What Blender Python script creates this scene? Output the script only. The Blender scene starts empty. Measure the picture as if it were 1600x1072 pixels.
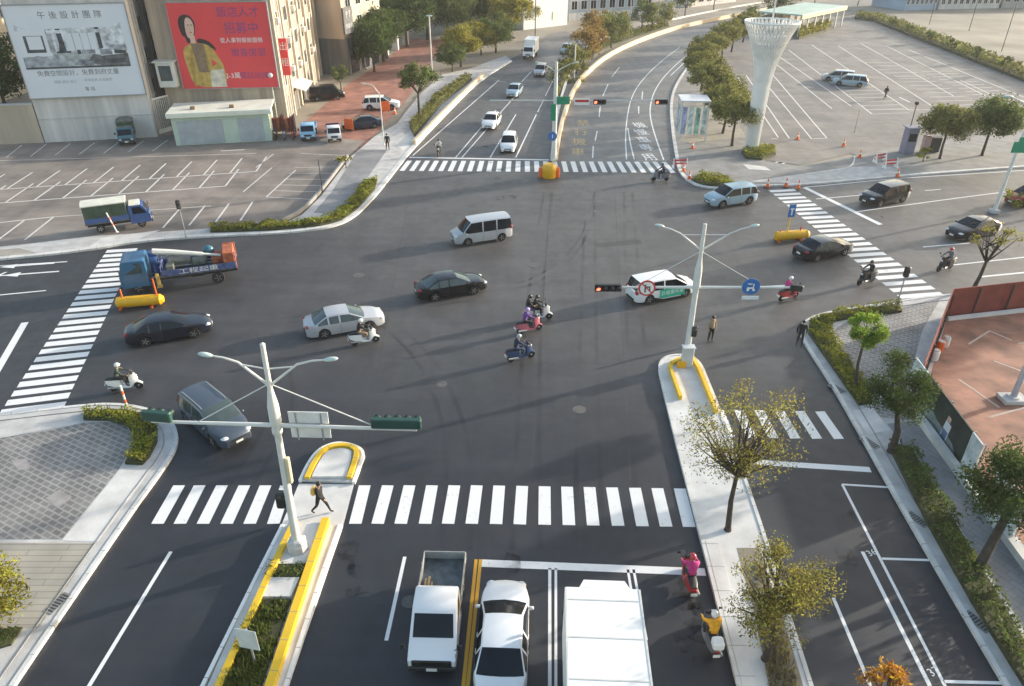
import bpy, bmesh, math, random
from mathutils import Vector, Matrix, noise as mnoise
R = math.radians
scene = bpy.context.scene
COL = scene.collection
# ---------------------------------------------------------------- camera model
CAM_H, FPX, PITCH = 22.5, 1150.0, R(30.7)
def at(px, py, z=0.0):
    """world point at height z that the survey photo shows at (px, py) of 1600x1072"""
    a, b = px - 800.0, 536.0 - py
    dy = math.cos(PITCH)*FPX + math.sin(PITCH)*b
    dz = -math.sin(PITCH)*FPX + math.cos(PITCH)*b
    t = (z - CAM_H)/dz
    return Vector((a*t, dy*t, z))
def G(p, z=0.0): return at(p[0], p[1], z)
def zat(Y, py):
    """height of a point at ground distance Y seen at image row py"""
    b = 536.0 - py
    return CAM_H + Y*(-math.sin(PITCH)*FPX + math.cos(PITCH)*b)/(math.cos(PITCH)*FPX + math.sin(PITCH)*b)
def heading(p, q):
    a, b = G(p), G(q); return math.atan2(b.y-a.y, b.x-a.x)

# ---------------------------------------------------------------- materials
MATS = {}
def mat(name, col, rough=.6, metal=0., var=.12, scale=2.5, bump=0., coat=0., spec=.5, emit=None, pos=False, detail=4., trans=0., island=0., streak=False):
    if name in MATS: return MATS[name]
    m = bpy.data.materials.new(name); m.use_nodes = True
    nt = m.node_tree; N = nt.nodes; L = nt.links
    p = N['Principled BSDF']
    p.inputs['Roughness'].default_value = rough
    p.inputs['Metallic'].default_value = metal
    p.inputs['Specular IOR Level'].default_value = spec
    if coat: p.inputs['Coat Weight'].default_value = coat; p.inputs['Coat Roughness'].default_value = .06
    if pos: co = N.new('ShaderNodeNewGeometry').outputs['Position']
    else: co = N.new('ShaderNodeTexCoord').outputs['Object']
    if streak:
        mpn = N.new('ShaderNodeMapping'); mpn.inputs['Scale'].default_value = (2.6, 2.6, .22); L.new(co, mpn.inputs['Vector']); co = mpn.outputs['Vector']
    nz = N.new('ShaderNodeTexNoise'); nz.inputs['Scale'].default_value = scale; nz.inputs['Detail'].default_value = detail
    L.new(co, nz.inputs['Vector'])
    mx = N.new('ShaderNodeMix'); mx.data_type = 'RGBA'
    lo = [c*(1-var) for c in col]; hi = [min(1, c*(1+var)) for c in col]
    mx.inputs['A'].default_value = (*lo, 1); mx.inputs['B'].default_value = (*hi, 1)
    mr = N.new('ShaderNodeMapRange'); mr.inputs['From Min'].default_value = .3; mr.inputs['From Max'].default_value = .7
    L.new(nz.outputs['Fac'], mr.inputs['Value']); L.new(mr.outputs['Result'], mx.inputs['Factor'])
    out = mx.outputs['Result']
    if island:
        g = N.new('ShaderNodeNewGeometry')
        hs = N.new('ShaderNodeHueSaturation')
        r1 = N.new('ShaderNodeMapRange'); r1.inputs['To Min'].default_value = 1-island; r1.inputs['To Max'].default_value = 1+island
        r2 = N.new('ShaderNodeMapRange'); r2.inputs['To Min'].default_value = .465; r2.inputs['To Max'].default_value = .525
        L.new(g.outputs['Random Per Island'], r1.inputs['Value']); L.new(r1.outputs['Result'], hs.inputs['Value'])
        L.new(g.outputs['Random Per Island'], r2.inputs['Value']); L.new(r2.outputs['Result'], hs.inputs['Hue'])
        L.new(out, hs.inputs['Color']); out = hs.outputs['Color']
    L.new(out, p.inputs['Base Color'])
    if bump:
        b = N.new('ShaderNodeBump'); b.inputs['Strength'].default_value = bump; b.inputs['Distance'].default_value = .02
        n2 = N.new('ShaderNodeTexNoise'); n2.inputs['Scale'].default_value = scale*12; n2.inputs['Detail'].default_value = 3
        L.new(co, n2.inputs['Vector']); L.new(n2.outputs['Fac'], b.inputs['Height']); L.new(b.outputs['Normal'], p.inputs['Normal'])
    if emit:
        p.inputs['Emission Color'].default_value = (*emit[0], 1); p.inputs['Emission Strength'].default_value = emit[1]
    if trans:
        t = N.new('ShaderNodeBsdfTranslucent'); L.new(out, t.inputs['Color'])
        ms = N.new('ShaderNodeMixShader'); ms.inputs['Fac'].default_value = trans
        o = N['Material Output']; L.new(p.outputs['BSDF'], ms.inputs[1]); L.new(t.outputs['BSDF'], ms.inputs[2]); L.new(ms.outputs['Shader'], o.inputs['Surface'])
    MATS[name] = m
    return m
def paver(name, c1, c2, mortar, sx, sy, rot=0., rough=.75, offset=.5, msize=.03, var=.35):
    m = bpy.data.materials.new(name); m.use_nodes = True
    nt = m.node_tree; N = nt.nodes; L = nt.links; p = N['Principled BSDF']; p.inputs['Roughness'].default_value = rough
    g = N.new('ShaderNodeNewGeometry'); mp = N.new('ShaderNodeMapping'); mp.inputs['Rotation'].default_value = (0, 0, rot)
    L.new(g.outputs['Position'], mp.inputs['Vector'])
    b = N.new('ShaderNodeTexBrick'); b.inputs['Scale'].default_value = 1.0
    b.inputs['Brick Width'].default_value = sx; b.inputs['Row Height'].default_value = sy; b.inputs['Mortar Size'].default_value = msize
    b.offset = offset; b.inputs['Color1'].default_value = (*c1, 1); b.inputs['Color2'].default_value = (*c2, 1); b.inputs['Mortar'].default_value = (*mortar, 1)
    L.new(mp.outputs['Vector'], b.inputs['Vector'])
    nz = N.new('ShaderNodeTexNoise'); nz.inputs['Scale'].default_value = .6; nz.inputs['Detail'].default_value = 6
    L.new(g.outputs['Position'], nz.inputs['Vector'])
    hs = N.new('ShaderNodeHueSaturation'); mr = N.new('ShaderNodeMapRange')
    mr.inputs['From Min'].default_value = .3; mr.inputs['From Max'].default_value = .7; mr.inputs['To Min'].default_value = 1-var; mr.inputs['To Max'].default_value = 1+var
    L.new(nz.outputs['Fac'], mr.inputs['Value']); L.new(mr.outputs['Result'], hs.inputs['Value'])
    L.new(b.outputs['Color'], hs.inputs['Color']); L.new(hs.outputs['Color'], p.inputs['Base Color'])
    return m
def asphalt(name, pale_tone, new, rough=.6, patch=True):
    """worn asphalt; sun-glare falloff is painted into the colour, darker in the foreground and left arm"""
    m = bpy.data.materials.new(name); m.use_nodes = True
    nt = m.node_tree; N = nt.nodes; L = nt.links; p = N['Principled BSDF']
    g = N.new('ShaderNodeNewGeometry'); P = g.outputs['Position']
    def nz(s, d=5, vec=P, rough=.6):
        n = N.new('ShaderNodeTexNoise'); n.inputs['Scale'].default_value = s; n.inputs['Detail'].default_value = d; n.inputs['Roughness'].default_value = rough
        L.new(vec, n.inputs['Vector']); return n.outputs['Fac']
    def mrange(v, a, b, c, d):
        n = N.new('ShaderNodeMapRange'); n.interpolation_type = 'SMOOTHSTEP'
        for k, q in zip(('From Min', 'From Max', 'To Min', 'To Max'), (a, b, c, d)): n.inputs[k].default_value = q
        L.new(v, n.inputs['Value']); return n.outputs['Result']
    def math2(op, a, b):
        n = N.new('ShaderNodeMath'); n.operation = op
        for k, q in enumerate((a, b)):
            if isinstance(q, (int, float)): n.inputs[k].default_value = q
            else: L.new(q, n.inputs[k])
        return n.outputs[0]
    mx = N.new('ShaderNodeMix'); mx.data_type = 'RGBA'; mx.inputs['A'].default_value = (*pale_tone, 1); mx.inputs['B'].default_value = (*new, 1)  # two tones to mix, a pale one and a dark one (new)
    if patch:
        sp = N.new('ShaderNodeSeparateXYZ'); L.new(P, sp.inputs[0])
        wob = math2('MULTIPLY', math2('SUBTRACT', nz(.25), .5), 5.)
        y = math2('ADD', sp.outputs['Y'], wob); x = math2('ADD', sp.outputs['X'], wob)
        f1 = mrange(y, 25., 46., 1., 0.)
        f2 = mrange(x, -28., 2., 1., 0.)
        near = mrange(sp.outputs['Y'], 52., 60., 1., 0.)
        f = math2('MAXIMUM', f1, math2('MULTIPLY', math2('MULTIPLY', f2, .75), near))  # low-sun sheen imitated in albedo: dark tone near and left, pale beyond
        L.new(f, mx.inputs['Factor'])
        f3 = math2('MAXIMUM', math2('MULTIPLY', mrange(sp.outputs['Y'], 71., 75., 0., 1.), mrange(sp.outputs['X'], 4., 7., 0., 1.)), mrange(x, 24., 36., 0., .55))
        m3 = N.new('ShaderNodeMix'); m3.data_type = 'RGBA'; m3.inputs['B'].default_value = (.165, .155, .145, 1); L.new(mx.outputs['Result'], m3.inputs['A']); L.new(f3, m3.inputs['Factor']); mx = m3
    else: L.new(mrange(nz(.15), .35, .65, 0, 1), mx.inputs['Factor'])
    # tyre-worn streaks along both directions, speckle of the aggregate, blotches
    mp = N.new('ShaderNodeMapping'); mp.inputs['Scale'].default_value = (1.3, .05, 1); mp.inputs['Rotation'].default_value = (0, 0, R(2)); L.new(P, mp.inputs['Vector'])
    mp2 = N.new('ShaderNodeMapping'); mp2.inputs['Rotation'].default_value = (0, 0, R(-12)); mp2.inputs['Scale'].default_value = (.05, 1.2, 1); L.new(P, mp2.inputs['Vector'])
    v = math2('MULTIPLY', mrange(nz(1, 2, mp.outputs[0]), .3, .7, .95, 1.05), mrange(nz(1, 2, mp2.outputs[0]), .3, .7, .93, 1.07))
    v = math2('MULTIPLY', v, mrange(nz(.35, 6), .3, .7, .84, 1.16))
    v = math2('MULTIPLY', v, mrange(nz(28, 3), .25, .75, .78, 1.22))
    hs = N.new('ShaderNodeHueSaturation'); L.new(v, hs.inputs['Value']); L.new(mx.outputs['Result'], hs.inputs['Color'])
    L.new(hs.outputs['Color'], p.inputs['Base Color'])
    L.new(mrange(nz(1.1), .3, .7, rough-.06, rough+.08), p.inputs['Roughness'])
    b = N.new('ShaderNodeBump'); b.inputs['Strength'].default_value = .35; b.inputs['Distance'].default_value = .01
    L.new(nz(60, 2), b.inputs['Height']); L.new(b.outputs['Normal'], p.inputs['Normal'])
    MATS[name] = m; return m
def worn(name, col, rough=.6, wear=.5, under=(.07, .07, .07)):
    """road paint, rubbed through in places"""
    m = bpy.data.materials.new(name); m.use_nodes = True
    nt = m.node_tree; N = nt.nodes; L = nt.links; p = N['Principled BSDF']; p.inputs['Roughness'].default_value = rough
    g = N.new('ShaderNodeNewGeometry')
    n = N.new('ShaderNodeTexNoise'); n.inputs['Scale'].default_value = 5; n.inputs['Detail'].default_value = 8; n.inputs['Roughness'].default_value = .7
    L.new(g.outputs['Position'], n.inputs['Vector'])
    r = N.new('ShaderNodeMapRange'); r.inputs['From Min'].default_value = .46+.25*(1-wear); r.inputs['From Max'].default_value = .85
    r.inputs['To Max'].default_value = .7
    n2 = N.new('ShaderNodeTexNoise'); n2.inputs['Scale'].default_value = .8; n2.inputs['Detail'].default_value = 4; L.new(g.outputs['Position'], n2.inputs['Vector'])
    ad = N.new('ShaderNodeMath'); ad.operation = 'MULTIPLY_ADD'; ad.inputs[1].default_value = .45; L.new(n2.outputs['Fac'], ad.inputs[0]); sb = N.new('ShaderNodeMath'); sb.operation = 'SUBTRACT'; sb.inputs[1].default_value = .225; L.new(n.outputs['Fac'], sb.inputs[0]); L.new(sb.outputs[0], ad.inputs[2])
    L.new(ad.outputs[0], r.inputs['Value'])
    mx = N.new('ShaderNodeMix'); mx.data_type = 'RGBA'; mx.inputs['A'].default_value = (*col, 1); mx.inputs['B'].default_value = (*under, 1)
    L.new(r.outputs['Result'], mx.inputs['Factor']); L.new(mx.outputs['Result'], p.inputs['Base Color'])
    MATS[name] = m; return m

# ---------------------------------------------------------------- mesh builder
class MB:
    def __init__(s): s.v = []; s.f = []; s.m = []
    def add(s, vs, fs, mi=0, M=None):
        o = len(s.v)
        s.v += [tuple(M @ Vector(q)) if M is not None else tuple(q) for q in vs]
        s.f += [tuple(i+o for i in f) for f in fs]; s.m += [mi]*len(fs); return s
    def box(s, c, size, rz=0, mi=0, top=(1, 1), shift=(0, 0), bev=0., M=None):
        x, y, z = (q/2 for q in size); tx, ty = top
        b = min(bev, x*.9, y*.9, z*.9)
        def ring(hx, hy, zz, ox=0, oy=0, k=0.):
            if b <= 0: return [(-hx+ox, -hy+oy, zz), (hx+ox, -hy+oy, zz), (hx+ox, hy+oy, zz), (-hx+ox, hy+oy, zz)]
            c_ = b
            return [(-hx+c_+ox, -hy+oy, zz), (hx-c_+ox, -hy+oy, zz), (hx+ox, -hy+c_+oy, zz), (hx+ox, hy-c_+oy, zz), (hx-c_+ox, hy+oy, zz), (-hx+c_+ox, hy+oy, zz), (-hx+ox, hy-c_+oy, zz), (-hx+ox, -hy+c_+oy, zz)]
        if b <= 0: rs = [ring(x, y, -z), ring(x*tx, y*ty, z, *shift)]
        else: rs = [ring(x-b*.7, y-b*.7, -z), ring(x, y, -z+b), ring(x*tx, y*ty, z-b, *shift), ring(x*tx-b*.7, y*ty-b*.7, z, *shift)]
        T = Matrix.Translation(c) @ Matrix.Rotation(rz, 4, 'Z')
        if M is not None: T = M @ T
        return s.loft(rs, mi, T)
    def loft(s, rings, mi=0, M=None, caps=True):
        n = len(rings[0]); vs = [p for r in rings for p in r]; fs = []
        for i in range(len(rings)-1):
            for j in range(n):
                k = (j+1) % n
                fs.append((i*n+j, i*n+k, (i+1)*n+k, (i+1)*n+j))
        if caps: fs += [tuple(range(n))[::-1], tuple(range((len(rings)-1)*n, len(rings)*n))]
        return s.add(vs, fs, mi, M)
    def prism(s, pts, z0, z1, mi=0, inset=0.):
        n = len(pts)
        vs = [(p[0], p[1], z0) for p in pts] + [(p[0], p[1], z1) for p in pts]
        fs = [(i, (i+1) % n, n+(i+1) % n, n+i) for i in range(n)] + [tuple(range(n, 2*n)), tuple(range(n))[::-1]]
        return s.add(vs, fs, mi)
    def sheet(s, pts, z, mi=0): return s.add([(p[0], p[1], z) for p in pts], [tuple(range(len(pts)))], mi)
    def tube(s, pts, r, n=10, mi=0, caps=True, M=None):
        pts = [Vector(p) for p in pts]; rs = r if isinstance(r, (list, tuple)) else [r]*len(pts)
        rings = []; u = None
        for i, p in enumerate(pts):
            d = (pts[min(i+1, len(pts)-1)] - pts[max(i-1, 0)]).normalized()
            if u is None: u = d.orthogonal().normalized()
            else: u = (u - d*u.dot(d)).normalized()
            w = d.cross(u)
            rings.append([tuple(p + (u*math.cos(2*math.pi*k/n) + w*math.sin(2*math.pi*k/n))*rs[i]) for k in range(n)])
        return s.loft(rings, mi, M, caps)
    def ball(s, c, r, n=12, m=7, mi=0, M=None, z0=-1., z1=1.):
        r = r if isinstance(r, (tuple, list)) else (r, r, r)
        rings = []
        a0, a1 = math.asin(z0), math.asin(z1)
        for i in range(m+1):
            a = a0+(a1-a0)*i/m; k = max(math.cos(a), .02)
            rings.append([(c[0]+r[0]*k*math.cos(2*math.pi*j/n), c[1]+r[1]*k*math.sin(2*math.pi*j/n), c[2]+r[2]*math.sin(a)) for j in range(n)])
        return s.loft(rings, mi, M)
    def lathe(s, prof, c=(0, 0, 0), n=16, mi=0, M=None, caps=True):
        return s.loft([[(c[0]+r*math.cos(2*math.pi*j/n), c[1]+r*math.sin(2*math.pi*j/n), c[2]+z) for j in range(n)] for r, z in prof], mi, M, caps)
    def quad(s, a, b, c, d, mi=0): return s.add([a, b, c, d], [(0, 1, 2, 3)], mi)
    def build(s, name, mats, parent=None, smooth=None, recalc=True, loc=None, rz=0.):
        me = bpy.data.meshes.new(name); me.from_pydata(s.v, [], s.f)
        mats = mats if isinstance(mats, (list, tuple)) else [mats]
        for m in mats: me.materials.append(m)
        me.polygons.foreach_set('material_index', s.m)
        if recalc:
            bm = bmesh.new(); bm.from_mesh(me); bmesh.ops.recalc_face_normals(bm, faces=bm.faces); bm.to_mesh(me); bm.free()
        if smooth is not None:
            me.polygons.foreach_set('use_smooth', [True]*len(me.polygons)); me.set_sharp_from_angle(angle=R(smooth))
        me.update()
        o = bpy.data.objects.new(name, me); COL.objects.link(o)
        if parent is not None: o.parent = parent
        if loc is not None: o.location = loc
        o.rotation_euler.z = rz
        return o
def tag(o, label=None, cat=None, group=None, kind=None):
    if label: o['label'] = label
    if cat: o['category'] = cat
    if group: o['group'] = group
    if kind: o['kind'] = kind
    return o
def thing(name, label, cat, loc=(0, 0, 0), rz=0., group=None):
    o = bpy.data.objects.new(name, None); COL.objects.link(o); o.empty_display_size = .3
    o.location = loc; o.rotation_euler.z = rz
    return tag(o, label, cat, group)
def struct(o): o['kind'] = 'structure'; return o
def copy_tree(o, parent=None):
    c = o.copy(); COL.objects.link(c)
    if parent is not None: c.parent = parent
    for ch in list(o.children): copy_tree(ch, c)
    return c
def place(o, loc, rz=0., label=None, group=None, scale=None):
    o.location = loc; o.rotation_euler.z = rz
    if label: o['label'] = label
    if group: o['group'] = group
    if scale: o.scale = (scale,)*3 if isinstance(scale, (int, float)) else scale
    return o
def text_mb(mb, s, M, size=1., mi=0, sx=1., depth=0.):
    """lettering as flat mesh, centred, laid out in the XY plane of M"""
    cu = bpy.data.curves.new('lettering', 'FONT'); cu.body = s; cu.size = size; cu.align_x = 'CENTER'; cu.align_y = 'CENTER'; cu.extrude = depth
    cu.resolution_u = 2
    ob = bpy.data.objects.new('lettering', cu); COL.objects.link(ob)
    dg = bpy.context.evaluated_depsgraph_get(); me = bpy.data.meshes.new_from_object(ob.evaluated_get(dg))
    T = M @ Matrix.Diagonal((sx, 1, 1, 1))
    mb.add([v.co for v in me.vertices], [tuple(p.vertices) for p in me.polygons], mi, T)
    bpy.data.objects.remove(ob); bpy.data.curves.remove(cu); bpy.data.meshes.remove(me)
def pip(x, y, P):
    c = False; j = len(P)-1
    for i in range(len(P)):
        if (P[i][1] > y) != (P[j][1] > y) and x < (P[j][0]-P[i][0])*(y-P[i][1])/(P[j][1]-P[i][1])+P[i][0]: c = not c
        j = i
    return c
def smooth_poly(pts, it=2, closed=True):
    for _ in range(it):
        q = []
        n = len(pts)
        for i in range(n if closed else n-1):
            a, b = pts[i], pts[(i+1) % n]
            q += [(a[0]*.75+b[0]*.25, a[1]*.75+b[1]*.25), (a[0]*.25+b[0]*.75, a[1]*.25+b[1]*.75)]
        if not closed: q = [pts[0]]+q+[pts[-1]]
        pts = q
    return pts
def offset_line(pts, d):
    """polyline moved sideways by d (left positive)"""
    out = []
    for i in range(len(pts)):
        a = Vector(pts[max(i-1, 0)][:2]); b = Vector(pts[min(i+1, len(pts)-1)][:2]); t = (b-a).normalized()
        out.append(Vector((pts[i][0]-t.y*d, pts[i][1]+t.x*d)))
    return out

# ---------------------------------------------------------------- palette
M = {}
def pal(k, *a, **kw): M[k] = mat(k, *a, **kw)
pal('white_paint', (.78, .78, .76), .35, var=.04)
pal('pole_white', (.62, .63, .60), .45, var=.08, scale=1.2)
pal('grey_metal', (.32, .33, .34), .45, metal=.3)
pal('dark_plastic', (.02, .021, .023), .5)
pal('rubber', (.018, .018, .018), .85, bump=.2)
pal('rim', (.45, .46, .47), .3, metal=.8)
pal('glass', (.010, .014, .020), .08, spec=.32, var=.3, scale=1.1)
pal('glass_green', (.05, .073, .078), .06, spec=.6, var=.3, scale=1.1)
pal('headlight', (.65, .68, .7), .12, spec=.8)
pal('taillight', (.35, .012, .01), .2)
pal('amber', (.55, .2, .02), .25)
pal('plate', (.75, .75, .72), .45)
pal('concrete', (.47, .46, .445), .85, var=.18, scale=1.3, bump=.3, pos=True, detail=8)
pal('kerb', (.60, .59, .565), .85, var=.16, scale=.9, bump=.25, pos=True, detail=8)
pal('concrete_dark', (.24, .235, .225), .85, var=.2, scale=.8, bump=.3, pos=True, detail=8)
pal('yellow_paint', (.72, .47, .02), .55, var=.15, scale=2, pos=True)
pal('yellow_plastic', (.75, .40, .01), .4, var=.08)
pal('orange_plastic', (.70, .13, .02), .45)
pal('red_paint', (.48, .03, .03), .45)
pal('blue_paint', (.03, .15, .42), .45)
pal('green_sign', (.01, .26, .14), .4)
pal('signal_green', (.015, .06, .05), .5)
pal('iron', (.06, .06, .06), .6, metal=.3)
pal('bark', (.06, .047, .035), .9, var=.35, scale=5, bump=.6)
pal('skin', (.42, .26, .18), .55)
pal('hair', (.012, .01, .009), .5)
# ================================================================ SETTING
rnd = random.Random(7)
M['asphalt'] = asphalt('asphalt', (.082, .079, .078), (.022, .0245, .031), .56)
M['lot'] = asphalt('lot_asphalt', (.25, .215, .185), (.165, .145, .13), .72, patch=False)
M['lot_far'] = asphalt('worn_lot_asphalt', (.22, .20, .18), (.17, .16, .15), .72, patch=False)
M['mark'] = worn('road_paint', (.74, .74, .73), .55, .45)
M['mark_old'] = worn('faded_road_paint', (.66, .64, .61), .65, .7, (.2, .19, .18))
M['mark_yellow'] = worn('yellow_road_paint', (.62, .33, .02), .55, .3)
M['mark_yellow_old'] = worn('faded_yellow_road_paint', (.50, .36, .16), .6, .7, (.14, .13, .12))
M['yellow_paint'] = worn('yellow_kerb_paint', (.74, .47, .02), .6, .45, (.45, .36, .18))
M['soil'] = mat('soil', (.27, .24, .19), .95, var=.3, scale=.08, pos=True, detail=10, bump=.4)
M['tiles'] = paver('grey_pavers', (.205, .198, .19), (.145, .14, .138), (.29, .28, .265), .46, .28, R(28), msize=.045, var=.2)
M['stone'] = paver('beige_slabs', (.36, .33, .27), (.31, .29, .25), (.22, .2, .18), 3.0, .3, R(0), msize=.02, var=.15)
M['brick_red'] = paver('red_pavers', (.32, .135, .095), (.28, .125, .095), (.26, .17, .13), .8, .4, R(20), msize=.03, var=.35)
M['red_lot'] = paver('red_lot_paving', (.30, .135, .085), (.26, .115, .075), (.23, .14, .10), .5, .25, R(5), msize=.02, var=.5)
M['walk'] = paver('grey_walk', (.25, .25, .255), (.22, .22, .23), (.18, .18, .18), .6, .3, R(62), msize=.02, var=.2)

def PX(pts): return [G(p) for p in pts]
# one ground sheet to the horizon
g = MB(); g.sheet([(-1500, -60), (1500, -60), (1500, 3500), (-1500, 3500)], -.03); struct(g.build('ground', M['soil']))
# asphalt of both crossing roads
road_px = [(-500, 730), (-60, 690), (100, 690), (60, 800), (-160, 1400), (1900, 1400), (1700, 1100), (1400, 720), (1330, 520), (1480, 478), (2000, 425),
           (2000, 212), (1600, 240), (1400, 262), (1200, 278), (1095, 280), (1066, 190), (1085, 110), (1125, 66), (1190, 34), (1290, 14), (1420, 2), (1480, -4), (1420, -8), (1290, 2), (1180, 14),
           (1040, 42), (985, 58), (930, 62), (900, 62), (885, 48), (860, 52), (820, 82), (730, 122), (625, 235), (575, 310), (530, 345), (480, 357), (330, 365), (150, 382), (0, 398), (-500, 440)]
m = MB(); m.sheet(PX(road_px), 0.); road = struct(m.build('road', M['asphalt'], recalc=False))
m = MB()   # the frontage street going away behind the left buildings
m.sheet(PX([(430, 232), (545, 130), (600, 96), (640, 60), (700, 62), (665, 110), (640, 150), (560, 240)]), -.012); struct(m.build('side_street', M['brick_red'], recalc=False))

class Marks:
    def __init__(s): s.mb = MB()
    def ln(s, a, b, w, mi=0, z=.005):
        s.seg(G(a), G(b), w, mi, z)
    def seg(s, A, B, w, mi=0, z=.005):
        t = (B-A).to_2d().normalized(); n = Vector((-t.y, t.x))*w/2
        s.mb.sheet([(A.x+n.x, A.y+n.y), (A.x-n.x, A.y-n.y), (B.x-n.x, B.y-n.y), (B.x+n.x, B.y+n.y)], z, mi)
    def pl(s, pts, w, mi=0, z=.005, px=True):
        P = [G(p) for p in pts] if px else pts
        P = smooth_poly([(p[0], p[1]) for p in P], 2, False)
        a, b = offset_line(P, w/2), offset_line(P, -w/2)
        for i in range(len(P)-1): s.mb.sheet([a[i], b[i], b[i+1], a[i+1]], z, mi)
    def build(s, name, mats, parent): return s.mb.build(name, mats, parent, recalc=False)
# ---- crosswalks
k = Marks()
bx = [246, 281, 317, 354, 390, 427, 555, 590, 626, 664, 700, 737, 775, 812, 851, 889, 927, 966, 1004, 1041, 1077]
tx = [280, 312, 347, 382, 415, 447, 570, 606, 640, 675, 710, 745, 780, 816, 851, 886, 921, 956, 992, 1027, 1062]
for i, (b, t) in enumerate(zip(bx, tx)):
    e = max(0, (b-750)/330*5)
    k.ln((b, 818.5+e), (t, 758.5+e), .53)
def zebra(a0, a1, b0, b1, n, w):
    A0, A1, B0, B1 = G(a0), G(a1), G(b0), G(b1)
    for i in range(n):
        f = i/(n-1); k.seg(A0.lerp(B0, f), A1.lerp(B1, f), w)
zebra((0, 645), (102, 632), (166, 393), (214, 390), 25, .56)
zebra((1203, 299), (1243, 297), (1405, 464), (1472, 459), 23, .55)
zebra((628, 267), (640, 251), (1052, 270), (1037, 253), 29, .5)
zebra((1141, 684), (1123, 640), (1311, 686), (1281, 643), 6, .5)
zebra((1201, 259), (1224, 251), (1322, 239), (1340, 232), 15, .45)
zebra((1338, 236), (1356, 230), (1425, 223), (1432, 217), 9, .45)
zebra((1447, 219), (1455, 213), (1600, 205), (1598, 198), 15, .45)
k.build('crosswalk', M['mark'], road)
# ---- lane lines
k = Marks()
for a, b, w in [((753, 880), (1102, 894), .38), ((1160, 721), (1360, 734), .38), ((640, 246), (858, 250), .35), ((1257, 293), (1376, 351), .45), ((-12, 592), (39, 504), .42),
                ((115, 1112), (267, 862), .15), ((603.5, 1001), (632.5, 870), .14), ((859, 1110), (859, 888), .12), ((868.5, 1110), (868.5, 888), .10), ((981, 890), (999, 1000), .1), ((990, 890), (1010, 1000), .1),
                ((1302, 934), (1376, 1110), .13), ((1347.5, 862), (1472, 1110), .15), ((1316, 757), (1495, 1108), .12), ((1316, 757), (1397, 762), .12), ((1378, 873), (1475, 876), .12), ((1474, 1065), (1592, 1068), .12),
                ((1338, 331), (1500, 309), .14), ((1500, 309), (1640, 291), .14), ((1275, 311), (1300, 309), .12), ((1300, 309), (1345, 305), .12), ((1445, 298), (1470, 296), .12), ((1442, 386), (1515, 380), .14), ((1490, 414), (1610, 401), .14), ((1528, 433), (1640, 422), .2),
                ((1255, 293), (1400, 279), .15), ((1400, 279), (1640, 264), .15), ((1190, 448), (1228, 446), .14),
                ((0, 461), (72, 454), .14), ((-60, 419), (105, 409), .14), ((-80, 437), (92, 424), .14),
                ((645, 243), (780, 125), .14), ((712, 246), (775, 172), .12), ((722, 246), (783, 176), .12), ((766, 246), (806, 179), .13), ((806, 246), (838, 179), .14), ((782, 176), (805, 150), .12),
                ((840, 175), (850, 155), .12), ((852, 150), (868, 118), .13), ((773, 126), (790, 128), .12), ((815, 128), (830, 112), .12),
                ((926, 247), (927, 228), .14), ((930, 220), (933, 205), .14), ((936, 183), (938, 166), .14), ((942, 150), (950, 132), .14), ((956, 120), (968, 105), .14), ((998, 178), (998, 166), .14), ((1003, 155), (1004, 143), .14)]:
    k.ln(a, b, w)
k.pl([(979, 249), (977, 215), (980, 180), (987, 150), (1003, 125), (1030, 98), (1062, 74)], .13)
k.pl([(991, 249), (985, 225), (981, 200)], .13)
k.pl([(1037, 250), (1026, 220), (1017, 190), (1015, 168), (1022, 142), (1040, 116), (1075, 84), (1120, 58)], .15)
k.pl([(1048, 118), (1082, 86), (1125, 61)], .15)
# arrows on the left arm
for (ax, ay) in ((34, 415), (40, 428)):
    c = G((ax, ay)); k.mb.add([(-2.2, -.09, 0), (.4, -.09, 0), (.4, .09, 0), (-2.2, .09, 0), (.4, -.38, 0), (1.5, 0, 0), (.4, .38, 0)], [(0, 1, 2, 3), (4, 5, 6)], 0, Matrix.Translation((c.x, c.y, .006)) @ Matrix.Rotation(heading((92, 424), (-80, 437)), 4, 'Z'))
c = G((12, 425)); k.mb.add([(0, 0, 0), (.2, 0, 0), (.75, 1.0, 0), (.55, 1.0, 0), (.35, .9, 0), (1.1, .9, 0), (.7, 1.7, 0)], [(0, 1, 2, 3), (4, 5, 6)], 0, Matrix.Translation((c.x, c.y, .006)) @ Matrix.Rotation(heading((92, 424), (-80, 437)), 4, 'Z'))
# bay numbers beside the near right parking lane
for p, s_ in (((1362, 864), '36'), ((1459, 1050), '37')):
    c = G(p); text_mb(k.mb, s_, Matrix.Translation((c.x, c.y, .006)) @ Matrix.Rotation(R(20), 4, 'Z'), .42)
for ch, p in zip('機慢車專用', ((1000, 196), (1002, 207), (1006, 219), (1010, 231), (1015, 246))):
    c = G(p); text_mb(k.mb, ch, Matrix.Translation((c.x, c.y, .006)) @ Matrix.Rotation(R(8), 4, 'Z') @ Matrix.Diagonal((1, 1.75, 1, 1)), 1.55)
k.build('lane_marking', M['mark'], road)
k = Marks()
k.ln((727, 1110), (751, 874), .13); k.ln((720, 1110), (744, 874), .13)
k.build('yellow_line', M['mark_yellow'], road)
k = Marks()
for ch, p in zip('禁行機車', ((911, 193), (908, 207), (905, 222), (903, 238))):
    c = G(p); text_mb(k.mb, ch, Matrix.Translation((c.x, c.y, .006)) @ Matrix.Rotation(R(-3), 4, 'Z') @ Matrix.Diagonal((1, 1.9, 1, 1)), 1.6)
k.build('yellow_lettering', M['mark_yellow_old'], road)
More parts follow.
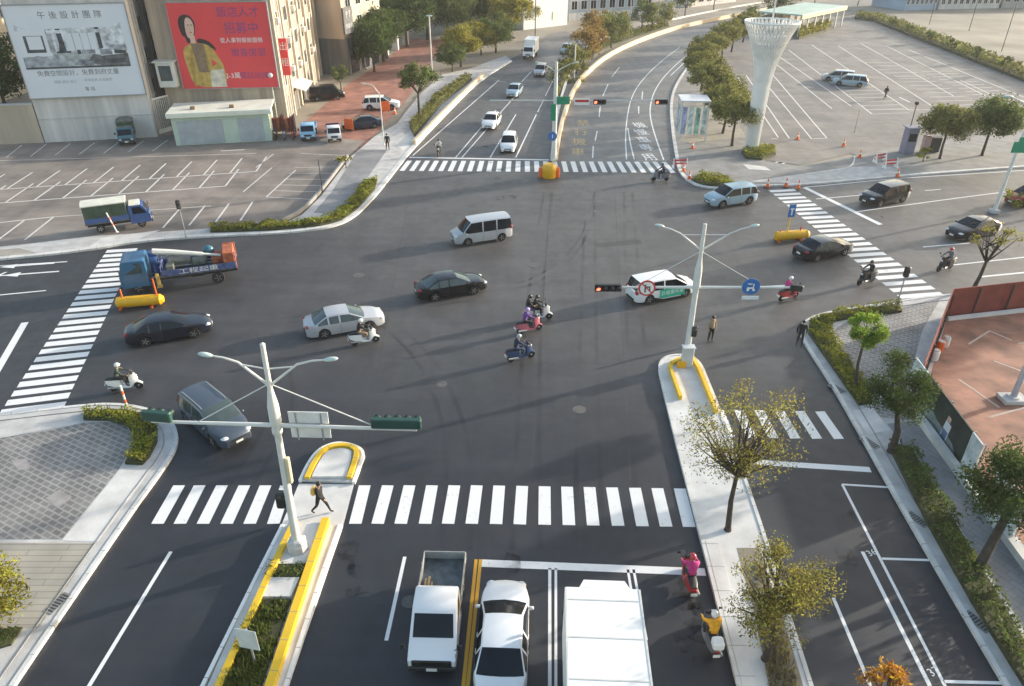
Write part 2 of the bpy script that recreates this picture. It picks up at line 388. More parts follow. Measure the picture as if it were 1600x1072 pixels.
# manhole covers and tar seams
k = MB()
for p, r in (((833, 414), .42), ((447, 1006), .35), ((640, 940), .3), ((1330, 590), .4), ((560, 430), .4), ((905, 640), .35), ((690, 600), .3), ((930, 330), .35), ((1330, 420), .35)):
    c = G(p); k.lathe([(r, .003), (r*.97, .008)], (c.x, c.y, 0), 18)
M['iron_cover'] = mat('iron_cover', (.10, .095, .09), .6, var=.3, scale=6); k.build('manhole_cover', M['iron_cover'], road)

M['patch'] = asphalt('patched_asphalt', (.060, .058, .058), (.045, .045, .047), .66, patch=False)
mb = MB()
for c4_ in ([(1190, 612), (1228, 612), (1250, 640), (1205, 640)], [(930, 380), (1000, 374), (1003, 381), (932, 387)]): mb.sheet(PX(c4_), .0025)
mb.build('repair_patch', M['patch'], road, recalc=False)
k = Marks()
for a, b in [((300, 560), (1180, 470)), ((330, 700), (1030, 640)), ((640, 300), (560, 750)), ((960, 290), (985, 750)), ((420, 500), (1200, 398)), ((860, 300), (830, 740))]: k.ln(a, b, .035, z=.0028)
k.build('paving_joint', M['patch'], road)
def stain(name, col, amax, scale):
    m = bpy.data.materials.new(name); m.use_nodes = True; nt = m.node_tree; N = nt.nodes; L = nt.links; p = N['Principled BSDF']; p.inputs['Base Color'].default_value = (*col, 1); p.inputs['Roughness'].default_value = .5
    g = N.new('ShaderNodeNewGeometry'); n = N.new('ShaderNodeTexNoise'); n.inputs['Scale'].default_value = scale; n.inputs['Detail'].default_value = 6; L.new(g.outputs['Position'], n.inputs['Vector'])
    r = N.new('ShaderNodeMapRange'); r.inputs['From Min'].default_value = .42; r.inputs['From Max'].default_value = .68; r.inputs['To Max'].default_value = amax; L.new(n.outputs['Fac'], r.inputs['Value']); L.new(r.outputs['Result'], p.inputs['Alpha']); return m
k = Marks()   # rubber laid down by turning and braking wheels, oil under waiting traffic
for i, pts in enumerate([[(690, 860), (700, 740), (690, 640), (640, 540), (540, 470), (330, 440)], [(800, 860), (806, 720), (815, 560), (830, 420), (850, 300)], [(930, 300), (900, 400), (780, 460), (420, 500)], [(900, 860), (900, 720), (905, 560), (915, 300)], [(400, 520), (440, 620), (360, 760), (250, 900)], [(1000, 860), (990, 720), (980, 560), (975, 300)]]):
    for dx in (0, 44 if i != 2 else 14): k.pl([(x+dx*(y-60)/800, y+(dx*.5 if i == 2 else 0)) for x, y in pts], .24, z=.0033+.0003*i)
k.build('tyre_mark', stain('tyre_rubber', (.018, .018, .019), .20, .22), road)
mb = MB(); rs = random.Random(5)
for i in range(40):
    x, y = rs.choice([(685, 900), (787, 910), (940, 930), (1080, 930), (795, 230), (768, 200), (1383, 315), (540, 900), (1330, 850)]); c = G((x+rs.uniform(-14, 14), y+rs.uniform(-50, 110))); r_ = rs.uniform(.12, .5)
    mb.sheet([(c.x+r_*rs.uniform(.7, 1.1)*math.cos(a*.524), c.y+1.5*r_*rs.uniform(.7, 1.1)*math.sin(a*.524)) for a in range(12)], .0058+.00002*i)
mb.build('oil_stain', stain('oil', (.010, .010, .010), .5, 2.2), road, recalc=False)
# ---- left car park
LOT = [(-500, 432), (0, 387), (150, 370), (330, 357), (440, 350), (470, 335), (500, 305), (545, 245), (570, 220), (430, 208), (0, 215), (-500, 225)]
m = MB(); m.sheet(PX(LOT), .006); lot = struct(m.build('parking_lot', M['lot'], recalc=False))
k = Marks()
for i in range(-4, 7): k.ln((34+38*i, 227-1.3*i), (10+38*i, 246-1.6*i), .11, z=.011)
def stall_row(s0, s1, d, n, z=.011, w=.16, spine=True):
    A, B = G(s0), G(s1)
    if spine: k.seg(A, B, w, 0, z)
    for i in range(n):
        p = A.lerp(B, i/(n-1)); q = p+d
        if q.length: k.seg(p, q, w, 0, z)
D = G((78, 273))-G((19, 313)); D2 = D.normalized()
stall_row((-180, 331), (352, 291), D2*5.2, 13)
stall_row((-180, 309), (400, 268), D2*5.0, 14)
k.ln((-100, 254), (400, 240), .1, z=.011)
stall_row((-200, 369), (84, 339), -D2*5.0, 7)
stall_row((282, 325), (395, 315), -D2*4.6, 4, spine=False)
k.ln((84, 339), (330, 322), .1, z=.011)
k.ln((416, 308), (462, 266), .14, z=.011); k.ln((400, 262), (427, 241), .12, z=.011); k.ln((416, 308), (494, 312), .1, z=.011)
for i in range(5): k.ln((425+9.*i, 298-9.*i), (505+7*i, 300-9.8*i), .09, z=.011)
k.ln((380, 300), (425, 262), .12, z=.011); k.ln((470, 240), (540, 243), .1, z=.011)
k.ln((345, 236), (382, 234), .22, z=.011)
k.build('parking_marking', M['mark_old'], lot)

# ---- right car park
RLOT = [(1118, 112), (1122, 82), (1165, 55), (1240, 40), (1320, 26), (1365, 32), (1450, 66), (1600, 128), (1900, 240), (1900, 262), (1600, 262), (1420, 272), (1330, 240), (1250, 258), (1195, 250), (1175, 205), (1140, 160)]
m = MB(); m.sheet(PX(RLOT), .006); rlot = struct(m.build('parking_lot', M['lot_far'], recalc=False))
k = Marks()
for a, b in [((1216, 215), (1152, 120)), ((1233, 216), (1166, 118)), ((1268, 217), (1178, 108)), ((1292, 216), (1193, 100)), ((1215, 217), (1205, 217)), ((1292, 216), (1266, 217)),
             ((1300, 170), (1185, 78)), ((1330, 166), (1205, 80)), ((1362, 178), (1232, 78)), ((1420, 172), (1268, 70)), ((1455, 165), (1310, 72)), ((1490, 150), (1345, 68)), ((1540, 150), (1385, 72)), ((1600, 152), (1420, 78)), ((1600, 172), (1500, 125))]:
    k.ln(a, b, .16, z=.011)
for (a, b, n) in [((1315, 137), (1362, 178), 8), ((1368, 172), (1420, 172), 2), ((1395, 118), (1475, 165), 9), ((1440, 112), (1520, 148), 9), ((1350, 98), (1398, 120), 5)]:
    A, B = G(a), G(b)
    for i in range(n):
        p = A.lerp(B, i/max(n-1, 1)); k.seg(p, p+Vector((5.0, .5, 0)), .13, 0, .011)
k.ln((1360, 178), (1375, 178), .25, z=.011); k.ln((1405, 152), (1422, 160), .25, z=.011); k.ln((1160, 152), (1195, 152), .12, z=.011)
k.build('parking_marking', M['mark_old'], rlot)

# ---- pavements, each a raised slab with a kerb and coloured paving on it
def slab(name, outer, z, mtop, smooth=0):
    P = [(q.x, q.y) for q in PX(outer)]
    mb = MB(); mb.prism(P, -.02, z); return struct(mb.build(name, mtop))
def paving(poly, z, mt, parent, name='paving', sm=0):
    P = [(q.x, q.y) for q in PX(poly)]
    if sm: P = smooth_poly(P, sm)
    mb = MB(); mb.sheet(P, z); return mb.build(name, mt, parent, recalc=False)
def kerb(line_px, w, z0, z1, mt, parent, name='kerb', side=-1, it=2, gap=0.):
    P = smooth_poly([(G(p).x, G(p).y) for p in line_px], it, False)
    gap = gap or -.004
    a = offset_line(P, side*gap); b = offset_line(P, side*(w+gap))
    mb = MB(); mb.loft([[(p.x, p.y, z0), (p.x, p.y, z1), (q.x, q.y, z1), (q.x, q.y, z0)] for p, q in zip(a, b)])
    if .1 < w < .55:   # open joints between the kerb stones
        acc = 0.
        for (p, q), (p2, q2) in zip(zip(a, b), list(zip(a, b))[1:]):
            d = (p2-p).length; s_ = 1.2-acc
            while s_ < d and p.y < 70:
                f = s_/d; u, v_ = p.lerp(p2, f), q.lerp(q2, f); t_ = (p2-p).normalized()*.011; o_ = (u-v_).normalized()*.003; u = u+o_; v_ = v_-o_
                mb.loft([[(u.x-t_.x, u.y-t_.y, z0), (u.x-t_.x, u.y-t_.y, z1+.002), (v_.x-t_.x, v_.y-t_.y, z1+.002), (v_.x-t_.x, v_.y-t_.y, z0)], [(u.x+t_.x, u.y+t_.y, z0), (u.x+t_.x, u.y+t_.y, z1+.002), (v_.x+t_.x, v_.y+t_.y, z1+.002), (v_.x+t_.x, v_.y+t_.y, z0)]], 1); s_ += 1.2
            acc = (acc+d) % 1.2
    mt = [mt, M['concrete_dark']]
    bm_o = mb.build(name, mt, parent); return bm_o
def curve_px(pts, it=2):
    P = smooth_poly([(G(p).x, G(p).y) for p in pts], it, False); return P

M['cover'] = mat('cover_grey', (.30, .28, .27), .8, var=.2, scale=2, pos=True)
# near-left corner
c1 = [(-10, 1130), (25, 1072), (207, 804), (245, 752), (272, 714), (281, 688), (274, 664), (255, 648), (215, 636), (170, 632), (120, 636), (0, 650), (-500, 712)]
C1 = curve_px(c1)
mb = MB(); mb.prism([(p[0], p[1]) for p in C1]+[(-60, C1[-1][1]), (-60, 0), (C1[0][0], 0)], -.02, .12); sw1 = struct(mb.build('sidewalk', M['concrete']))
kerb(c1, .18, .0, .15, M['kerb'], sw1, side=1)
kerb(c1, .03, .0, .1505, M['concrete_dark'], sw1, 'kerb_joint', side=1, gap=.62)
paving([(-500, 760), (0, 688), (60, 678), (130, 664), (170, 662), (198, 668), (209, 685), (206, 705), (188, 735), (98, 846), (-300, 846)], .126, M['tiles'], sw1)
paving([(188, 737), (238, 737), (155, 850), (98, 848)], .127, M['kerb'], sw1, 'ramp_slab')
paving([(-300, 850), (150, 852), (62, 985), (-300, 985)], .126, M['stone'], sw1)
paving([(18, 722), (44, 720), (48, 736), (30, 738)], .131, M['cover'], sw1, 'access_cover'); paving([(72, 782), (95, 768), (114, 780), (92, 798)], .131, M['cover'], sw1, 'access_cover')
def drain(p, rz, parent):
    mb = MB(); c = G(p)
    T = Matrix.Translation((c.x, c.y, .128)) @ Matrix.Rotation(rz, 4, 'Z')
    mb.box((0, 0, 0), (.95, .42, .02), M=T)
    for i in range(7): mb.box((-.36+.12*i, 0, .012), (.05, .32, .012), mi=1, M=T)
    mb.build('drain_grate', [M['concrete_dark'], M['iron']], parent)
drain((92, 946), R(70), sw1)
# near-right corner
c2 = [(1700, 1300), (1560, 1061), (1410, 804), (1310, 622), (1270, 560), (1252, 532), (1248, 515), (1256, 503), (1280, 492), (1330, 483), (1410, 471), (1470, 463), (2000, 408)]
C2 = curve_px(c2)
mb = MB(); mb.prism([(p[0], p[1]) for p in C2]+[(75, C2[-1][1]), (75, 2)], -.02, .12); sw2 = struct(mb.build('sidewalk', M['concrete']))
kerb(c2, .18, .0, .15, M['kerb'], sw2, side=-1)
kerb(c2, .03, .0, .1505, M['concrete_dark'], sw2, 'kerb_joint', side=-1, gap=.72)
paving([(1300, 520), (1330, 500), (1395, 488), (1468, 470), (1440, 520), (1418, 600), (1432, 660), (1372, 655), (1345, 600)], .126, M['tiles'], sw2)
paving([(1385, 665), (1436, 660), (1545, 815), (1620, 930), (1760, 1150), (1700, 1150), (1585, 965), (1450, 750)], .126, M['walk'], sw2)
paving([(1330, 645), (1362, 640), (1390, 675), (1355, 682)], .127, M['kerb'], sw2, 'ramp_slab')
paving([(1466, 760), (1492, 758), (1540, 780), (1512, 786)], .131, M['concrete_dark'], sw2, 'access_cover')
for p in ((1307, 610), (1358, 695), (1432, 815), (1525, 975)): drain(p, R(117), sw2)
# far-left pavement along the car park
c3 = [(-500, 448), (0, 408), (140, 393), (215, 379), (330, 371), (430, 367), (500, 360), (535, 352), (562, 335), (590, 305), (617, 270), (642, 238), (700, 177), (748, 128), (800, 96)]
C3 = curve_px(c3)
inner = [G(p) for p in [(790, 88), (735, 108), (690, 118), (655, 150), (620, 195), (585, 215), (548, 247), (503, 307), (473, 337), (442, 352), (330, 359), (150, 371), (0, 388), (-500, 434)]]
mb = MB(); mb.prism([(p[0], p[1]) for p in C3]+[(p.x, p.y) for p in inner], -.02, .12); sw3 = struct(mb.build('sidewalk', M['concrete']))
kerb(c3, .45, .0, .15, M['kerb'], sw3, side=1)
paving([(560, 300), (605, 236), (560, 235), (520, 300), (490, 335), (535, 335)], .126, M['walk'], sw3)
paving([(-400, 437), (0, 404), (60, 398), (30, 390), (-400, 428)], .126, M['stone'], sw3)
paving([(618, 228), (640, 215), (660, 208), (630, 238)], .127, M['kerb'], sw3, 'ramp_slab'); paving([(640, 207), (662, 206), (645, 226), (617, 227)], .128, M['kerb'], sw3, 'ramp_slab')
paving([(135, 391), (215, 377), (250, 362), (160, 374)], .127, M['kerb'], sw3, 'ramp_slab')
kerb([(545, 247), (503, 303), (474, 334), (442, 350)], .18, .1, .42, M['concrete_dark'], sw3, 'edge_wall', side=-1)
# far-right corner and pavement with the tree row
c4 = [(1195, 22), (1130, 56), (1085, 90), (1055, 130), (1046, 160), (1048, 200), (1055, 248), (1060, 270), (1073, 284), (1092, 293), (1125, 297), (1180, 292), (1255, 291), (1400, 277), (1600, 262), (2000, 235)]
C4 = curve_px(c4)
inner = [G(p) for p in [(2000, 205), (1600, 207), (1430, 225), (1330, 246), (1245, 262), (1195, 252), (1172, 208), (1138, 160), (1116, 114), (1120, 83), (1162, 56), (1230, 38), (1240, 30)]]
mb = MB(); mb.prism([(p[0], p[1]) for p in C4]+[(p.x, p.y) for p in inner], -.02, .10); sw4 = struct(mb.build('sidewalk', M['concrete_dark']))
kerb(c4, .35, .0, .14, M['kerb'], sw4, side=1)
paving([(1062, 220), (1085, 170), (1110, 130), (1140, 170), (1165, 215), (1080, 225)], .106, M['stone'], sw4)
paving([(1170, 285), (1255, 289), (1400, 274), (1405, 262), (1330, 262), (1240, 275)], .106, M['concrete'], sw4)
paving([(1195, 262), (1205, 268), (1170, 266), (1160, 258)], .107, M['kerb'], sw4, 'ramp_slab')
kerb([(1258, 274), (1320, 266), (1332, 258), (1334, 246)], .15, .1, .16, M['kerb'], sw4, 'island_kerb')

# ---- near medians
def ring_poly(pts, it=2): return smooth_poly([(G(p).x, G(p).y) for p in pts], it, False)
LMo = ring_poly([(467, 753), (478, 730), (493, 708), (512, 697), (532, 693), (552, 697), (566, 703), (571, 712), (568, 722), (555, 756)], 2)
mb = MB(); mb.prism(LMo, -.02, .12); med1 = struct(mb.build('median', M['concrete']))
kerb([(467, 754), (478, 730), (493, 708), (512, 697), (532, 693), (552, 697), (566, 703), (571, 712), (568, 722), (555, 757)], .14, .0, .16, M['white_paint'], med1, side=-1)
kerb([(477, 752), (488, 728), (503, 706), (523, 699), (545, 698), (561, 705), (562, 717), (550, 752)], .23, .1, .27, M['yellow_paint'], med1, 'yellow_kerb', side=-1)
nose = [(p[0], p[1]) for p in ring_poly([(488, 750), (497, 731), (509, 712), (526, 706), (543, 706), (552, 712), (542, 750)], 1)]
mb = MB(); mb.prism(nose, .1, .22); mb.build('planter_fill', M['kerb'], med1)
mb = MB(); q = [G(p) for p in [(467, 756), (553, 757), (536, 822), (439, 822)]]; mb.prism([(p.x, p.y) for p in q], -.02, .012); mb.build('refuge', M['kerb'], med1)
mb = MB(); q = [G(p) for p in [(439, 823), (536, 823), (418, 1170), (282, 1170)]]; mb.prism([(p.x, p.y) for p in q], -.02, .12); mb.build('island', M['kerb'], med1)
kerb([(440, 823), (400, 902), (268, 1170)], .14, .0, .16, M['white_paint'], med1, side=1, it=0); kerb([(534, 823), (505, 905), (420, 1170)], .14, .0, .16, M['white_paint'], med1, side=-1, it=0)
kerb([(459, 822), (418, 908), (300, 1170)], .24, .1, .42, M['yellow_paint'], med1, 'yellow_kerb', side=1, it=0); kerb([(516, 820), (488, 905), (402, 1170)], .30, .1, .42, M['yellow_paint'], med1, 'yellow_kerb', side=-1, it=0)
mb = MB()
for pq, z in (([(452, 824), (506, 824), (481, 888), (422, 888)], .27), ([(419, 912), (470, 912), (456, 942), (404, 942)], .36)):
    q = [G(p) for p in pq]; mb.prism([(p.x, p.y) for p in q], .1, z)
mb.build('planter_fill', M['kerb'], med1)
# right median
rmo = [(1176, 1170), (1150, 1072), (1095, 849), (1060, 715), (1032, 600), (1027, 575), (1034, 562), (1052, 556), (1080, 558), (1096, 570), (1108, 600), (1122, 634), (1182, 795), (1245, 1000), (1300, 1170)]
RMo = ring_poly(rmo)
mb = MB(); mb.prism(RMo, -.02, .14); med2 = struct(mb.build('median', M['kerb']))
kerb(rmo, .15, .0, .17, M['kerb'], med2, side=-1)
kerb([(1176, 1170), (1150, 1072), (1095, 849)], .5, .1, .175, M['kerb'], med2, 'apron', side=-1, it=0, gap=.16)
kerb([(1060, 628), (1050, 600), (1043, 578)], .17, .1, .40, M['yellow_paint'], med2, 'yellow_kerb', side=-1); kerb([(1083, 565), (1094, 585), (1106, 615), (1120, 650)], .17, .1, .40, M['yellow_paint'], med2, 'yellow_kerb', side=-1)
kerb([(1046, 572), (1060, 564), (1078, 565)], .25, .1, .32, M['yellow_paint'], med2, 'yellow_kerb', side=-1)
q = [G(p) for p in [(1150, 860), (1185, 860), (1235, 1010), (1275, 1150), (1215, 1150), (1175, 950)]]; mb = MB(); mb.sheet(q, .145); mb.build('soil_bed', M['soil'], med2, recalc=False)
# far median between the carriageways
fmo = [(853, 252), (858, 215), (866, 175), (884, 135), (905, 108), (935, 84), (985, 59), (1040, 42), (1180, 14), (1165, 8), (1020, 36), (960, 55), (925, 72), (898, 96), (880, 125), (866, 160), (857, 205), (851, 240)]
fr = [(871, 252), (876, 215), (884, 180), (900, 140), (920, 115), (950, 90), (990, 70), (1050, 48), (1110, 34), (1180, 21), (1230, 10)]
fl = [(1220, 2), (1170, 8), (1040, 34), (985, 52), (940, 62), (905, 80), (888, 115), (874, 160), (864, 210), (860, 252)]
mb = MB(); P = curve_px(fr)+curve_px(fl); mb.prism([(p[0], p[1]) for p in P], -.02, .2); med3 = struct(mb.build('median', M['soil']))
M['cream_kerb'] = mat('cream_kerb', (.62, .50, .34), .7, var=.12, scale=.5, pos=True)
kerb(fr, .35, 0., .75, M['cream_kerb'], med3, 'barrier_kerb', side=1)
kerb(fl, .3, 0., .5, M['kerb'], med3, side=1)
# cream kerb along the left carriageway
kerb([(650, 228), (700, 175), (748, 128), (758, 120)], .35, .1, .6, M['cream_kerb'], sw3, 'barrier_kerb', side=1)
# red car park behind the hoarding
q = [G(p) for p in [(1478, 502), (2000, 455), (2000, 1100), (1720, 1010), (1520, 755), (1444, 620)]]; mb = MB(); mb.sheet(q, .13); rl = struct(mb.build('red_lot', M['red_lot'], recalc=False))
k = Marks()
for a, b in [((1512, 541), (1545, 520)), ((1545, 520), (1580, 535)), ((1552, 567), (1600, 585)), ((1497, 596), (1560, 640)), ((1545, 655), (1600, 640)), ((1590, 540), (1660, 528))]: k.ln(a, b, .12, z=.137)
k.build('parking_marking', worn('faint_paint', (.45, .38, .33), .7, .95, (.28, .14, .1)), rl)
# ================================================================ VEHICLES
def lerp_curve(c, x):
    if x <= c[0][0]: return c[0][1]
    for (a, va), (b, vb) in zip(c, c[1:]):
        if x <= b: return va+(vb-va)*(x-a)/(b-a) if b > a else vb
    return c[-1][1]
# L length, W width, H height; cab = (rear glass foot, roof rear, roof front, windscreen foot); wheels; curves along x
SPEC = {
 'sedan': dict(L=4.65, W=1.78, H=1.45, cab=(-1.78, -1.02, .28, 1.12), wb=(-1.32, 1.38), wr=.32, sill=.2, hood=[(-2.33, .82), (-2.2, .97), (-1.78, 1.0), (1.12, .98), (1.9, .86), (2.2, .74), (2.33, .62)], belt=[(-2.33, .72), (-1.5, .92), (1.1, .9), (2.33, .56)], pillars=[-.98, -.32], roofw=.60),
 'suv': dict(L=4.6, W=1.86, H=1.68, cab=(-2.22, -1.86, .42, 1.22), wb=(-1.38, 1.36), wr=.36, sill=.26, hood=[(-2.3, 1.0), (-2.22, 1.1), (1.22, 1.08), (1.95, .98), (2.2, .86), (2.3, .7)], belt=[(-2.3, .86), (-1.5, 1.02), (1.1, .98), (2.3, .68)], pillars=[-1.35, -.42], roofw=.66),
 'mpv': dict(L=4.6, W=1.75, H=1.6, cab=(-2.24, -1.95, .55, 1.5), wb=(-1.36, 1.38), wr=.32, sill=.2, hood=[(-2.3, .9), (-2.24, 1.0), (1.5, .96), (2.0, .86), (2.2, .74), (2.3, .6)], belt=[(-2.3, .8), (-1.5, .93), (1.3, .88), (2.3, .56)], pillars=[-1.2, -.3], roofw=.66),
 'van': dict(L=4.6, W=1.72, H=1.92, cab=(-2.26, -2.12, 1.02, 1.66), wb=(-1.4, 1.35), wr=.32, sill=.24, hood=[(-2.3, 1.0), (-2.26, 1.16), (1.66, 1.1), (2.05, .98), (2.24, .82), (2.3, .6)], belt=[(-2.3, 1.0), (1.6, 1.0), (2.3, .6)], pillars=[-1.0, .12], roofw=.70),
 'hatch': dict(L=4.2, W=1.74, H=1.52, cab=(-2.02, -1.55, .3, 1.15), wb=(-1.25, 1.28), wr=.31, sill=.2, hood=[(-2.1, .85), (-2.02, .98), (1.15, .96), (1.75, .85), (2.0, .72), (2.1, .58)], belt=[(-2.1, .75), (-1.4, .92), (1.1, .88), (2.1, .55)], pillars=[-1.1, -.3], roofw=.60),
}
def wheel(parent, x, y, r, w=.2):
    mb = MB(); T = Matrix.Translation((0, 0, 0)) @ Matrix.Rotation(R(90), 4, 'X')
    mb.lathe([(r*.66, -w/2), (r*.93, -w/2), (r, -w*.32), (r, w*.32), (r*.93, w/2), (r*.66, w/2)], n=20, M=T)
    o = mb.build('wheel', M['rubber'], parent, smooth=40, loc=(x, y, r))
    mb = MB(); mb.lathe([(r*.68, -w*.42), (r*.68, w*.44), (r*.6, w*.38), (r*.2, w*.40), (r*.12, w*.47)], n=20, M=T)
    s = -1 if y > 0 else 1
    for k in range(5):
        a = 2*math.pi*k/5
        mb.box((0, 0, 0), (.045, .03, r*.5), M=Matrix.Translation((math.cos(a)*r*.38, -s*-(w*.43) if False else (-w*.44 if s > 0 else w*.44), math.sin(a)*r*.38)) @ Matrix.Rotation(-a+R(90), 4, 'Y'))
    q = mb.build('rim', M['rim'], o, smooth=40)
    return o
def car(kind, paint, label, loc, rz, cat='car', name='car', group=None, roof=None, glass='glass', rails=False, trim=None):
    S = SPEC[kind]; L, W, Hh = S['L'], S['W'], S['H']; hw = W/2; ca, cb, cc, cd = S['cab']; Ra = S['wr']+.06
    xs = {-L/2, -L/2+.06, -L/2+.2, L/2, L/2-.06, L/2-.22, L/2-.5, ca, cb, cc, cd, (cc+cd)/2, (ca+cb)/2}
    for w in S['wb']: xs |= {w+Ra*f for f in (-1, -.98, -.8, -.45, 0, .45, .8, .98, 1)}
    for pz in S['pillars']: xs |= {pz-.045, pz+.045}
    xs |= {cb+(cc-cb)*.33, cb+(cc-cb)*.66}
    xs = sorted(xs); xx = [xs[0]]
    for x in xs[1:]:
        if x-xx[-1] > .012: xx.append(x)
    xs = xx
    def plan(x):   # half width along the car
        e = min(x+L/2, L/2-x); front = x > 0; k = (.66+.34*min(1, max(e, 0)/.75)**.5) if front and kind != 'van' else (.74+.26*min(1, max(e, 0)/.6)**.5)
        return hw*k*(1-.035*max(0, x/(L/2))**2)
    def row(x):
        w = plan(x); zh = lerp_curve(S['hood'], x); zb = lerp_curve(S['belt'], x); zb = min(zb, zh-.05)
        zs = S['sill']
        e = min(x+L/2, L/2-x)
        if e < .2: zs += .06*(1-e/.2)
        for wx in S['wb']:
            d = abs(x-wx)
            if d < Ra: zs = max(zs, S['wr']+math.sqrt(max(Ra*Ra-d*d, 0)))
        z1 = max(S['sill']+.14, zs+.015); z2 = max((S['sill']+zb)/2+.12, zs+.05); zb = max(zb, z2+.03)
        f = 0.
        if ca <= x <= cb: f = (x-ca)/(cb-ca)
        elif cb < x < cc: f = 1.
        elif cc <= x <= cd: f = (cd-x)/(cd-cc)
        mid = (cb+cc)/2
        zr = Hh-.05*((x-mid)/((cc-cb)/2))**2*(.7 if cb <= x <= cc else 1.) if cb <= x <= cc else Hh-.05*.7
        zt = zh+(zr-zh)*f
        rw = hw*(S['roofw']+.14)
        a4 = (w*.95, zh-.035); a5 = (w*.89, zh-.012); a6 = (w*.55, zh)
        b4 = (rw+.03, zr-.11); b5 = (rw-.025, zr-.035); b6 = (rw*.62, zr-.004)
        mixp = lambda p, q: (p[0]+(q[0]-p[0])*f, p[1]+(q[1]-p[1])*f)
        p4, p5, p6 = mixp(a4, b4), mixp(a5, b5), mixp(a6, b6)
        pts = [(w*.95, zs), (w*.99, z1), (w, z2), (w*.975, zb), p4, p5, p6, (0, zt+.012)]
        return pts
    rows = [row(x) for x in xs]
    n = 15
    def full(i): return [(xs[i], -y, z) for y, z in rows[i]] + [(xs[i], y, z) for y, z in rows[i][-2::-1]]
    bow = lambda x, y: x+(.13*min(1, max(0, x-.1)/.9)-.09*min(1, max(0, -x-.4)/.9))*(1-min(1, (y/hw)**2))
    verts = [[(bow(x, y), y, z) for x, y, z in full(i)] for i in range(len(xs))]
    body, ws, rw_, sl, sr = MB(), MB(), MB(), MB(), MB()
    roofset = MB()
    tgt = {}
    allv = [p for r in verts for p in r]
    bodyf, parts = [], {'windscreen': [], 'rear_window': [], 'left': [], 'right': [], 'roof': []}
    for i in range(len(xs)-1):
        xm = (xs[i]+xs[i+1])/2
        for j in range(n-1):
            f = (i*n+j, i*n+j+1, (i+1)*n+j+1, (i+1)*n+j)
            jj = j if j < 7 else 13-j
            key = None
            pill = any(abs(xm-p) < .05 for p in S['pillars'])
            if jj in (5, 6) and cc-1e-6 <= xm <= cd: key = 'windscreen'
            elif jj in (5, 6) and ca <= xm <= cb: key = 'rear_window'
            elif jj == 3 and ca+(cb-ca)*.25 <= xm <= cd-(cd-cc)*.12 and not pill: key = 'left' if j > 7 else 'right'
            elif jj in (5, 6) and cb < xm < cc and roof: key = 'roof'
            if key: parts[key].append(f)
            else: bodyf.append(f)
    bodyf += [tuple(range(n))[::-1], tuple(range((len(xs)-1)*n, len(xs)*n))]
    t = thing(name, label, cat, loc, rz, group)
    def sub(nm, fs, mt, parent):
        idx = sorted({i for f in fs for i in f}); mp = {a: b for b, a in enumerate(idx)}
        mb = MB(); mb.add([allv[i] for i in idx], [tuple(mp[i] for i in f) for f in fs]); return mb.build(nm, mt, parent, smooth=32, recalc=False)
    bo = sub('body', bodyf, paint, t)
    gm = M[glass]
    for kx, nm in (('windscreen', 'windscreen'), ('rear_window', 'rear_window'), ('left', 'side_window'), ('right', 'side_window')):
        if parts[kx]: sub(nm, parts[kx], gm, t)
    if roof: sub('roof', parts['roof'], roof, t)
    # underbody and interior floor so that nothing is see-through
    mb = MB(); mb.box((0, 0, S['sill']+.12), (L*.94, W*.62, .2)); mb.box((0, 0, .55), (L*.8, W*.9, .02)); mb.build('underbody', M['dark_plastic'], t)
    for wx in S['wb']:
        for s in (-1, 1): wheel(t, wx, s*(hw-.12), S['wr'])
    fx = L/2
    # lamps, grille, plates, mirrors, seams
    for s in (-1, 1):
        zf = lerp_curve(S['hood'], fx-.2)-.1
        mb = MB(); mb.ball((fx-.13, s*hw*.62, zf), (.20, .20, .085), 10, 6); mb.build('headlight', M['headlight'], t, smooth=60)
        zr = lerp_curve(S['hood'], -fx+.15)-.12
        mb = MB(); mb.ball((-fx+.06, s*hw*.70, zr), (.12, .17, .09 if kind == 'sedan' else .18), 10, 6); mb.build('taillight', M['taillight'], t, smooth=60)
        mb = MB(); mb.box((cd-.18, s*(hw+.07), lerp_curve(S['belt'], cd)+.06), (.11, .18, .12), bev=.03); mb.build('mirror', paint, t, smooth=50)
    mb = MB(); mb.box((fx+.075, 0, lerp_curve(S['hood'], fx-.06)-.14), (.08, W*.40, .10), bev=.02); mb.box((fx+.07, 0, S['sill']+.13), (.08, W*.5, .13), bev=.02)
    mb.build('grille', M['dark_plastic'], t)
    mb = MB(); mb.box((fx+.132, 0, S['sill']+.24), (.02, .36, .11)); mb.build('number_plate', M['plate'], t)
    mb = MB(); mb.box((-fx-.098, 0, .62 if kind == 'sedan' else .72), (.02, .36, .13)); mb.build('number_plate', M['plate'], t)
    mb = MB(); mb.box((-fx-.06, 0, S['sill']+.12), (.10, W*.56, .14), bev=.03); mb.build('rear_bumper', trim or M['dark_plastic'], t)
    for s in (-1, 1):
        for px_ in [S['pillars'][0]+.02, S['pillars'][1], cd-.42]:
            zb = lerp_curve(S['belt'], px_)
            if all(abs(px_-w) > Ra+.02 for w in S['wb']): mb = MB(); mb.box((px_, s*(hw*.998), (S['sill']+zb)/2+.05), (.014, .012, zb-S['sill']-.16)); mb.build('door_seam', M['dark_plastic'], t)
        for px_ in [S['pillars'][0]+.2, S['pillars'][1]+.18]:
            mb = MB(); mb.box((px_, s*(hw+.004), lerp_curve(S['belt'], px_)-.1), (.16, .02, .03)); mb.build('door_handle', paint, t)
    if rails:
        for s in (-1, 1):
            mb = MB(); mb.tube([(cb+.1, s*hw*.68, Hh-.05), (cb+.25, s*hw*.68, Hh+.03), (cc-.3, s*hw*.68, Hh+.03), (cc-.05, s*hw*.68, Hh-.04)], .022, 6); mb.build('roof_rail', M['grey_metal'], t)
    return t
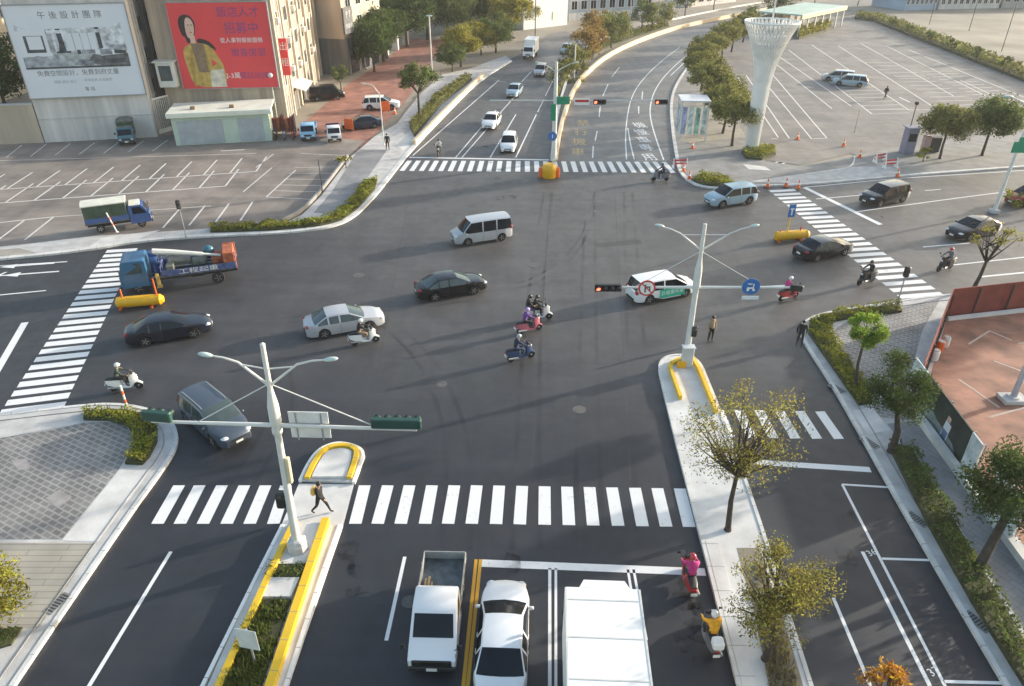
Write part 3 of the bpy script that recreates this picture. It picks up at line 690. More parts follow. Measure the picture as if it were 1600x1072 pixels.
def paint(k, col, coat=.45, rough=.35, metal=.0):
    return mat('car_paint_'+k, col, rough, metal, var=.03, scale=.8, coat=coat)
P_white = paint('white', (.74, .75, .76)); P_black = paint('black', (.005, .0055, .007), rough=.22); P_dark = paint('dark_blue', (.010, .013, .024), rough=.22); P_silver = paint('silver', (.44, .46, .49), metal=.25)
P_grey = paint('grey', (.065, .085, .115), metal=.2); P_ice = paint('ice_blue', (.30, .42, .50), metal=.2); P_navy = paint('navy', (.012, .022, .05), rough=.22); P_red = paint('red', (.35, .02, .02)); P_brown = paint('black_brown', (.010, .009, .009), rough=.22)
P_tblue = paint('truck_blue', (.025, .12, .24), .3); P_cobalt = paint('cobalt', (.03, .08, .24), .3); P_lblue = paint('pale_blue', (.22, .45, .68), .3); P_tgreen = paint('teal', (.03, .13, .18), .3)
M['canvas'] = mat('canvas_green', (.045, .075, .05), .85, var=.3, scale=2, bump=.4)
M['canvas_top'] = mat('canvas_pale', (.62, .62, .54), .8, var=.12, scale=1.5, bump=.3)
M['steel_floor'] = mat('steel_floor', (.10, .115, .12), .5, metal=.4, var=.4, scale=3)
M['rust'] = mat('rusty_orange', (.36, .10, .045), .8, var=.4, scale=4)
M['wood'] = mat('timber', (.42, .28, .14), .7, var=.3, scale=5)
M['box_white'] = mat('box_white', (.80, .80, .78), .45, var=.05, scale=.8)

def road_dir(px, py, ang): # heading of the cross road near this point, plus angle
    return ang
H_R = heading((660, 468), (760, 451))      # along the cross road, to the right
H_L = H_R+math.pi
H_UP = heading((860, 1072), (860, 885)); H_DN = H_UP+math.pi
cars = [
 ('sedan', P_white, 'white sedan seen from behind waiting at the stop line beside the white box truck', at(786, 985, .9), H_UP, {}),
 ('suv', P_grey, 'grey suv with roof rails turning past the near left kerb corner', at(334, 648, .8), heading((305, 640), (375, 700)), dict(rails=True, glass='glass_green')),
 ('sedan', P_dark, 'dark blue sedan in front of the yellow barrier near the left crosswalk', at(263, 510, .65), H_R+R(0), dict(glass='glass')),
 ('sedan', P_silver, 'silver white sedan crossing the junction with a scooter at its side', at(537, 499, .65), H_R-R(0), dict(glass='glass_green')),
 ('sedan', P_black, 'black sedan alone in the middle of the junction below the silver van', at(704, 444, .65), H_R, dict(glass='glass_green')),
 ('van', P_silver, 'silver minivan with boxy roof facing left in the middle of the junction', at(752, 359, .85), H_L, {}),
 ('mpv', P_white, 'white taxi with a green advert on its door behind the round red road sign', at(1034, 446, .75), H_R, dict(name='taxi', cat='taxi')),
 ('suv', P_ice, 'pale blue silver suv passing the far right corner hedge', at(1142, 305, .75), H_L, {}),
 ('suv', P_brown, 'black suv waiting behind the stop line on the right arm', at(1383, 302, .8), H_L+R(4), {}),
 ('sedan', P_black, 'dark sedan on the right arm half hidden by the bare young tree', at(1522, 355, .65), H_L+R(3), {}),
 ('sedan', P_black, 'black sedan driving over the right crosswalk by the yellow barrier', at(1287, 386, .65), H_R+R(3), {}),
 ('hatch', P_red, 'red car cut off by the right edge of the photo', at(1608, 306, .65), H_L, {}),
 ('hatch', P_white, 'white hatchback first at the far stop line', at(795, 221, .75), heading((790, 245), (800, 200))+math.pi, {}),
 ('sedan', P_white, 'white sedan second in the queue in the lane left of the white hatchback', at(768, 187, .7), heading((745, 246), (800, 170))+math.pi, {}),
 ('sedan', P_ice, 'pale blue car coming down the far left carriageway behind the white sedan', at(804, 140, .7), heading((770, 200), (850, 105))+math.pi, {}),
 ('hatch', P_silver, 'silver hatchback far up the road in front of the white box van', at(845, 109, .7), heading((770, 200), (860, 100))+math.pi, {}),
 ('hatch', P_ice, 'small pale blue car farthest up the left carriageway by the autumn trees', at(886, 76, .7), heading((830, 120), (890, 68))+math.pi, {}),
 ('sedan', P_navy, 'dark blue sedan parked on the red paving near the side street', at(566, 191, .65), heading((540, 198), (590, 194))+math.pi, {}),
 ('suv', P_white, 'white suv parked on the red side street with orange boards beside it', at(595, 161, .75), heading((570, 166), (620, 165)), {}),
 ('van', P_black, 'black van parked against the beige building by the side street', at(510, 146, .8), heading((490, 152), (530, 149)), {}),
 ('mpv', P_silver, 'white silver car parked in the right car park, the farther of a pair', at(1311, 119, .7), heading((1335, 122), (1295, 119)), {}),
 ('mpv', P_ice, 'blue grey car parked in the right car park, the nearer of a pair', at(1329, 126, .7), heading((1348, 130), (1312, 127)), {}),
]
CARS = []
for kind, p, lab, loc, rz, kw in cars:
    CARS.append(car(kind, p, lab, (loc.x, loc.y, 0.0 if loc.y > 0 else 0), rz, **kw))
for i in (17, 18, 19, 20, 21): CARS[i].location.z = .008
taxi = CARS[6]
mb = MB(); Td = Matrix.Translation((.28, -.882, .78)) @ Matrix.Rotation(R(90), 4, 'X')
mb.box((.30, -.886, .62), (1.9, .012, .62), bev=.0)
mb.build('door_advert', M['green_sign'] if False else mat('advert_green', (.02, .42, .28), .4), taxi)
mb = MB(); text_mb(mb, '計程車叫車', Matrix.Translation((.30, -.894, .62)) @ Matrix.Rotation(R(90), 4, 'X'), .34)
mb.build('door_lettering', M['white_paint'], taxi)

# ---------------------------------------------------------------- trucks: cab (loft) + chassis + body
def cab(t, pnt, x0, L, W, zl, zh, slope=.35, nose=.0, glass='glass'):
    """short truck cab: rear at x0, front at x0+L; panes are separate meshes set into the shell"""
    hw = W/2; x1 = x0+L; zb = zl+(zh-zl)*.50
    prof = [(x0, zl), (x1-.1, zl), (x1, zl+.12), (x1+.0, zb-.1-nose*.3), (x1-.06-nose*.8, zb+.0), (x1-slope-nose, zh-.10), (x1-slope-.18-nose, zh), (x0+.12, zh), (x0, zh-.08)]
    rings = []
    for y, k in ((-hw, .0), (-hw+.05, 1.), (hw-.05, 1.), (hw, .0)):
        cx, cz = x0+L/2, (zl+zh)/2
        r = []
        for px_, pz in prof:
            s = 1 if k else .965
            tum = 0
            r.append((cx+(px_-cx)*s, y*(1 if pz <= zb+.02 else .93), cz+(pz-cz)*s))
        rings.append(r)
    mb = MB(); mb.loft(rings); mb.build('cab', pnt, t, smooth=30)
    # windscreen
    a, b = Vector((x1-.06-nose*.8, 0, zb)), Vector((x1-slope-nose, 0, zh-.10)); d = b-a; nrm = Vector((d.z, 0, -d.x)).normalized()
    p0, p1 = a+d*.06+nrm*.012, a+d*.94+nrm*.012
    mb = MB(); mb.quad((p0.x, -hw*.86, p0.z), (p0.x, hw*.86, p0.z), (p1.x, hw*.82, p1.z), (p1.x, -hw*.82, p1.z)); mb.build('windscreen', M[glass], t, recalc=False)
    for s in (-1, 1):
        mb = MB(); ya, yb = s*(hw+.004), s*(hw*.93+.006)
        xf0 = x1-.16-nose*.8; xf1 = x1-slope-nose-.1
        mb.quad((x0+.28, ya*.985, zb+.05), (xf0, ya*.985, zb+.05), (xf1, yb, zh-.14), (x0+.3, yb, zh-.14)); mb.build('side_window', M[glass], t, recalc=False)
        mb = MB(); mb.box((x1-.03, s*hw*.72, zl+.34), (.08, .26, .16), bev=.03); mb.build('headlight', M['headlight'], t)
        mb = MB(); mb.box((x1-.12, s*(hw+.14), zb+.28), (.06, .16, .26), bev=.02); mb.tube([(x1-.14, s*hw*.95, zb+.1), (x1-.12, s*(hw+.12), zb+.22)], .014, 5); mb.build('mirror', M['dark_plastic'], t)
        for xx_ in (x0+.24, x1-.12): mb = MB(); mb.box((xx_, s*hw*1.0, (zl+zb)/2+.1), (.014, .014, zb-zl-.3)); mb.build('door_seam', M['dark_plastic'], t)
        mb = MB(); mb.box((x0+.36, s*(hw+.006), zb-.08), (.14, .02, .03)); mb.build('door_handle', M['dark_plastic'], t)
    mb = MB(); mb.box((x1+.01, 0, zl+.36), (.05, W*.5, .2), bev=.02); mb.build('grille', M['dark_plastic'], t)
    mb = MB(); mb.box((x1+.02, 0, zl+.08), (.1, W*.98, .2), bev=.03); mb.build('bumper', M['dark_plastic'], t)
    mb = MB(); mb.box((x1+.075, 0, zl+.1), (.02, .36, .13)); mb.build('number_plate', M['plate'], t)
def chassis(t, x0, x1, W, z, wxs, r=.34, dual=False):
    mb = MB()
    for s in (-1, 1): mb.box(((x0+x1)/2, s*W*.2, z), (x1-x0, .12, .16))
    mb.box(((x0+x1)/2-.3, 0, z-.04), (.8, W*.5, .2)); mb.build('chassis', M['dark_plastic'], t)
    for wx in wxs:
        for s in (-1, 1): wheel(t, wx, s*(W/2-.14), r, .24)
def flatbed(t, x0, x1, W, z, h, side, floor):
    mb = MB(); mb.box(((x0+x1)/2, 0, z), (x1-x0, W, .08)); mb.build('bed_floor', floor, t)
    for s in (-1, 1):
        mb = MB(); mb.box(((x0+x1)/2, s*(W/2-.02), z+.04+h/2), (x1-x0, .04, h), bev=.01)
        for i in range(5): mb.box((x0+.1+(x1-x0-.2)*i/4, s*(W/2+.012), z+.04+h/2), (.05, .02, h*.96))
        mb.build('side_board', side, t)
    mb = MB(); mb.box((x0+.02, 0, z+.04+h/2), (.04, W-.09, h)); mb.build('tailgate', side, t)
    mb = MB(); mb.box((x1-.02, 0, z+.04+.32), (.04, W-.09, .7)); mb.build('headboard', side, t)
    for s in (-1, 1):
        mb = MB(); mb.box((x0-.02, s*W*.38, z-.1), (.04, .22, .1)); mb.build('taillight', M['taillight'], t)

# white pickup, facing the camera
p = at(685, 945, .9)
t = thing('pickup_truck', 'small white pickup truck with open grey bed facing the bottom of the photo', 'pickup truck', (p.x, p.y, 0), H_DN+R(1))
cab(t, P_white, -.15, 2.35, 1.62, .30, 1.80, slope=.52, nose=.72)
mb = MB(); mb.box((2.2, 0, .55), (.07, 1.36, .42), bev=.03); mb.build('front_trim', M['dark_plastic'], t)
chassis(t, -2.25, 1.6, 1.62, .5, (-1.4, 1.35), .3); flatbed(t, -2.35, -.2, 1.62, .72, .36, mat('bed_grey', (.30, .31, .30), .5, var=.2), M['steel_floor'])
for (x, y, w, d) in ((-.75, -.62, .9, .07), (-.8, -.5, 1.0, .08), (-.7, -.38, .7, .06)):
    tag(MB().box((0, 0, 0), (w, d, .06)).build('timber_plank', M['wood'], None, loc=(p.x+math.cos(H_DN)*x-math.sin(H_DN)*y, p.y+math.sin(H_DN)*x+math.cos(H_DN)*y, .86), rz=H_DN), 'loose timber plank lying in the bed of the white pickup', 'plank', 'planks in the pickup bed')
# white box truck at the stop line
pf = at(942, 917, 3.35)
t = thing('box_truck', 'large white box truck with a ribbed roof cut off by the bottom edge', 'truck', (pf.x-.16, pf.y-3.3, 0), H_UP)
cab(t, P_white, 1.95, 1.7, 2.1, .5, 2.5, slope=.28)
mb = MB(); mb.loft([[(3.31, -.95, 2.4), (3.31, .8, 2.4), (3.31, .75, 3.3), (3.31, -.9, 3.3)], [(3.8, -.8, 2.4), (3.8, .65, 2.4), (3.62, .6, 3.3), (3.62, -.75, 3.3)]]); mb.build('wind_deflector', M['box_white'], t, smooth=30)
chassis(t, -3.5, 2.3, 2.2, .62, (-2.2, 2.9), .42)
mb = MB(); mb.box((-.2, 0, 2.08), (7.0, 2.46, 2.5), bev=.04); mb.build('cargo_box', M['box_white'], t)
for i in range(5): mb = MB(); mb.box((-2.9+1.42*i, 0, 3.335), (.05, 2.3, .016), bev=.004); mb.build('roof_rib', mat('box_seam', (.60, .60, .57), .5), t)
for q_ in (-1, 1): mb = MB(); mb.box((-.2, q_*1.2, 3.322), (6.9, .06, .04)); mb.build('roof_rail', M['box_seam'] if 'box_seam' in M else MATS['box_seam'], t)
mb = MB(); mb.box((-3.715, 0, 1.3), (.02, 2.1, 2.0)); mb.build('rear_door', M['box_white'], t)
# blue crane truck by the left crosswalk
p = at(283, 418, 1.1)
t = thing('crane_truck', 'blue flatbed crane truck with a folded boom and rusty rear beside the left crosswalk', 'truck', (p.x, p.y, 0), H_L+R(-2))
cab(t, P_tblue, 2.0, 1.75, 2.1, .5, 2.35, slope=.25, glass='glass_green'); chassis(t, -3.6, 2.2, 2.1, .65, (-2.3, 2.75), .42)
flatbed(t, -3.6, 1.2, 2.15, 1.0, .42, mat('board_blue', (.07, .10, .24), .6, var=.45, scale=3), M['steel_floor'])
mb = MB(); text_mb(mb, '工程起重', Matrix.Translation((-1.2, 1.105, 1.25)) @ Matrix.Rotation(R(180), 4, 'Z') @ Matrix.Rotation(R(90), 4, 'X'), .4, sx=1.6); mb.build('board_lettering', M['white_paint'], t)
mb = MB(); mb.lathe([(.35, 1.0), (.3, 1.5), (.26, 2.2), (.3, 2.5)], (1.55, 0, 0), 14); mb.box((1.55, 0, 2.0), (.5, .9, .5), bev=.06); mb.build('crane_mast', P_cobalt, t, smooth=40)
mb = MB(); mb.tube([(1.5, .1, 2.55), (.3, .12, 2.35), (-1.6, .16, 1.95)], [.22, .19, .14], 8); mb.tube([(-1.6, .16, 1.95), (-2.7, .18, 1.72)], .09, 8); mb.build('crane_boom', M['pole_white'], t, smooth=40)
mb = MB(); mb.tube([(1.4, -.35, 1.7), (.2, -.1, 2.2)], .06, 8); mb.build('boom_cylinder', M['grey_metal'], t)
for s in (-1, 1):
    mb = MB(); mb.box((1.45, s*1.02, .85), (.22, .3, .9), bev=.03); mb.box((1.45, s*1.02, .36), (.34, .34, .06)); mb.build('outrigger', mat('stripe_yellow', (.5, .36, .1), .5, var=.4, scale=4), t)
mb = MB(); mb.box((-3.2, 0, 1.65), (.75, 1.9, .9), bev=.08); mb.box((-2.5, -.3, 1.4), (.9, 1.2, .5), bev=.06)
for y in (-.95, .95): mb.tube([(-3.62, y, 1.0), (-3.62, y, 2.1), (-2.9, y, 2.1)], .05, 6)
mb.build('rear_machine', M['rust'], t)
mb = MB(); mb.box((.1, -.55, 1.3), (1.5, .7, .5), bev=.08); mb.box((-1.2, -.45, 1.25), (1.0, .9, .4), bev=.1); mb.box((.6, .5, 1.35), (.5, .7, .6), bev=.05); mb.build('tool_box', mat('tool_grey', (.12, .13, .11), .7, var=.4, scale=3), t)
for y in (-.7, -.2, .6):
    mb = MB(); mb.tube([(-3.2, y, 1.16), (.9, y+.1, 1.2)], .045, 6); mb.build('steel_pipe', M['grey_metal'], t)
mb = MB(); mb.ball((-1.9, -.7, 1.85), (.4, .3, .35), 10, 6); mb.build('tarpaulin_bundle', P_tgreen, t, smooth=60)

def canvas_truck(label, loc, rz, pnt, side, top, Wd=1.62):
    t = thing('canvas_truck', label, 'truck', loc, rz)
    cab(t, pnt, .75, 1.55, Wd, .38, 1.85, slope=.42, glass='glass'); chassis(t, -2.4, 1.2, Wd, .5, (-1.5, 1.5), .31)
    flatbed(t, -2.45, .7, Wd, .78, .38, pnt, M['steel_floor'])
    mb = MB(); mb.box((-.88, 0, 1.72), (3.1, Wd-.08, 1.15), bev=.03)
    for i in range(6): mb.box((-2.35+.59*i, 0, 1.72), (.04, Wd-.04, 1.13), bev=.01)
    mb.build('canvas_cover', side, t)
    mb = MB(); mb.box((1.27, 0, 1.86), (.82, Wd*.9, .07), bev=.03); mb.build('cab_roof', top, t)
    mb = MB(); mb.loft([[(x, -Wd/2-.02, 2.28), (x, -Wd*.25, 2.42), (x, Wd*.25, 2.42), (x, Wd/2+.02, 2.28), (x, Wd/2+.02, 2.2), (x, -Wd/2-.02, 2.2)] for x in (-2.48, -.9, .72)]); mb.build('canvas_roof', top, t)
    return t
p = at(187, 338, 1.0); ct = canvas_truck('blue truck with a dark green canvas cover and pale top parked by the left kerb', (p.x, p.y, .12), H_R+R(3), P_cobalt, M['canvas'], M['canvas_top'])
p = at(198, 206, 1.0); ct2 = canvas_truck('teal truck with dark canvas parked nose out under the white billboard', (p.x, p.y, .01), heading((200, 205), (190, 245)), P_tgreen, M['canvas'], mat('canvas_top_dark', (.12, .14, .13), .8, var=.3))
p = at(482, 201, 1.0)
t = thing('flatbed_truck', 'pale blue small truck parked beside the pale green garage', 'truck', (p.x, p.y, .01), heading((486, 195), (480, 225)))
cab(t, P_lblue, .4, 1.6, 1.62, .38, 1.85, slope=.35); chassis(t, -2.4, 1.0, 1.62, .5, (-1.5, 1.2), .31); flatbed(t, -2.45, .35, 1.62, .78, .38, P_lblue, M['steel_floor'])
p = at(521, 205, .9)
t = thing('pickup_truck', 'white and purple small truck between the pale blue truck and the dark blue sedan', 'truck', (p.x, p.y, .01), heading((519, 198), (524, 225)))
cab(t, P_white, .3, 1.5, 1.5, .36, 1.7, slope=.35, nose=.1); chassis(t, -2.2, .8, 1.5, .5, (-1.4, 1.0), .3); flatbed(t, -2.25, .25, 1.5, .75, .45, mat('purple_board', (.07, .03, .12), .5), M['steel_floor'])
p = at(829, 76, 1.4)
t = thing('box_truck', 'small white box truck far up the left carriageway', 'truck', (p.x, p.y, 0), heading((790, 130), (845, 70))+math.pi)
cab(t, P_white, 1.1, 1.6, 1.8, .45, 2.1, slope=.35); chassis(t, -2.9, 1.2, 1.8, .55, (-1.8, 1.9), .35)
mb = MB(); mb.box((-.95, 0, 1.9), (4.0, 1.95, 2.2), bev=.04); mb.build('cargo_box', M['box_white'], t); mb = MB(); mb.box((-2.97, 0, 1.4), (.02, 1.7, 1.6)); mb.build('rear_door', M['box_white'], t)

# ---------------------------------------------------------------- scooters
def scooter(pnt, label, loc, rz, box=False, lean=0.):
    t = thing('scooter', label, 'scooter', loc, rz)
    for x in (-.62, .64):
        T = Matrix.Rotation(R(90), 4, 'X'); mb = MB(); mb.lathe([(.14, -.05), (.21, -.055), (.235, -.02), (.235, .02), (.21, .055), (.14, .05)], n=18, M=T)
        w = mb.build('wheel', M['rubber'], t, smooth=40, loc=(x, 0, .235)); mb = MB(); mb.lathe([(.145, -.04), (.145, .04), (.05, .05), (.03, .07)], n=14, M=T); mb.build('rim', M['rim'], w, smooth=40)
    sect = lambda x, zl, zh, w, wt=.7: [(x, -w, zl), (x, w, zl), (x, w, (zl+zh)/2), (x, w*wt, zh), (x, -w*wt, zh), (x, -w, (zl+zh)/2)]
    mb = MB(); mb.loft([sect(-.95, .62, .74, .06), sect(-.82, .48, .80, .15), sect(-.5, .34, .78, .18), sect(-.18, .26, .72, .19), sect(-.12, .24, .36, .19), sect(.22, .24, .34, .2), sect(.30, .26, .40, .2)])
    mb.loft([sect(.28, .26, .95, .19, .8), sect(.40, .34, 1.0, .19, .7), sect(.55, .52, .98, .15, .5), sect(.66, .56, .80, .09, .5)])
    mb.build('body', pnt, t, smooth=40)
    mb = MB(); mb.loft([sect(.42, .44, .52, .09), sect(.62, .46, .54, .1), sect(.86, .32, .38, .07)]); mb.build('front_fender', pnt, t, smooth=40)
    mb = MB(); mb.loft([sect(-.92, .76, .82, .10), sect(-.7, .78, .86, .15), sect(-.35, .76, .83, .17), sect(-.08, .70, .78, .10)]); mb.build('seat', M['dark_plastic'], t, smooth=40)
    mb = MB(); mb.tube([(.36, -.34, 1.02), (.42, -.15, 1.04), (.42, .15, 1.04), (.36, .34, 1.02)], .022, 6); mb.box((.44, 0, 1.04), (.16, .26, .12), bev=.04); mb.build('handlebar', M['dark_plastic'], t)
    mb = MB(); mb.ball((.60, 0, .84), (.08, .09, .07), 10, 6); mb.build('headlight', M['headlight'], t, smooth=60)
    for s in (-1, 1):
        mb = MB(); mb.tube([(.40, s*.24, 1.04), (.42, s*.36, 1.22)], .01, 5); mb.box((.42, s*.38, 1.25), (.03, .13, .09), bev=.02); mb.build('mirror', M['dark_plastic'], t)
    mb = MB(); mb.box((-.95, 0, .66), (.06, .18, .08), bev=.02); mb.build('taillight', M['taillight'], t); mb = MB(); mb.box((-.98, 0, .5), (.02, .24, .13)); mb.build('number_plate', M['plate'], t)
    mb = MB(); mb.tube([(-.25, -.2, .3), (-.85, -.22, .36)], [.04, .06], 8); mb.build('exhaust', M['grey_metal'], t)
    if box:
        mb = MB(); mb.box((-.86, 0, 1.02), (.38, .38, .32), bev=.05); mb.build('top_box', box, t)
    return t

# ---------------------------------------------------------------- people
def body_mesh(J, W=1.0):
    """one continuous skinned body; J holds the joint positions of the pose"""
    nodes = []; edges = []; reg = []
    def add(p, r, parent, tg):
        nodes.append((Vector(p), r)); reg.append(tg); i = len(nodes)-1
        if parent is not None: edges.append((parent, i))
        return i
    pel = add(J['pelvis'], .135*W, None, 1)
    sp = add(J['waist'], .125*W, pel, 0); ch = add(J['chest'], .155*W, sp, 0); nb = add(J['neck'], .065, ch, 0); nt = add(Vector(J['neck']).lerp(Vector(J['head']), .5), .055, nb, 2)
    hd = add(J['head'], .092, nt, 2); hp = add(Vector(J['head'])+Vector((0, 0, .085)), .075, hd, 2)
    for s in ('l', 'r'):
        sh = add(J['sho_'+s], .07*W, ch, 0); el = add(J['elb_'+s], .048*W, sh, 0); wr = add(J['wri_'+s], .031, el, 0)
        d = (Vector(J['wri_'+s])-Vector(J['elb_'+s])).normalized(); hdv = Vector(J.get('hand_'+s, d)).normalized()
        side = hdv.cross(Vector((0, 0, 1)));
        if side.length < .2: side = Vector((1, 0, 0))
        side.normalize(); dn = hdv.cross(side).normalized()
        if dn.z > 0: dn = -dn
        pm = add(Vector(J['wri_'+s])+hdv*.055, .028, wr, 2)
        base = Vector(J['wri_'+s])+hdv*.085
        sg = 1 if s == 'l' else -1
        for q, ln in ((-.028, .062), (-.0095, .075), (.0095, .07), (.028, .054)):
            k1 = add(base+side*q+hdv*.012, .0095, pm, 2); k2 = add(base+side*q*1.1+hdv*ln*.55+dn*.014, .0088, k1, 2); add(base+side*q*1.1+hdv*ln*.75+dn*.042, .0078, k2, 2)
        th = add(Vector(J['wri_'+s])+hdv*.04-side*sg*.034+dn*.01, .011, pm, 2); add(Vector(J['wri_'+s])+hdv*.075-side*sg*.05+dn*.03, .009, th, 2)
        hi = add(J['hip_'+s], .095*W, pel, 1); kn = add(J['kne_'+s], .062*W, hi, 1); an = add(J['ank_'+s], .042, kn, 1)
        ft = Vector(J.get('foot_'+s, (1, 0, 0))).normalized(); an2 = add(Vector(J['ank_'+s])+Vector((0, 0, -.045))+ft*.03, .042, an, 3)
        add(Vector(J['ank_'+s])+Vector((0, 0, -.062))+ft*.15, .032, an2, 3)
    bm = bmesh.new(); ly = bm.verts.layers.skin.verify(); vs = [bm.verts.new(p) for p, r in nodes]
    for v, (p, r) in zip(vs, nodes): v[ly].radius = (r, r)
    vs[0][ly].use_root = True
    for a, b in edges: bm.edges.new((vs[a], vs[b]))
    me = bpy.data.meshes.new('person'); bm.to_mesh(me); bm.free()
    ob = bpy.data.objects.new('person', me); COL.objects.link(ob); ob.modifiers.new('skin', 'SKIN').use_smooth_shade = True; ob.modifiers.new('sub', 'SUBSURF').levels = 1
    dg = bpy.context.evaluated_depsgraph_get(); out = bpy.data.meshes.new_from_object(ob.evaluated_get(dg)); bpy.data.objects.remove(ob)
    out.materials.clear()
    seg = [(nodes[a][0], nodes[b][0], reg[b]) for a, b in edges]
    mi = []
    for f in out.polygons:
        c = f.center; best = 9; m_ = 0
        for a, b, tg in seg:
            d = b-a; tt = max(0, min(1, (c-a).dot(d)/max(d.length_squared, 1e-9))); dd = (c-(a+d*tt)).length
            if dd < best: best = dd; m_ = tg
        mi.append(m_)
    # nose, eyes, ears, mouth belong to the same surface mesh
    bm = bmesh.new(); bm.from_mesh(out)
    for f, q in zip(bm.faces, mi): f.material_index = q
    fc = Vector(J.get('face', (1, 0, 0))).normalized(); sd = Vector((-fc.y, fc.x, 0)).normalized(); h = Vector(J['head'])
    def blob(c, r, q):
        n0 = len(bm.faces); bmesh.ops.create_icosphere(bm, subdivisions=1, radius=r, matrix=Matrix.Translation(c)); bm.faces.ensure_lookup_table()
        for f in bm.faces[n0:]: f.material_index = q
    blob(h+fc*.098+Vector((0, 0, .01)), .017, 2); blob(h+fc*.092+Vector((0, 0, -.045)), .016, 4)
    for s in (-1, 1): blob(h+fc*.083+sd*s*.034+Vector((0, 0, .038)), .012, 5); blob(h+sd*s*.092+Vector((0, 0, .012)), .020, 2)
    bm.to_mesh(out); bm.free()
    out.polygons.foreach_set('use_smooth', [True]*len(out.polygons))
    return out
def mirror_pose(d):
    o = {}
    for k, v in d.items():
        o[k] = v
        if k.endswith('_l') and k[:-2]+'_r' not in d: o[k[:-2]+'_r'] = (v[0], -v[1], v[2])
    return o
RIDE = mirror_pose(dict(pelvis=(-.34, 0, .93), waist=(-.31, 0, 1.06), chest=(-.24, 0, 1.28), neck=(-.18, 0, 1.46), head=(-.12, 0, 1.59), sho_l=(-.22, .19, 1.38), elb_l=(.05, .30, 1.16), wri_l=(.29, .28, 1.07), hand_l=(1, .1, -.25), hip_l=(-.30, .11, .90), kne_l=(.13, .17, .84), ank_l=(.10, .14, .44), foot_l=(1, .1, 0)))
PILLION = mirror_pose(dict(pelvis=(-.74, 0, .98), waist=(-.72, 0, 1.1), chest=(-.67, 0, 1.32), neck=(-.62, 0, 1.5), head=(-.57, 0, 1.63), sho_l=(-.66, .18, 1.42), elb_l=(-.52, .26, 1.18), wri_l=(-.36, .19, 1.10), hand_l=(1, -.4, 0), hip_l=(-.70, .12, .95), kne_l=(-.30, .27, .80), ank_l=(-.42, .25, .42), foot_l=(1, .1, 0)))
WALK = dict(pelvis=(0, 0, .93), waist=(.01, 0, 1.06), chest=(.03, 0, 1.28), neck=(.05, 0, 1.46), head=(.08, 0, 1.6), sho_l=(.04, .19, 1.39), sho_r=(.02, -.19, 1.39), elb_l=(-.10, .25, 1.13), elb_r=(.10, -.25, 1.12), wri_l=(-.05, .25, .88), wri_r=(.30, -.22, 1.0), hip_l=(.02, .10, .90), hip_r=(-.02, -.10, .90), kne_l=(.22, .10, .52), kne_r=(-.12, -.10, .49), ank_l=(.36, .10, .11), ank_r=(-.40, -.10, .16), foot_l=(1, 0, .15), foot_r=(1, 0, -.4))
STAND = mirror_pose(dict(pelvis=(0, 0, .93), waist=(0, 0, 1.06), chest=(.01, 0, 1.28), neck=(.01, 0, 1.46), head=(.04, 0, 1.6), sho_l=(0, .19, 1.39), elb_l=(-.03, .27, 1.12), wri_l=(.08, .25, .88), hip_l=(0, .10, .90), kne_l=(.03, .12, .50), ank_l=(0, .14, .10)))
BODY = {k: body_mesh(v, 1.18) for k, v in dict(ride=RIDE, pillion=PILLION, walk=WALK, stand=STAND).items()}
POSE = dict(ride=RIDE, pillion=PILLION, walk=WALK, stand=STAND)
M['shoe'] = mat('shoe', (.03, .028, .026), .6); M['lips'] = mat('lips', (.30, .10, .08), .5); M['eye'] = mat('eye', (.015, .012, .01), .3)
def cloth(k, c): return mat('cloth_'+k, c, .85, var=.2, scale=9, bump=.3)
def person(pose, top, low, label, loc, rz, helmet=None, group=None, hair=True, scale=1., bag=None):
    me = BODY[pose].copy()
    for m_ in (top, low, M['skin'], M['shoe'], M['lips'], M['eye']): me.materials.append(m_)
    o = bpy.data.objects.new('person', me); COL.objects.link(o); o.location = loc; o.rotation_euler.z = rz; o.scale = (scale,)*3
    tag(o, label, 'person', group); h = Vector(POSE[pose]['head'])
    if helmet:
        mb = MB(); mb.ball((h.x-.01, h.y, h.z+.045), (.145, .128, .135), 14, 8, z0=-.45); mb.box((h.x+.125, h.y, h.z+.055), (.07, .17, .016)); mb.build('helmet', helmet, o, smooth=50)
    elif hair:
        mb = MB(); mb.ball((h.x-.018, h.y, h.z+.05), (.108, .102, .11), 12, 7, z0=-.35); mb.ball((h.x-.06, h.y, h.z-.0), (.06, .085, .09), 10, 6); mb.build('hair', M['hair'], o, smooth=60)
    return o
hw_ = mat('helmet_white', (.72, .72, .70), .25, coat=.4); hb_ = mat('helmet_black', (.02, .02, .022), .25, coat=.4); hp_ = mat('helmet_lilac', (.45, .28, .55), .3, coat=.4); hr_ = mat('helmet_red', (.45, .05, .08), .3); hs_ = mat('helmet_silver', (.4, .42, .44), .3)
S_white = paint('scooter_white', (.74, .74, .72)); S_black = paint('scooter_black', (.015, .016, .018)); S_blue = paint('scooter_blue', (.03, .06, .14)); S_pink = paint('scooter_rose', (.45, .12, .16)); S_red = paint('scooter_red', (.38, .03, .03)); S_grey = paint('scooter_grey', (.14, .15, .17))
K = lambda k, c: cloth(k, c)
dk, nv, jean, gry, blk = K('charcoal', (.03, .03, .033)), K('navy', (.02, .028, .06)), K('denim', (.05, .075, .13)), K('grey', (.16, .16, .165)), K('black', (.014, .014, .015))
pur, pnk, yel, olv, wht, tan = K('purple', (.14, .06, .26)), K('magenta', (.50, .04, .20)), K('amber_vest', (.72, .36, .02)), K('olive', (.05, .065, .05)), K('white', (.62, .6, .58)), K('tan', (.30, .22, .15))
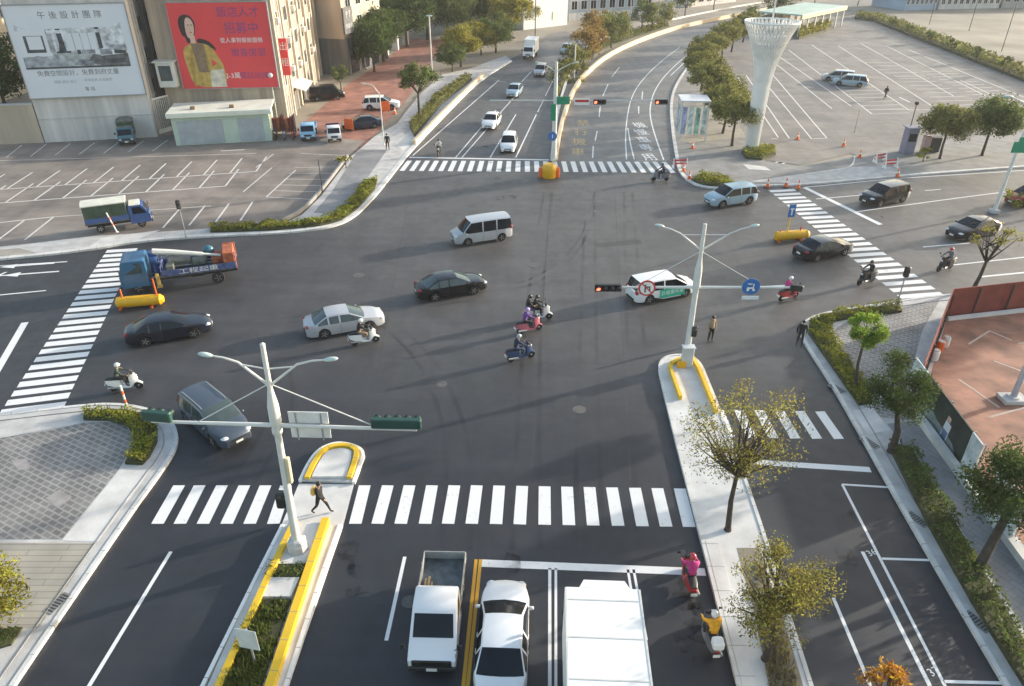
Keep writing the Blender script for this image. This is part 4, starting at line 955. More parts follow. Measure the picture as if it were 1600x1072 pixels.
riders = [
 ((199, 609), H_R-R(8), S_white, olv, dk, hw_, 'white scooter heading right beside the near left corner', 'rider in dark olive jacket and white helmet on a white scooter', None),
 ((571, 537), H_R-R(2), S_white, blk, tan, hw_, 'white and black scooter in front of the silver white sedan', 'rider in black top beside the silver white sedan', None),
 ((814, 562), H_R+R(2), S_blue, nv, jean, hs_, 'dark blue scooter nearest of the three crossing together', 'rider in navy jacket, nearest of three riders crossing together', None),
 ((827, 519), H_R+R(4), S_pink, pur, dk, hp_, 'rose scooter, middle one of the three crossing together', 'rider in purple jacket and lilac helmet in the middle of three', None),
 ((842, 499), H_R-R(16), S_white, blk, blk, hb_, 'white fronted scooter, farthest of the three crossing together', 'rider in black, farthest of three riders crossing together', 'two'),
 ((1031, 283), H_R+R(165), S_grey, nv, dk, hb_, 'grey scooter just below the far crosswalk', 'rider in dark blue near the far crosswalk', None),
 ((1231, 468), H_R+R(6), S_red, pnk, dk, hw_, 'red and black scooter under the blue round sign', 'rider in rose jacket and white helmet under the blue round sign', None),
 ((1352, 443), H_L+R(6), S_black, blk, dk, hb_, 'black scooter crossing the lower end of the right crosswalk', 'rider all in black on the lower end of the right crosswalk', None),
 ((1475, 422), H_L+R(6), S_black, gry, dk, hr_, 'black scooter beyond the right crosswalk near the bare tree', 'rider in grey with reddish helmet beyond the right crosswalk', None),
 ((1074, 912), H_UP+R(2), S_red, pnk, dk, hr_, 'red scooter waiting on the stop line by the right median', 'rider in magenta jacket and red helmet on the stop line', None),
 ((1106, 1002), H_UP+R(3), S_grey, yel, dk, hw_, 'grey scooter waiting behind the stop line along the right median', 'rider in amber vest and white helmet along the right median', None),
 ((686, 243), H_DN, S_black, wht, dk, hb_, 'black scooter waiting at the left end of the far stop line', 'rider in pale top waiting at the left end of the far stop line', None),
]
for px_, rz, sp, top, low, hel, l1, l2, two in riders:
    q = G(px_)
    scooter(sp, l1, (q.x, q.y, 0), rz, box=(M['white_paint'] if '1106' in str(px_) else False))
    person('ride', top, low, l2, (q.x, q.y, -.03), rz, hel, 'scooter riders')
    if two: person('pillion', dk, jean, 'passenger in charcoal behind the rider in black, farthest of the three scooters', (q.x, q.y, -.03), rz, hb_, 'scooter riders')
def walker(pose, p, rz, top, low, label, z=0., helmet=None):
    q = at(p[0], p[1], z); return person(pose, top, low, label, (q.x, q.y, z-.01), rz, helmet)
w1 = walker('walk', (503, 801), R(-8), blk, blk, 'pedestrian in dark clothes with a yellow backpack striding across the left median refuge', .012)
mb = MB(); q = at(503, 801, 0)
mb.box((0, 0, 0), (.17, .30, .40), bev=.05); mb.box((-.09, 0, -.06), (.06, .22, .2), bev=.02)
tag(mb.build('backpack', mat('bag_yellow', (.60, .38, .08), .5), None, loc=(q.x-.19, q.y, 1.24), rz=R(-8)), 'yellow backpack worn by the pedestrian on the left median', 'backpack')
walker('stand', (1109, 533), R(-70), tan, blk, 'person in a tan top standing on the road beside the right signal pole')
walker('stand', (1248, 540), R(-110), blk, dk, 'person in black standing at the kerb of the near right corner')
walker('walk', (1382, 155), R(30), blk, dk, 'person in black walking across the right car park')
walker('stand', (606, 234), R(-90), dk, blk, 'person in dark clothes standing at the end of the far left pavement', .12)
# ================================================================ STREET FURNITURE
def lens(mb, c, r, mi, dirn=(0, -1, 0), visor=True, d=.16, vmi=0):
    z = Vector(dirn).normalized(); T = Matrix.Translation(c) @ z.to_track_quat('Z', 'Y').to_matrix().to_4x4()
    mb.lathe([(r, 0), (r*.9, .02), (r*.4, .045)], n=14, mi=mi, M=T)
M['lamp_red'] = mat('lamp_red', (.7, .06, .03), .3, emit=((1, .10, .05), 2.5)); M['lens_off'] = mat('lens_off', (.05, .05, .05), .2, spec=.7); M['lens_pale'] = mat('lens_pale', (.30, .38, .38), .35)
def signal_head(c, n, facing, parent, body='dark_plastic', lit=None, sz=.36, w=None):
    """horizontal signal: housing with backplate, visors and lenses; facing is the unit direction the lenses look to"""
    f = Vector(facing).normalized(); ang = math.atan2(f.y, f.x)+R(90)
    T = Matrix.Rotation(ang, 4, 'Z')
    mb = MB(); mb.box((0, .02, 0), (sz*n, .22, sz*1.12), bev=.04, M=T)
    for i in range(n):
        x = (i-(n-1)/2)*sz; vs = [];
        prof = [(sz*.40*math.cos(a), sz*.40*math.sin(a)) for a in [R(-30+24*k) for k in range(11)]]
        for k in range(10):
            (x0, z0), (x1, z1) = prof[k], prof[k+1]
            mb.add([(x+x0, -.09, z0), (x+x1, -.09, z1), (x+x1*.96, -.09-sz*.62, z1*.96), (x+x0*.96, -.09-sz*.62, z0*.96)], [(0, 1, 2, 3), (3, 2, 1, 0)], 0, T)
    o = mb.build('traffic_light', M[body], parent, recalc=False, loc=c)
    for i in range(n):
        mb = MB(); x = (i-(n-1)/2)*sz
        lens(mb, T @ Vector((x, -.095, 0)), sz*.36, 0, f); mb.build('lens', M['lamp_red'] if lit == i else M['lens_off'], o, smooth=40)
    return o
def lamp_arm(t, p0, p1, pm, lamp='white_paint'):
    mb = MB(); pts = [Vector(p0), Vector(p0).lerp(Vector(pm), .6), Vector(pm), Vector(pm).lerp(Vector(p1), .5)+Vector((0, 0, .05)), Vector(p1)]
    mb.tube(pts, [.05, .048, .042, .036, .03], 8); mb.build('lamp_arm', M['pole_white'], t, smooth=40)
    d = (Vector(p1)-Vector(pm)).normalized(); ang = math.atan2(d.y, d.x)
    mb = MB(); mb.ball((0, 0, 0), (.27, .11, .075), 12, 6, M=Matrix.Translation(Vector(p1)+d*.12) @ Matrix.Rotation(ang, 4, 'Z') @ Matrix.Rotation(R(-8), 4, 'Y')); o = mb.build('street_lamp', M['lamp_shell'], t, smooth=50)
M['lamp_shell'] = mat('lamp_shell', (.45, .56, .54), .35); M['sign_back'] = mat('sign_back', (.66, .67, .65), .45)
def ground_local(o, p): return Vector((p.x-o.location.x, p.y-o.location.y, p.z))
# ---- left signal pole on the near left median
B = at(466, 862, .12)
t = thing('signal_pole', 'tall white signal and lamp pole on the near left median beside the walking pedestrian', 'signal pole', (B.x, B.y, .12))
lc = lambda px, py, z: at(px, py, z)-Vector((B.x, B.y, .12))
mb = MB(); mb.box((0, 0, .35), (.62, .55, .7), bev=.05); mb.lathe([(.42, .0), (.40, .5), (.25, .75)], n=8); mb.build('pole_base', M['concrete'], t)
mb = MB(); mb.lathe([(.17, .6), (.145, 3), (.125, 5.6), (.125, 6.3)], n=16); mb.build('pole_shaft', M['pole_white'], t, smooth=40)
mb = MB(); mb.lathe([(.15, 6.2), (.205, 6.55), (.20, 7.2), (.10, 7.9)], n=16); mb.lathe([(.13, 5.9), (.19, 6.05), (.19, 6.25)], n=16); mb.build('pole_collar', M['pole_white'], t, smooth=40)
mb = MB(); mb.lathe([(.095, 7.6), (.085, 9.75), (.02, 9.8)], n=14); mb.build('pole_top', M['pole_white'], t, smooth=40)
za = 6.35
L_, R_ = lc(234, 664, za), lc(644, 674, za)
L_.z = R_.z = za; L_.y *= .5; R_.y *= .5
mb = MB(); mb.tube([(0, 0, za), L_], [.085, .055], 10); mb.build('signal_arm', M['pole_white'], t, smooth=40)
mb = MB(); mb.tube([(0, 0, za), R_], [.085, .055], 10); mb.build('signal_arm', M['pole_white'], t, smooth=40)
for e, f in ((L_, .62), (R_, .72)):
    mb = MB(); q = e*f; mb.tube([(0, 0, 8.15), (q.x, q.y, za+.05)], .022, 6); mb.build('tie_rod', M['pole_white'], t)
for (px, py) in ((322, 553), (502, 561)):
    e = lc(px, py, 9.2); e.y *= .35; e.z = 9.15
    lamp_arm(t, (0, 0, 8.05), e, (e.x*.5, e.y*.5, 8.95))
mb = MB(); e1 = lc(322, 553, 9.2); e2 = lc(502, 561, 9.2); mb.tube([(e1.x*.42, e1.y*.16, 8.85), (0, 0, 8.75), (e2.x*.42, e2.y*.16, 8.85)], .028, 6); mb.build('arm_brace', M['pole_white'], t)
signal_head((R_.x-.72, R_.y, za+.28), 5, (0, 1, 0), t, 'signal_green'); signal_head((L_.x+.25, L_.y, za+.25), 3, (.1, 1, 0), t, 'signal_green')
mb = MB(); mb.box((1.15, .12, za+.28), (1.42, .04, .5)); mb.box((1.17, .12, za-.40), (1.42, .04, .42)); mb.build('sign_plate', M['sign_back'], t)
for x in (.7, 1.6): mb = MB(); mb.box((x, .09, za-.1), (.05, .03, 1.2)); mb.build('sign_bracket', M['grey_metal'], t)
mb = MB(); mb.box((.2, -.05, 4.3), (.15, .2, 1.2), bev=.03); mb.build('control_box', mat('box_cream', (.62, .55, .36), .5), t)
t.rotation_euler = (0, R(1.4), 0)
mb = MB(); mb.box((-.34, .05, 2.75), (.34, .3, .75), bev=.05); o = mb.build('pedestrian_light', M['dark_plastic'], t)
mb = MB(); mb.lathe([(.1, 0), (.08, .03)], n=12, M=Matrix.Translation((-.34, -.1, 2.95)) @ Matrix.Rotation(R(90), 4, 'X')); mb.build('lens', M['lens_off'], o)
# ---- right signal pole on the right median nose
B = at(1071, 566, .14)
t = thing('signal_pole', 'white signal pole at the nose of the right median carrying the red round sign', 'signal pole', (B.x, B.y, .14))
zb_ = zat(B.y, 450)-.1
lx = lambda px, py: (px-800)*(B.y*math.cos(PITCH)+(CAM_H-(zat(B.y, py)))*math.sin(PITCH))/FPX-B.x
zt_ = zat(B.y, 350)-.14; zl_ = zat(B.y, 356)-.1
mb = MB(); mb.lathe([(.25, 0), (.22, .3), (.19, .6), (.16, 3), (.15, zb_)], n=16); mb.build('pole_shaft', M['pole_white'], t, smooth=40)
mb = MB(); mb.lathe([(.16, zb_-.3), (.21, zb_+.2), (.20, zb_+1.0), (.11, zb_+1.7)], n=16); mb.build('pole_collar', M['pole_white'], t, smooth=40)
mb = MB(); mb.lathe([(.11, zb_+1.4), (.10, zt_), (.02, zt_+.03)], n=14); mb.build('pole_top', M['pole_white'], t, smooth=40)
for px in (930, 1256):
    mb = MB(); mb.tube([(0, 0, zb_), (lx(px, 450), 0, zb_)], [.085, .055], 10); mb.build('signal_arm', M['pole_white'], t, smooth=40)
    mb = MB(); mb.tube([(0, 0, zb_+2.1), (lx(px, 450)*.6, 0, zb_+.05)], .018, 6); mb.build('tie_rod', M['pole_white'], t)
for px in (1034, 1176):
    x = lx(px, 356); lamp_arm(t, (0, 0, zl_-1.3), (x, .1, zl_), (x*.55, 0, zl_-.35), )
mb = MB(); mb.tube([(lx(1065, 366), 0, zl_-.42), (lx(1140, 366), 0, zl_-.42)], .028, 6); mb.build('arm_brace', M['pole_white'], t)
signal_head((lx(950, 450), -.1, zb_+.02), 4, (0, -1, 0), t, 'dark_plastic', lit=0, sz=.36)
signal_head((lx(1243, 450), -.1, zb_+.02), 2, (.3, 1, 0), t, 'dark_plastic', sz=.32)
def round_sign(x, y, z, r, mats, parent, draw, face=(0, -1, 0)):
    mb = MB(); T = Matrix.Translation((x, y, z)) @ Matrix.Rotation(R(90), 4, 'X')
    mb.lathe([(r, -.02), (r, .012)], n=28, M=T); mb.lathe([(r*.80, .013), (r*.80, .017)], n=28, mi=1, M=T)
    draw(mb, T @ Matrix.Diagonal((r/.62, r/.62, 1, 1)), .62); return mb.build('sign_disc', mats, parent)
def no_turn(mb, T, r):
    mb.box((0, 0, .02), (.10, r*1.0, .006), mi=2, M=T @ Matrix.Translation((-.12, -.03, 0))); mb.box((.06, .1, .02), (.34, .09, .006), mi=2, M=T); mb.box((.2, -.02, .0205), (.09, .3, .006), mi=2, M=T)
    mb.box((0, 0, .026), (r*1.6, .09, .006), mi=0, M=T @ Matrix.Rotation(R(-45), 4, 'Z'))
round_sign(lx(1010, 450), -.14, zb_+.02, .46, [M['red_paint'], M['white_paint'], M['dark_plastic']], t, no_turn)
def scoot(mb, T, r):
    mb.lathe([(.1, .02), (.1, .026)], n=12, mi=1, M=T @ Matrix.Translation((-.2, -.22, 0))); mb.lathe([(.1, .02), (.1, .026)], n=12, mi=1, M=T @ Matrix.Translation((.2, -.22, 0)))
    mb.box((-.08, -.08, .022), (.4, .12, .006), mi=1, M=T); mb.box((.16, .06, .0225), (.08, .4, .006), mi=1, M=T); mb.box((-.1, .24, .022), (.3, .09, .006), mi=1, M=T)
round_sign(lx(1172, 448), -.14, zb_+.1, .48, [M['blue_paint'], M['blue_paint'], M['blue_paint']], t, lambda mb, T, r: None)
mb = MB(); T = Matrix.Translation((lx(1172, 448), -.165, zb_+.1)) @ Matrix.Rotation(R(90), 4, 'X') @ Matrix.Scale(.76, 4); scoot(mb, T, .6); scoot_o = mb.build('sign_symbol', [M['white_paint'], M['white_paint']], t)
mb = MB(); mb.box((lx(1171, 463), -.14, zb_-.56), (.9, .03, .2)); mb.build('sign_plate', mat('plate_pale', (.62, .68, .72), .4), t)
mb = MB(); mb.box((-.05, -.42, .62), (.62, .4, 1.25), bev=.04); mb.box((-.05, -.42, 1.28), (.72, .5, .06), bev=.02); mb.box((-.05, -.63, .7), (.5, .01, .9)); mb.build('control_cabinet', M['grey_metal'] if False else mat('cabinet_grey', (.50, .53, .54), .5), t)
mb = MB(); mb.box((.22, -.1, 2.1), (.3, .26, .65), bev=.04); o = mb.build('pedestrian_light', M['dark_plastic'], t)
mb = MB(); mb.lathe([(.1, 0), (.08, .03)], n=12, M=Matrix.Translation((.22, -.235, 2.25)) @ Matrix.Rotation(R(90), 4, 'X')); mb.build('lens', M['lens_off'], o)
def reflect_board(p, z, label, nm, cat, w=.5, h=.45):
    q = G(p); mb = MB(); mb.box((0, 0, h/2), (w, .12, h), bev=.02); tag(mb.build(nm, M['yellow_plastic'], None, loc=(q.x, q.y, z)), label, cat)
reflect_board((1064, 578), .14, 'small orange marker block before the cabinet on the right median', 'marker_block', 'marker')
# ---- far signal pole on the far median
B = at(865, 250, .2); Y = B.y
t = thing('signal_pole', 'far white signal pole with green street sign at the head of the far median', 'signal pole', (B.x, Y, .2))
sx_ = lambda px, py: (px-800)*(Y*math.cos(PITCH)+(CAM_H-zat(Y, py))*math.sin(PITCH))/FPX-B.x
zt_ = zat(Y, 100); za = zat(Y, 157)-.2
mb = MB(); mb.lathe([(.3, 0), (.26, 1), (.2, za), (.13, zt_)], n=12); mb.build('pole_shaft', M['pole_white'], t, smooth=40)
mb = MB(); mb.tube([(sx_(765, 157), 0, za), (sx_(1045, 157), 0, za)], .06, 8); mb.build('signal_arm', M['pole_white'], t, smooth=40)
for px in (842, 898): lamp_arm(t, (0, 0, zt_-.9), (sx_(px, 105), 0, zt_-.1), (sx_(px, 105)*.5, 0, zt_-.4))
mb = MB(); w_ = sx_(890, 157)-sx_(869, 157); mb.box(((sx_(890, 157)+sx_(869, 157))/2, -.12, za+.02), (w_, .05, .75)); o = mb.build('street_sign', M['green_sign'], t)
mb = MB(); mb.box((sx_(864, 178)+.0, -.28, zat(Y, 178)), (.5, .05, 1.6)); mb.build('street_sign', M['green_sign'], t)
round_sign(sx_(863, 215)-.0, -.3, zat(Y, 215), .45, [M['blue_paint'], M['blue_paint'], M['white_paint']], t, lambda mb, T, r: (mb.box((0, 0, .02), (.12, .5, .006), mi=2, M=T)))
signal_head((sx_(937, 159), -.12, za-.12), 3, (0, -1, 0), t, 'dark_plastic', lit=0, sz=.42); signal_head((sx_(1033, 159), -.12, za-.12), 3, (0, -1, 0), t, 'dark_plastic', lit=0, sz=.42)
mb = MB(); mb.box((sx_(909, 160), -.12, za-.1), (1.5, .05, .6)); mb.build('sign_plate', M['white_paint'], t); mb = MB(); mb.box((sx_(909, 160), -.155, za-.02), (1.35, .02, .22)); mb.build('sign_symbol', M['red_paint'], t)

# ---- barriers, drum, cones, bollards
def barrier(p, q, label, posts=()):
    A, B_ = G(p), G(q); d = B_-A; Ln = d.length; t = thing('traffic_barrier', label, 'barrier', (A.x, A.y, 0), math.atan2(d.y, d.x), 'yellow crash drums lying on the road')
    mb = MB(); T = Matrix.Translation((0, 0, .42)) @ Matrix.Rotation(R(90), 4, 'Y')
    mb.lathe([(.1, 0), (.34, .12), (.36, .3), (.33, .5), (.36, .7), (.36, Ln-.6), (.33, Ln-.4), (.36, Ln-.2), (.2, Ln)], n=16, M=T); mb.build('barrel', M['yellow_plastic'], t, smooth=40)
    for x in (.28, Ln-.75):
        mb = MB(); mb.box((x, 0, .06), (.16, .8, .12), bev=.02); mb.build('foot', M['orange_plastic'], t)
    for x, h, c in posts:
        mb = MB(); mb.lathe([(.06, .6), (.05, h)], (x, 0, 0), 10); mb.build('post', M[c], t)
    return t
barrier((183, 482), (258, 476), 'yellow drum barrier lying by the left crosswalk before the crane truck', ((.5, 1.35, 'orange_plastic'), (2.6, 1.9, 'orange_plastic')))
b2 = barrier((1209, 377), (1262, 373), 'yellow drum barrier by the right crosswalk carrying a blue sign post', ((1.0, 2.0, 'yellow_plastic'), (.4, .95, 'orange_plastic'), (2.1, 1.1, 'red_paint')))
mb = MB(); mb.box((1.0, -.06, 2.45), (.55, .04, 1.0)); mb.build('sign_plate', M['blue_paint'], b2); mb = MB(); mb.box((1.0, -.085, 2.35), (.12, .02, .5)); mb.box((1.0, -.085, 2.6), (.3, .02, .12)); mb.build('sign_symbol', M['white_paint'], b2)
q = G((858, 277)); t = thing('crash_drum', 'orange and red crash drum standing before the nose of the far median', 'crash drum', (q.x, q.y, 0))
mb = MB(); mb.lathe([(.62, 0), (.68, .1), (.66, .6), (.7, .7), (.66, 1.1), (.5, 1.3)], n=18); mb.build('drum', M['yellow_plastic'], t, smooth=40)
for s in (-1, 1): mb = MB(); mb.lathe([(.3, 0), (.34, .5), (.28, .9)], (s*.72, .15, 0), 12); mb.build('side_drum', M['orange_plastic'], t, smooth=40)
def cone(p, label, z=.1):
    q = at(p[0], p[1], z); t = thing('traffic_cone', label, 'traffic cone', (q.x, q.y, z), 0, 'orange traffic cones')
    mb = MB(); mb.box((0, 0, .03), (.42, .42, .06), bev=.02); mb.lathe([(.17, .05), (.035, .8), (.02, .82)], n=14); mb.build('cone_body', M['orange_plastic'], t, smooth=40)
    mb = MB(); mb.lathe([(.118, .36), (.086, .52)], n=14); mb.build('white_band', M['white_paint'], t, smooth=40)
for p, l, z in [((1068, 268), 'orange cone at the kerb just past the right end of the far crosswalk', .1), ((1082, 232), 'orange cone under the blue green hoarding on the far pavement', .1), ((1077, 280), 'orange cone at the tip of the far right hedge', .1), ((1318, 228), 'orange cone at the car park mouth before the dashed crossing', .1), ((1343, 246), 'orange cone on the island tip beside the car park mouth', .1),
                ((1199, 292), 'orange cone at the near left end of the right crosswalk', .1), ((1228, 291), 'orange cone in the middle of the upper end of the right crosswalk', .1), ((1247, 294), 'orange cone at the stop line end of the right arm', .1), ((1246, 218), 'orange cone lying among the right car park bays', .02), ((1402, 276), 'orange cone behind the black suv on the kerb', .1), ((617, 178), 'orange cone behind the parked white suv', .01)]: cone(p, l, z)
def post(p, h, label, z=.12, head=None, col='grey_metal', r=.04, cat='post', nm='sign_post', base=True):
    q = at(p[0], p[1], z); t = thing(nm, label, cat, (q.x, q.y, z))
    mb = MB(); mb.lathe([(r*2.4 if base else r, 0), (r*2.2 if base else r, .04), (r, .06), (r*.9, h)], n=10); mb.build('pole', M[col], t, smooth=40)
    if head: head(t, h)
    return t
def ped(t, h):
    mb = MB(); mb.box((0, -.02, h-.3), (.32, .28, .7), bev=.05); o = mb.build('pedestrian_light', M['dark_plastic'], t)
    for k in (0, 1): mb = MB(); mb.lathe([(.11, 0), (.09, .03)], n=12, M=Matrix.Translation((0, -.165, h-.12-.34*k)) @ Matrix.Rotation(R(90), 4, 'X')); mb.build('lens', M['lens_off'], o)
post((1399, 484), 3.0, 'pedestrian signal post at the lower end of the right crosswalk', head=ped, cat='signal post', nm='signal_post')
post((291, 371), 3.0, 'pedestrian signal post behind the crane truck on the far left pavement', head=ped, cat='signal post', nm='signal_post')
post((1335, 207), 2.6, 'short dark post in the right car park mouth', .01, cat='post')
post((504, 300), 3.0, 'thin dark post at the corner of the left car park', col='iron')
def bands(t, h):
    for k in (0, 1): mb = MB(); mb.lathe([(.062, h*.35+.5*k), (.062, h*.35+.5*k+.22)], n=10); mb.build('reflective_band', M['orange_plastic'], t)
post((201, 643), 1.6, 'white and orange bollard at the near left kerb under the white scooter', head=bands, col='white_paint', r=.055, cat='bollard', nm='bollard')
post((183, 363), 1.7, 'leaning white and orange marker post before the canvas truck', head=bands, col='white_paint', r=.05, cat='bollard', nm='bollard').rotation_euler = (0, R(-14), 0)
post((600, 226), 5.5, 'slim curved lamp post beside the parked dark blue sedan', head=lambda t, h: lamp_arm(t, (0, 0, h-.2), (-1.5, 0, h+.9), (-.6, 0, h+.7)), col='pole_white', r=.06, cat='lamp post', nm='street_lamp_post')
def lumin(t, h): mb = MB(); mb.ball((0, 0, h), (.5, .16, .12), 10, 6); mb.build('street_lamp', M['lamp_shell'], t)
post((676, 128), 9, 'slender white lamp post left of the tree by the far kerb', head=lumin, col='pole_white', r=.09, cat='lamp post', nm='street_lamp_post')
post((836, 68), 9, 'dark lamp post in front of the white hall at the top', head=lumin, col='iron', r=.1, cat='lamp post', nm='street_lamp_post')
post((897, 125), 5, 'short pale post on the far median behind the green sign', .2, col='pole_white', r=.1)
post((982, 62), 9, 'grey lamp post on the far median by the clipped bushes', .2, head=lumin, col='grey_metal', r=.09, cat='lamp post', nm='street_lamp_post')
post((1412, 237), 5.0, 'dark post beside the shaded booth by the right car park', head=lambda t, h: (MB().box((0, 0, h), (.35, .3, .3), bev=.05).build('camera_housing', M['dark_plastic'], t)), col='iron', r=.05)
for p, l in (((1452, 38), 'thin pole leftmost in the bare field'), ((1514, 48), 'thin pole second in the bare field'), ((1565, 80), 'leaning grey pole in the bare field nearest the hedge')): post(p, 8, l, 0, col='iron', r=.07, cat='pole', nm='utility_pole')
# curved white lamp on the right arm
B = at(1553, 331, .1); t = thing('street_lamp_post', 'tall curved white lamp post on the right arm with a green sign', 'lamp post', (B.x, B.y, .02))
Y = B.y; lx2 = lambda px, py: (px-800)*(Y*math.cos(PITCH)+(CAM_H-zat(Y, py))*math.sin(PITCH))/FPX-B.x
mb = MB(); z1 = zat(Y, 180); mb.tube([(0, 0, 0), (0, 0, .3), (.1, 0, z1*.5), (.2, 0, z1*.85), (.1, 0, z1+.2), (-.5, 0, z1+.9), (-1.8, 0, z1+1.4)], [.2, .15, .13, .11, .09, .07, .05], 10); mb.build('pole', M['pole_white'], t, smooth=40)
mb = MB(); mb.box((0, 0, .15), (.7, .7, .3), bev=.05); mb.build('pole_base', M['concrete'], t)
mb = MB(); mb.ball((-2.1, 0, z1+1.42), (.45, .16, .1), 10, 6); mb.build('street_lamp', M['lamp_shell'], t, smooth=60)
mb = MB(); mb.box((lx2(1593, 228)+.2, -.1, zat(Y, 230)), (1.6, .05, .9)); mb.box((.2, -.1, zat(Y, 226)), (.5, .04, 1.2)); mb.build('street_sign', M['green_sign'], t)
# lamp pole in the red lot at the right edge
B = at(1581, 626, .13); t = thing('street_lamp_post', 'grey pole on a concrete footing in the red car park', 'lamp post', (B.x, B.y, .13))
mb = MB(); mb.lathe([(.16, .2), (.13, 3), (.12, 8), (.1, 8.1)], n=14); mb.build('pole', M['grey_metal'] if False else mat('pole_grey', (.38, .40, .43), .5), t, smooth=40)
mb = MB(); mb.box((0, 0, .12), (1.3, .9, .24), bev=.04); mb.lathe([(.34, .24), (.3, .32)], n=14); mb.build('pole_base', M['concrete'], t)
mb = MB(); mb.box((.2, 0, 8.0), (.9, .3, .15), bev=.05); mb.build('street_lamp', M['lamp_shell'], t)
# back of a sign on the left median
B = at(400, 1040, .12); t = thing('road_sign', 'grey back of a tilted road sign among the grass of the left median', 'road sign', (B.x, B.y, .12), R(-12))
mb = MB(); mb.lathe([(.04, 0), (.04, 1.9)], n=10); mb.build('pole', M['grey_metal'], t); mb = MB(); mb.box((0, -.06, 1.45), (.75, .03, .95), bev=.01); mb.build('sign_plate', M['sign_back'], t)
# booth by the right car park
q = G((1427, 240)); t = thing('ticket_booth', 'lilac grey ticket booth and barrier machine left of the two round trees', 'booth', (q.x, q.y, .1))
mb = MB(); mb.box((-.8, 0, 1.3), (1.1, 1.1, 2.6), bev=.05); mb.box((-.8, 0, 2.66), (1.4, 1.4, .12)); mb.build('booth_body', mat('booth_lilac', (.22, .22, .30), .6), t); mb = MB(); mb.box((-.8, -.57, 1.7), (.8, .02, .8)); mb.build('window', M['glass'], t)
mb = MB(); mb.box((1.1, .1, .9), (.7, .6, 1.8), bev=.04); mb.build('ticket_machine', mat('machine_rose', (.42, .30, .30), .5), t); mb = MB(); mb.box((2.2, .3, .8), (.9, .7, 1.5), bev=.04); mb.build('generator_box', M['iron'], t)
# blue green poster kiosk on the far pavement
q = G((1080, 222)); t = thing('poster_kiosk', 'tall white roofed kiosk with blue and green posters on the far right pavement', 'kiosk', (q.x, q.y, .1), R(-4))
mb = MB(); mb.box((0, 1.4, 4.3), (3.2, 3.2, .16), bev=.04); mb.build('roof', mat('shelter_roof', (.62, .64, .66), .5), t)
M['poster_green'] = mat('poster_green', (.26, .44, .38), .5, var=.7, scale=1.6); M['poster_blue'] = mat('poster_blue', (.28, .33, .50), .5, var=.7, scale=1.5); M['poster_pale'] = mat('poster_pale', (.5, .6, .58), .5, var=.6, scale=1.5)
for x in (-1.45, 1.45):
    for y in (0, 2.8): mb = MB(); mb.box((x, y, 2.1), (.12, .12, 4.2)); mb.build('post', M['pole_white'], t)
for i in range(4): mb = MB(); mb.box((-1.08+.72*i, -.03, 2.2), (.5, .06, 2.9)); mb.build('poster_panel', M[('poster_blue', 'poster_pale', 'poster_green', 'poster_pale')[i]], t)
for i in range(3): mb = MB(); mb.box((-1.5, .5+.9*i, 2.2), (.06, .7, 2.9)); mb.build('poster_panel', M[('poster_pale', 'poster_blue', 'poster_pale', 'poster_green')[i]], t)
for i, (p, l) in enumerate([((1062, 262), 'red and white plastic barrier at the kerb past the far crosswalk'), ((1390, 262), 'red striped barrier on the kerb behind the black suv'), ((1374, 253), 'low red barrier bar by the car park mouth')]):
    q = at(p[0], p[1], .1); t = thing('road_barrier', l, 'barrier', (q.x, q.y, .1), R(10*i+5))
    mb = MB(); mb.box((0, 0, .75), (1.6, .05, .16)); mb.box((0, 0, .42), (1.6, .05, .14)); mb.build('rail', M['red_paint'], t)
    for s in (-1, 1): mb = MB(); mb.loft([[(s*.68-.04, -.3, 0), (s*.68+.04, -.3, 0), (s*.68+.04, .3, 0), (s*.68-.04, .3, 0)], [(s*.68-.04, -.03, .95), (s*.68+.04, -.03, .95), (s*.68+.04, .03, .95), (s*.68-.04, .03, .95)]]); mb.build('leg', M['white_paint'], t)

# ---- lattice column
q = G((1173, 236)); Y = q.y
t = thing('lattice_tower', 'white flaring lattice column tower at the corner of the right car park', 'tower', (q.x, Y, .1))
zt = zat(Y-2.5, 41); rt = 2.6
def flare(z): f = z/zt; return .66+.28*f+(rt-.94)*max(0, (f-.5)/.5)**2.0
M['tower_white'] = mat('tower_white', (.76, .75, .72), .6, var=.06, scale=.5, detail=6)
prof = [(flare(zt*i/26), zt*i/26) for i in range(23)]
mb = MB(); mb.lathe([(r*.955, z) for r, z in prof], n=32); mb.build('core', M['tower_white'], t, smooth=50)
nr = 40
for dirn in (1, -1):
    mb = MB()
    for k in range(nr):
        a0 = 2*math.pi*k/nr
        pts = []
        for i in range(8, 27):
            z = zt*i/26; a = a0+dirn*.55*((i-8)/18)**1.3; r = flare(z); pts.append((r*math.cos(a), r*math.sin(a), z))
        mb.tube(pts, [.05+.03*i/18 for i in range(19)], 5)
    mb.build('lattice_rib', M['tower_white'], t, smooth=60)
mb = MB()
for k in range(nr):
    a = 2*math.pi*k/nr; mb.tube([(flare(zt*i/26)*math.cos(a), flare(zt*i/26)*math.sin(a), zt*i/26) for i in range(0, 20, 2)], .05, 5)
mb.build('flute', M['tower_white'], t, smooth=60)
mb = MB()
for z, r_, w in ((zt, rt, .09), (zt*.93, flare(zt*.93), .07), (zt*.86, flare(zt*.86), .07)):
    mb.tube([(r_*math.cos(2*math.pi*k/40), r_*math.sin(2*math.pi*k/40), z) for k in range(41)], w, 6, caps=False)
mb.build('rim_ring', M['tower_white'], t, smooth=60)
mb = MB(); mb.lathe([(.12, zt*.6), (.08, zt+2.2), (.02, zt+2.4)], n=8); mb.build('mast', M['pole_white'], t)
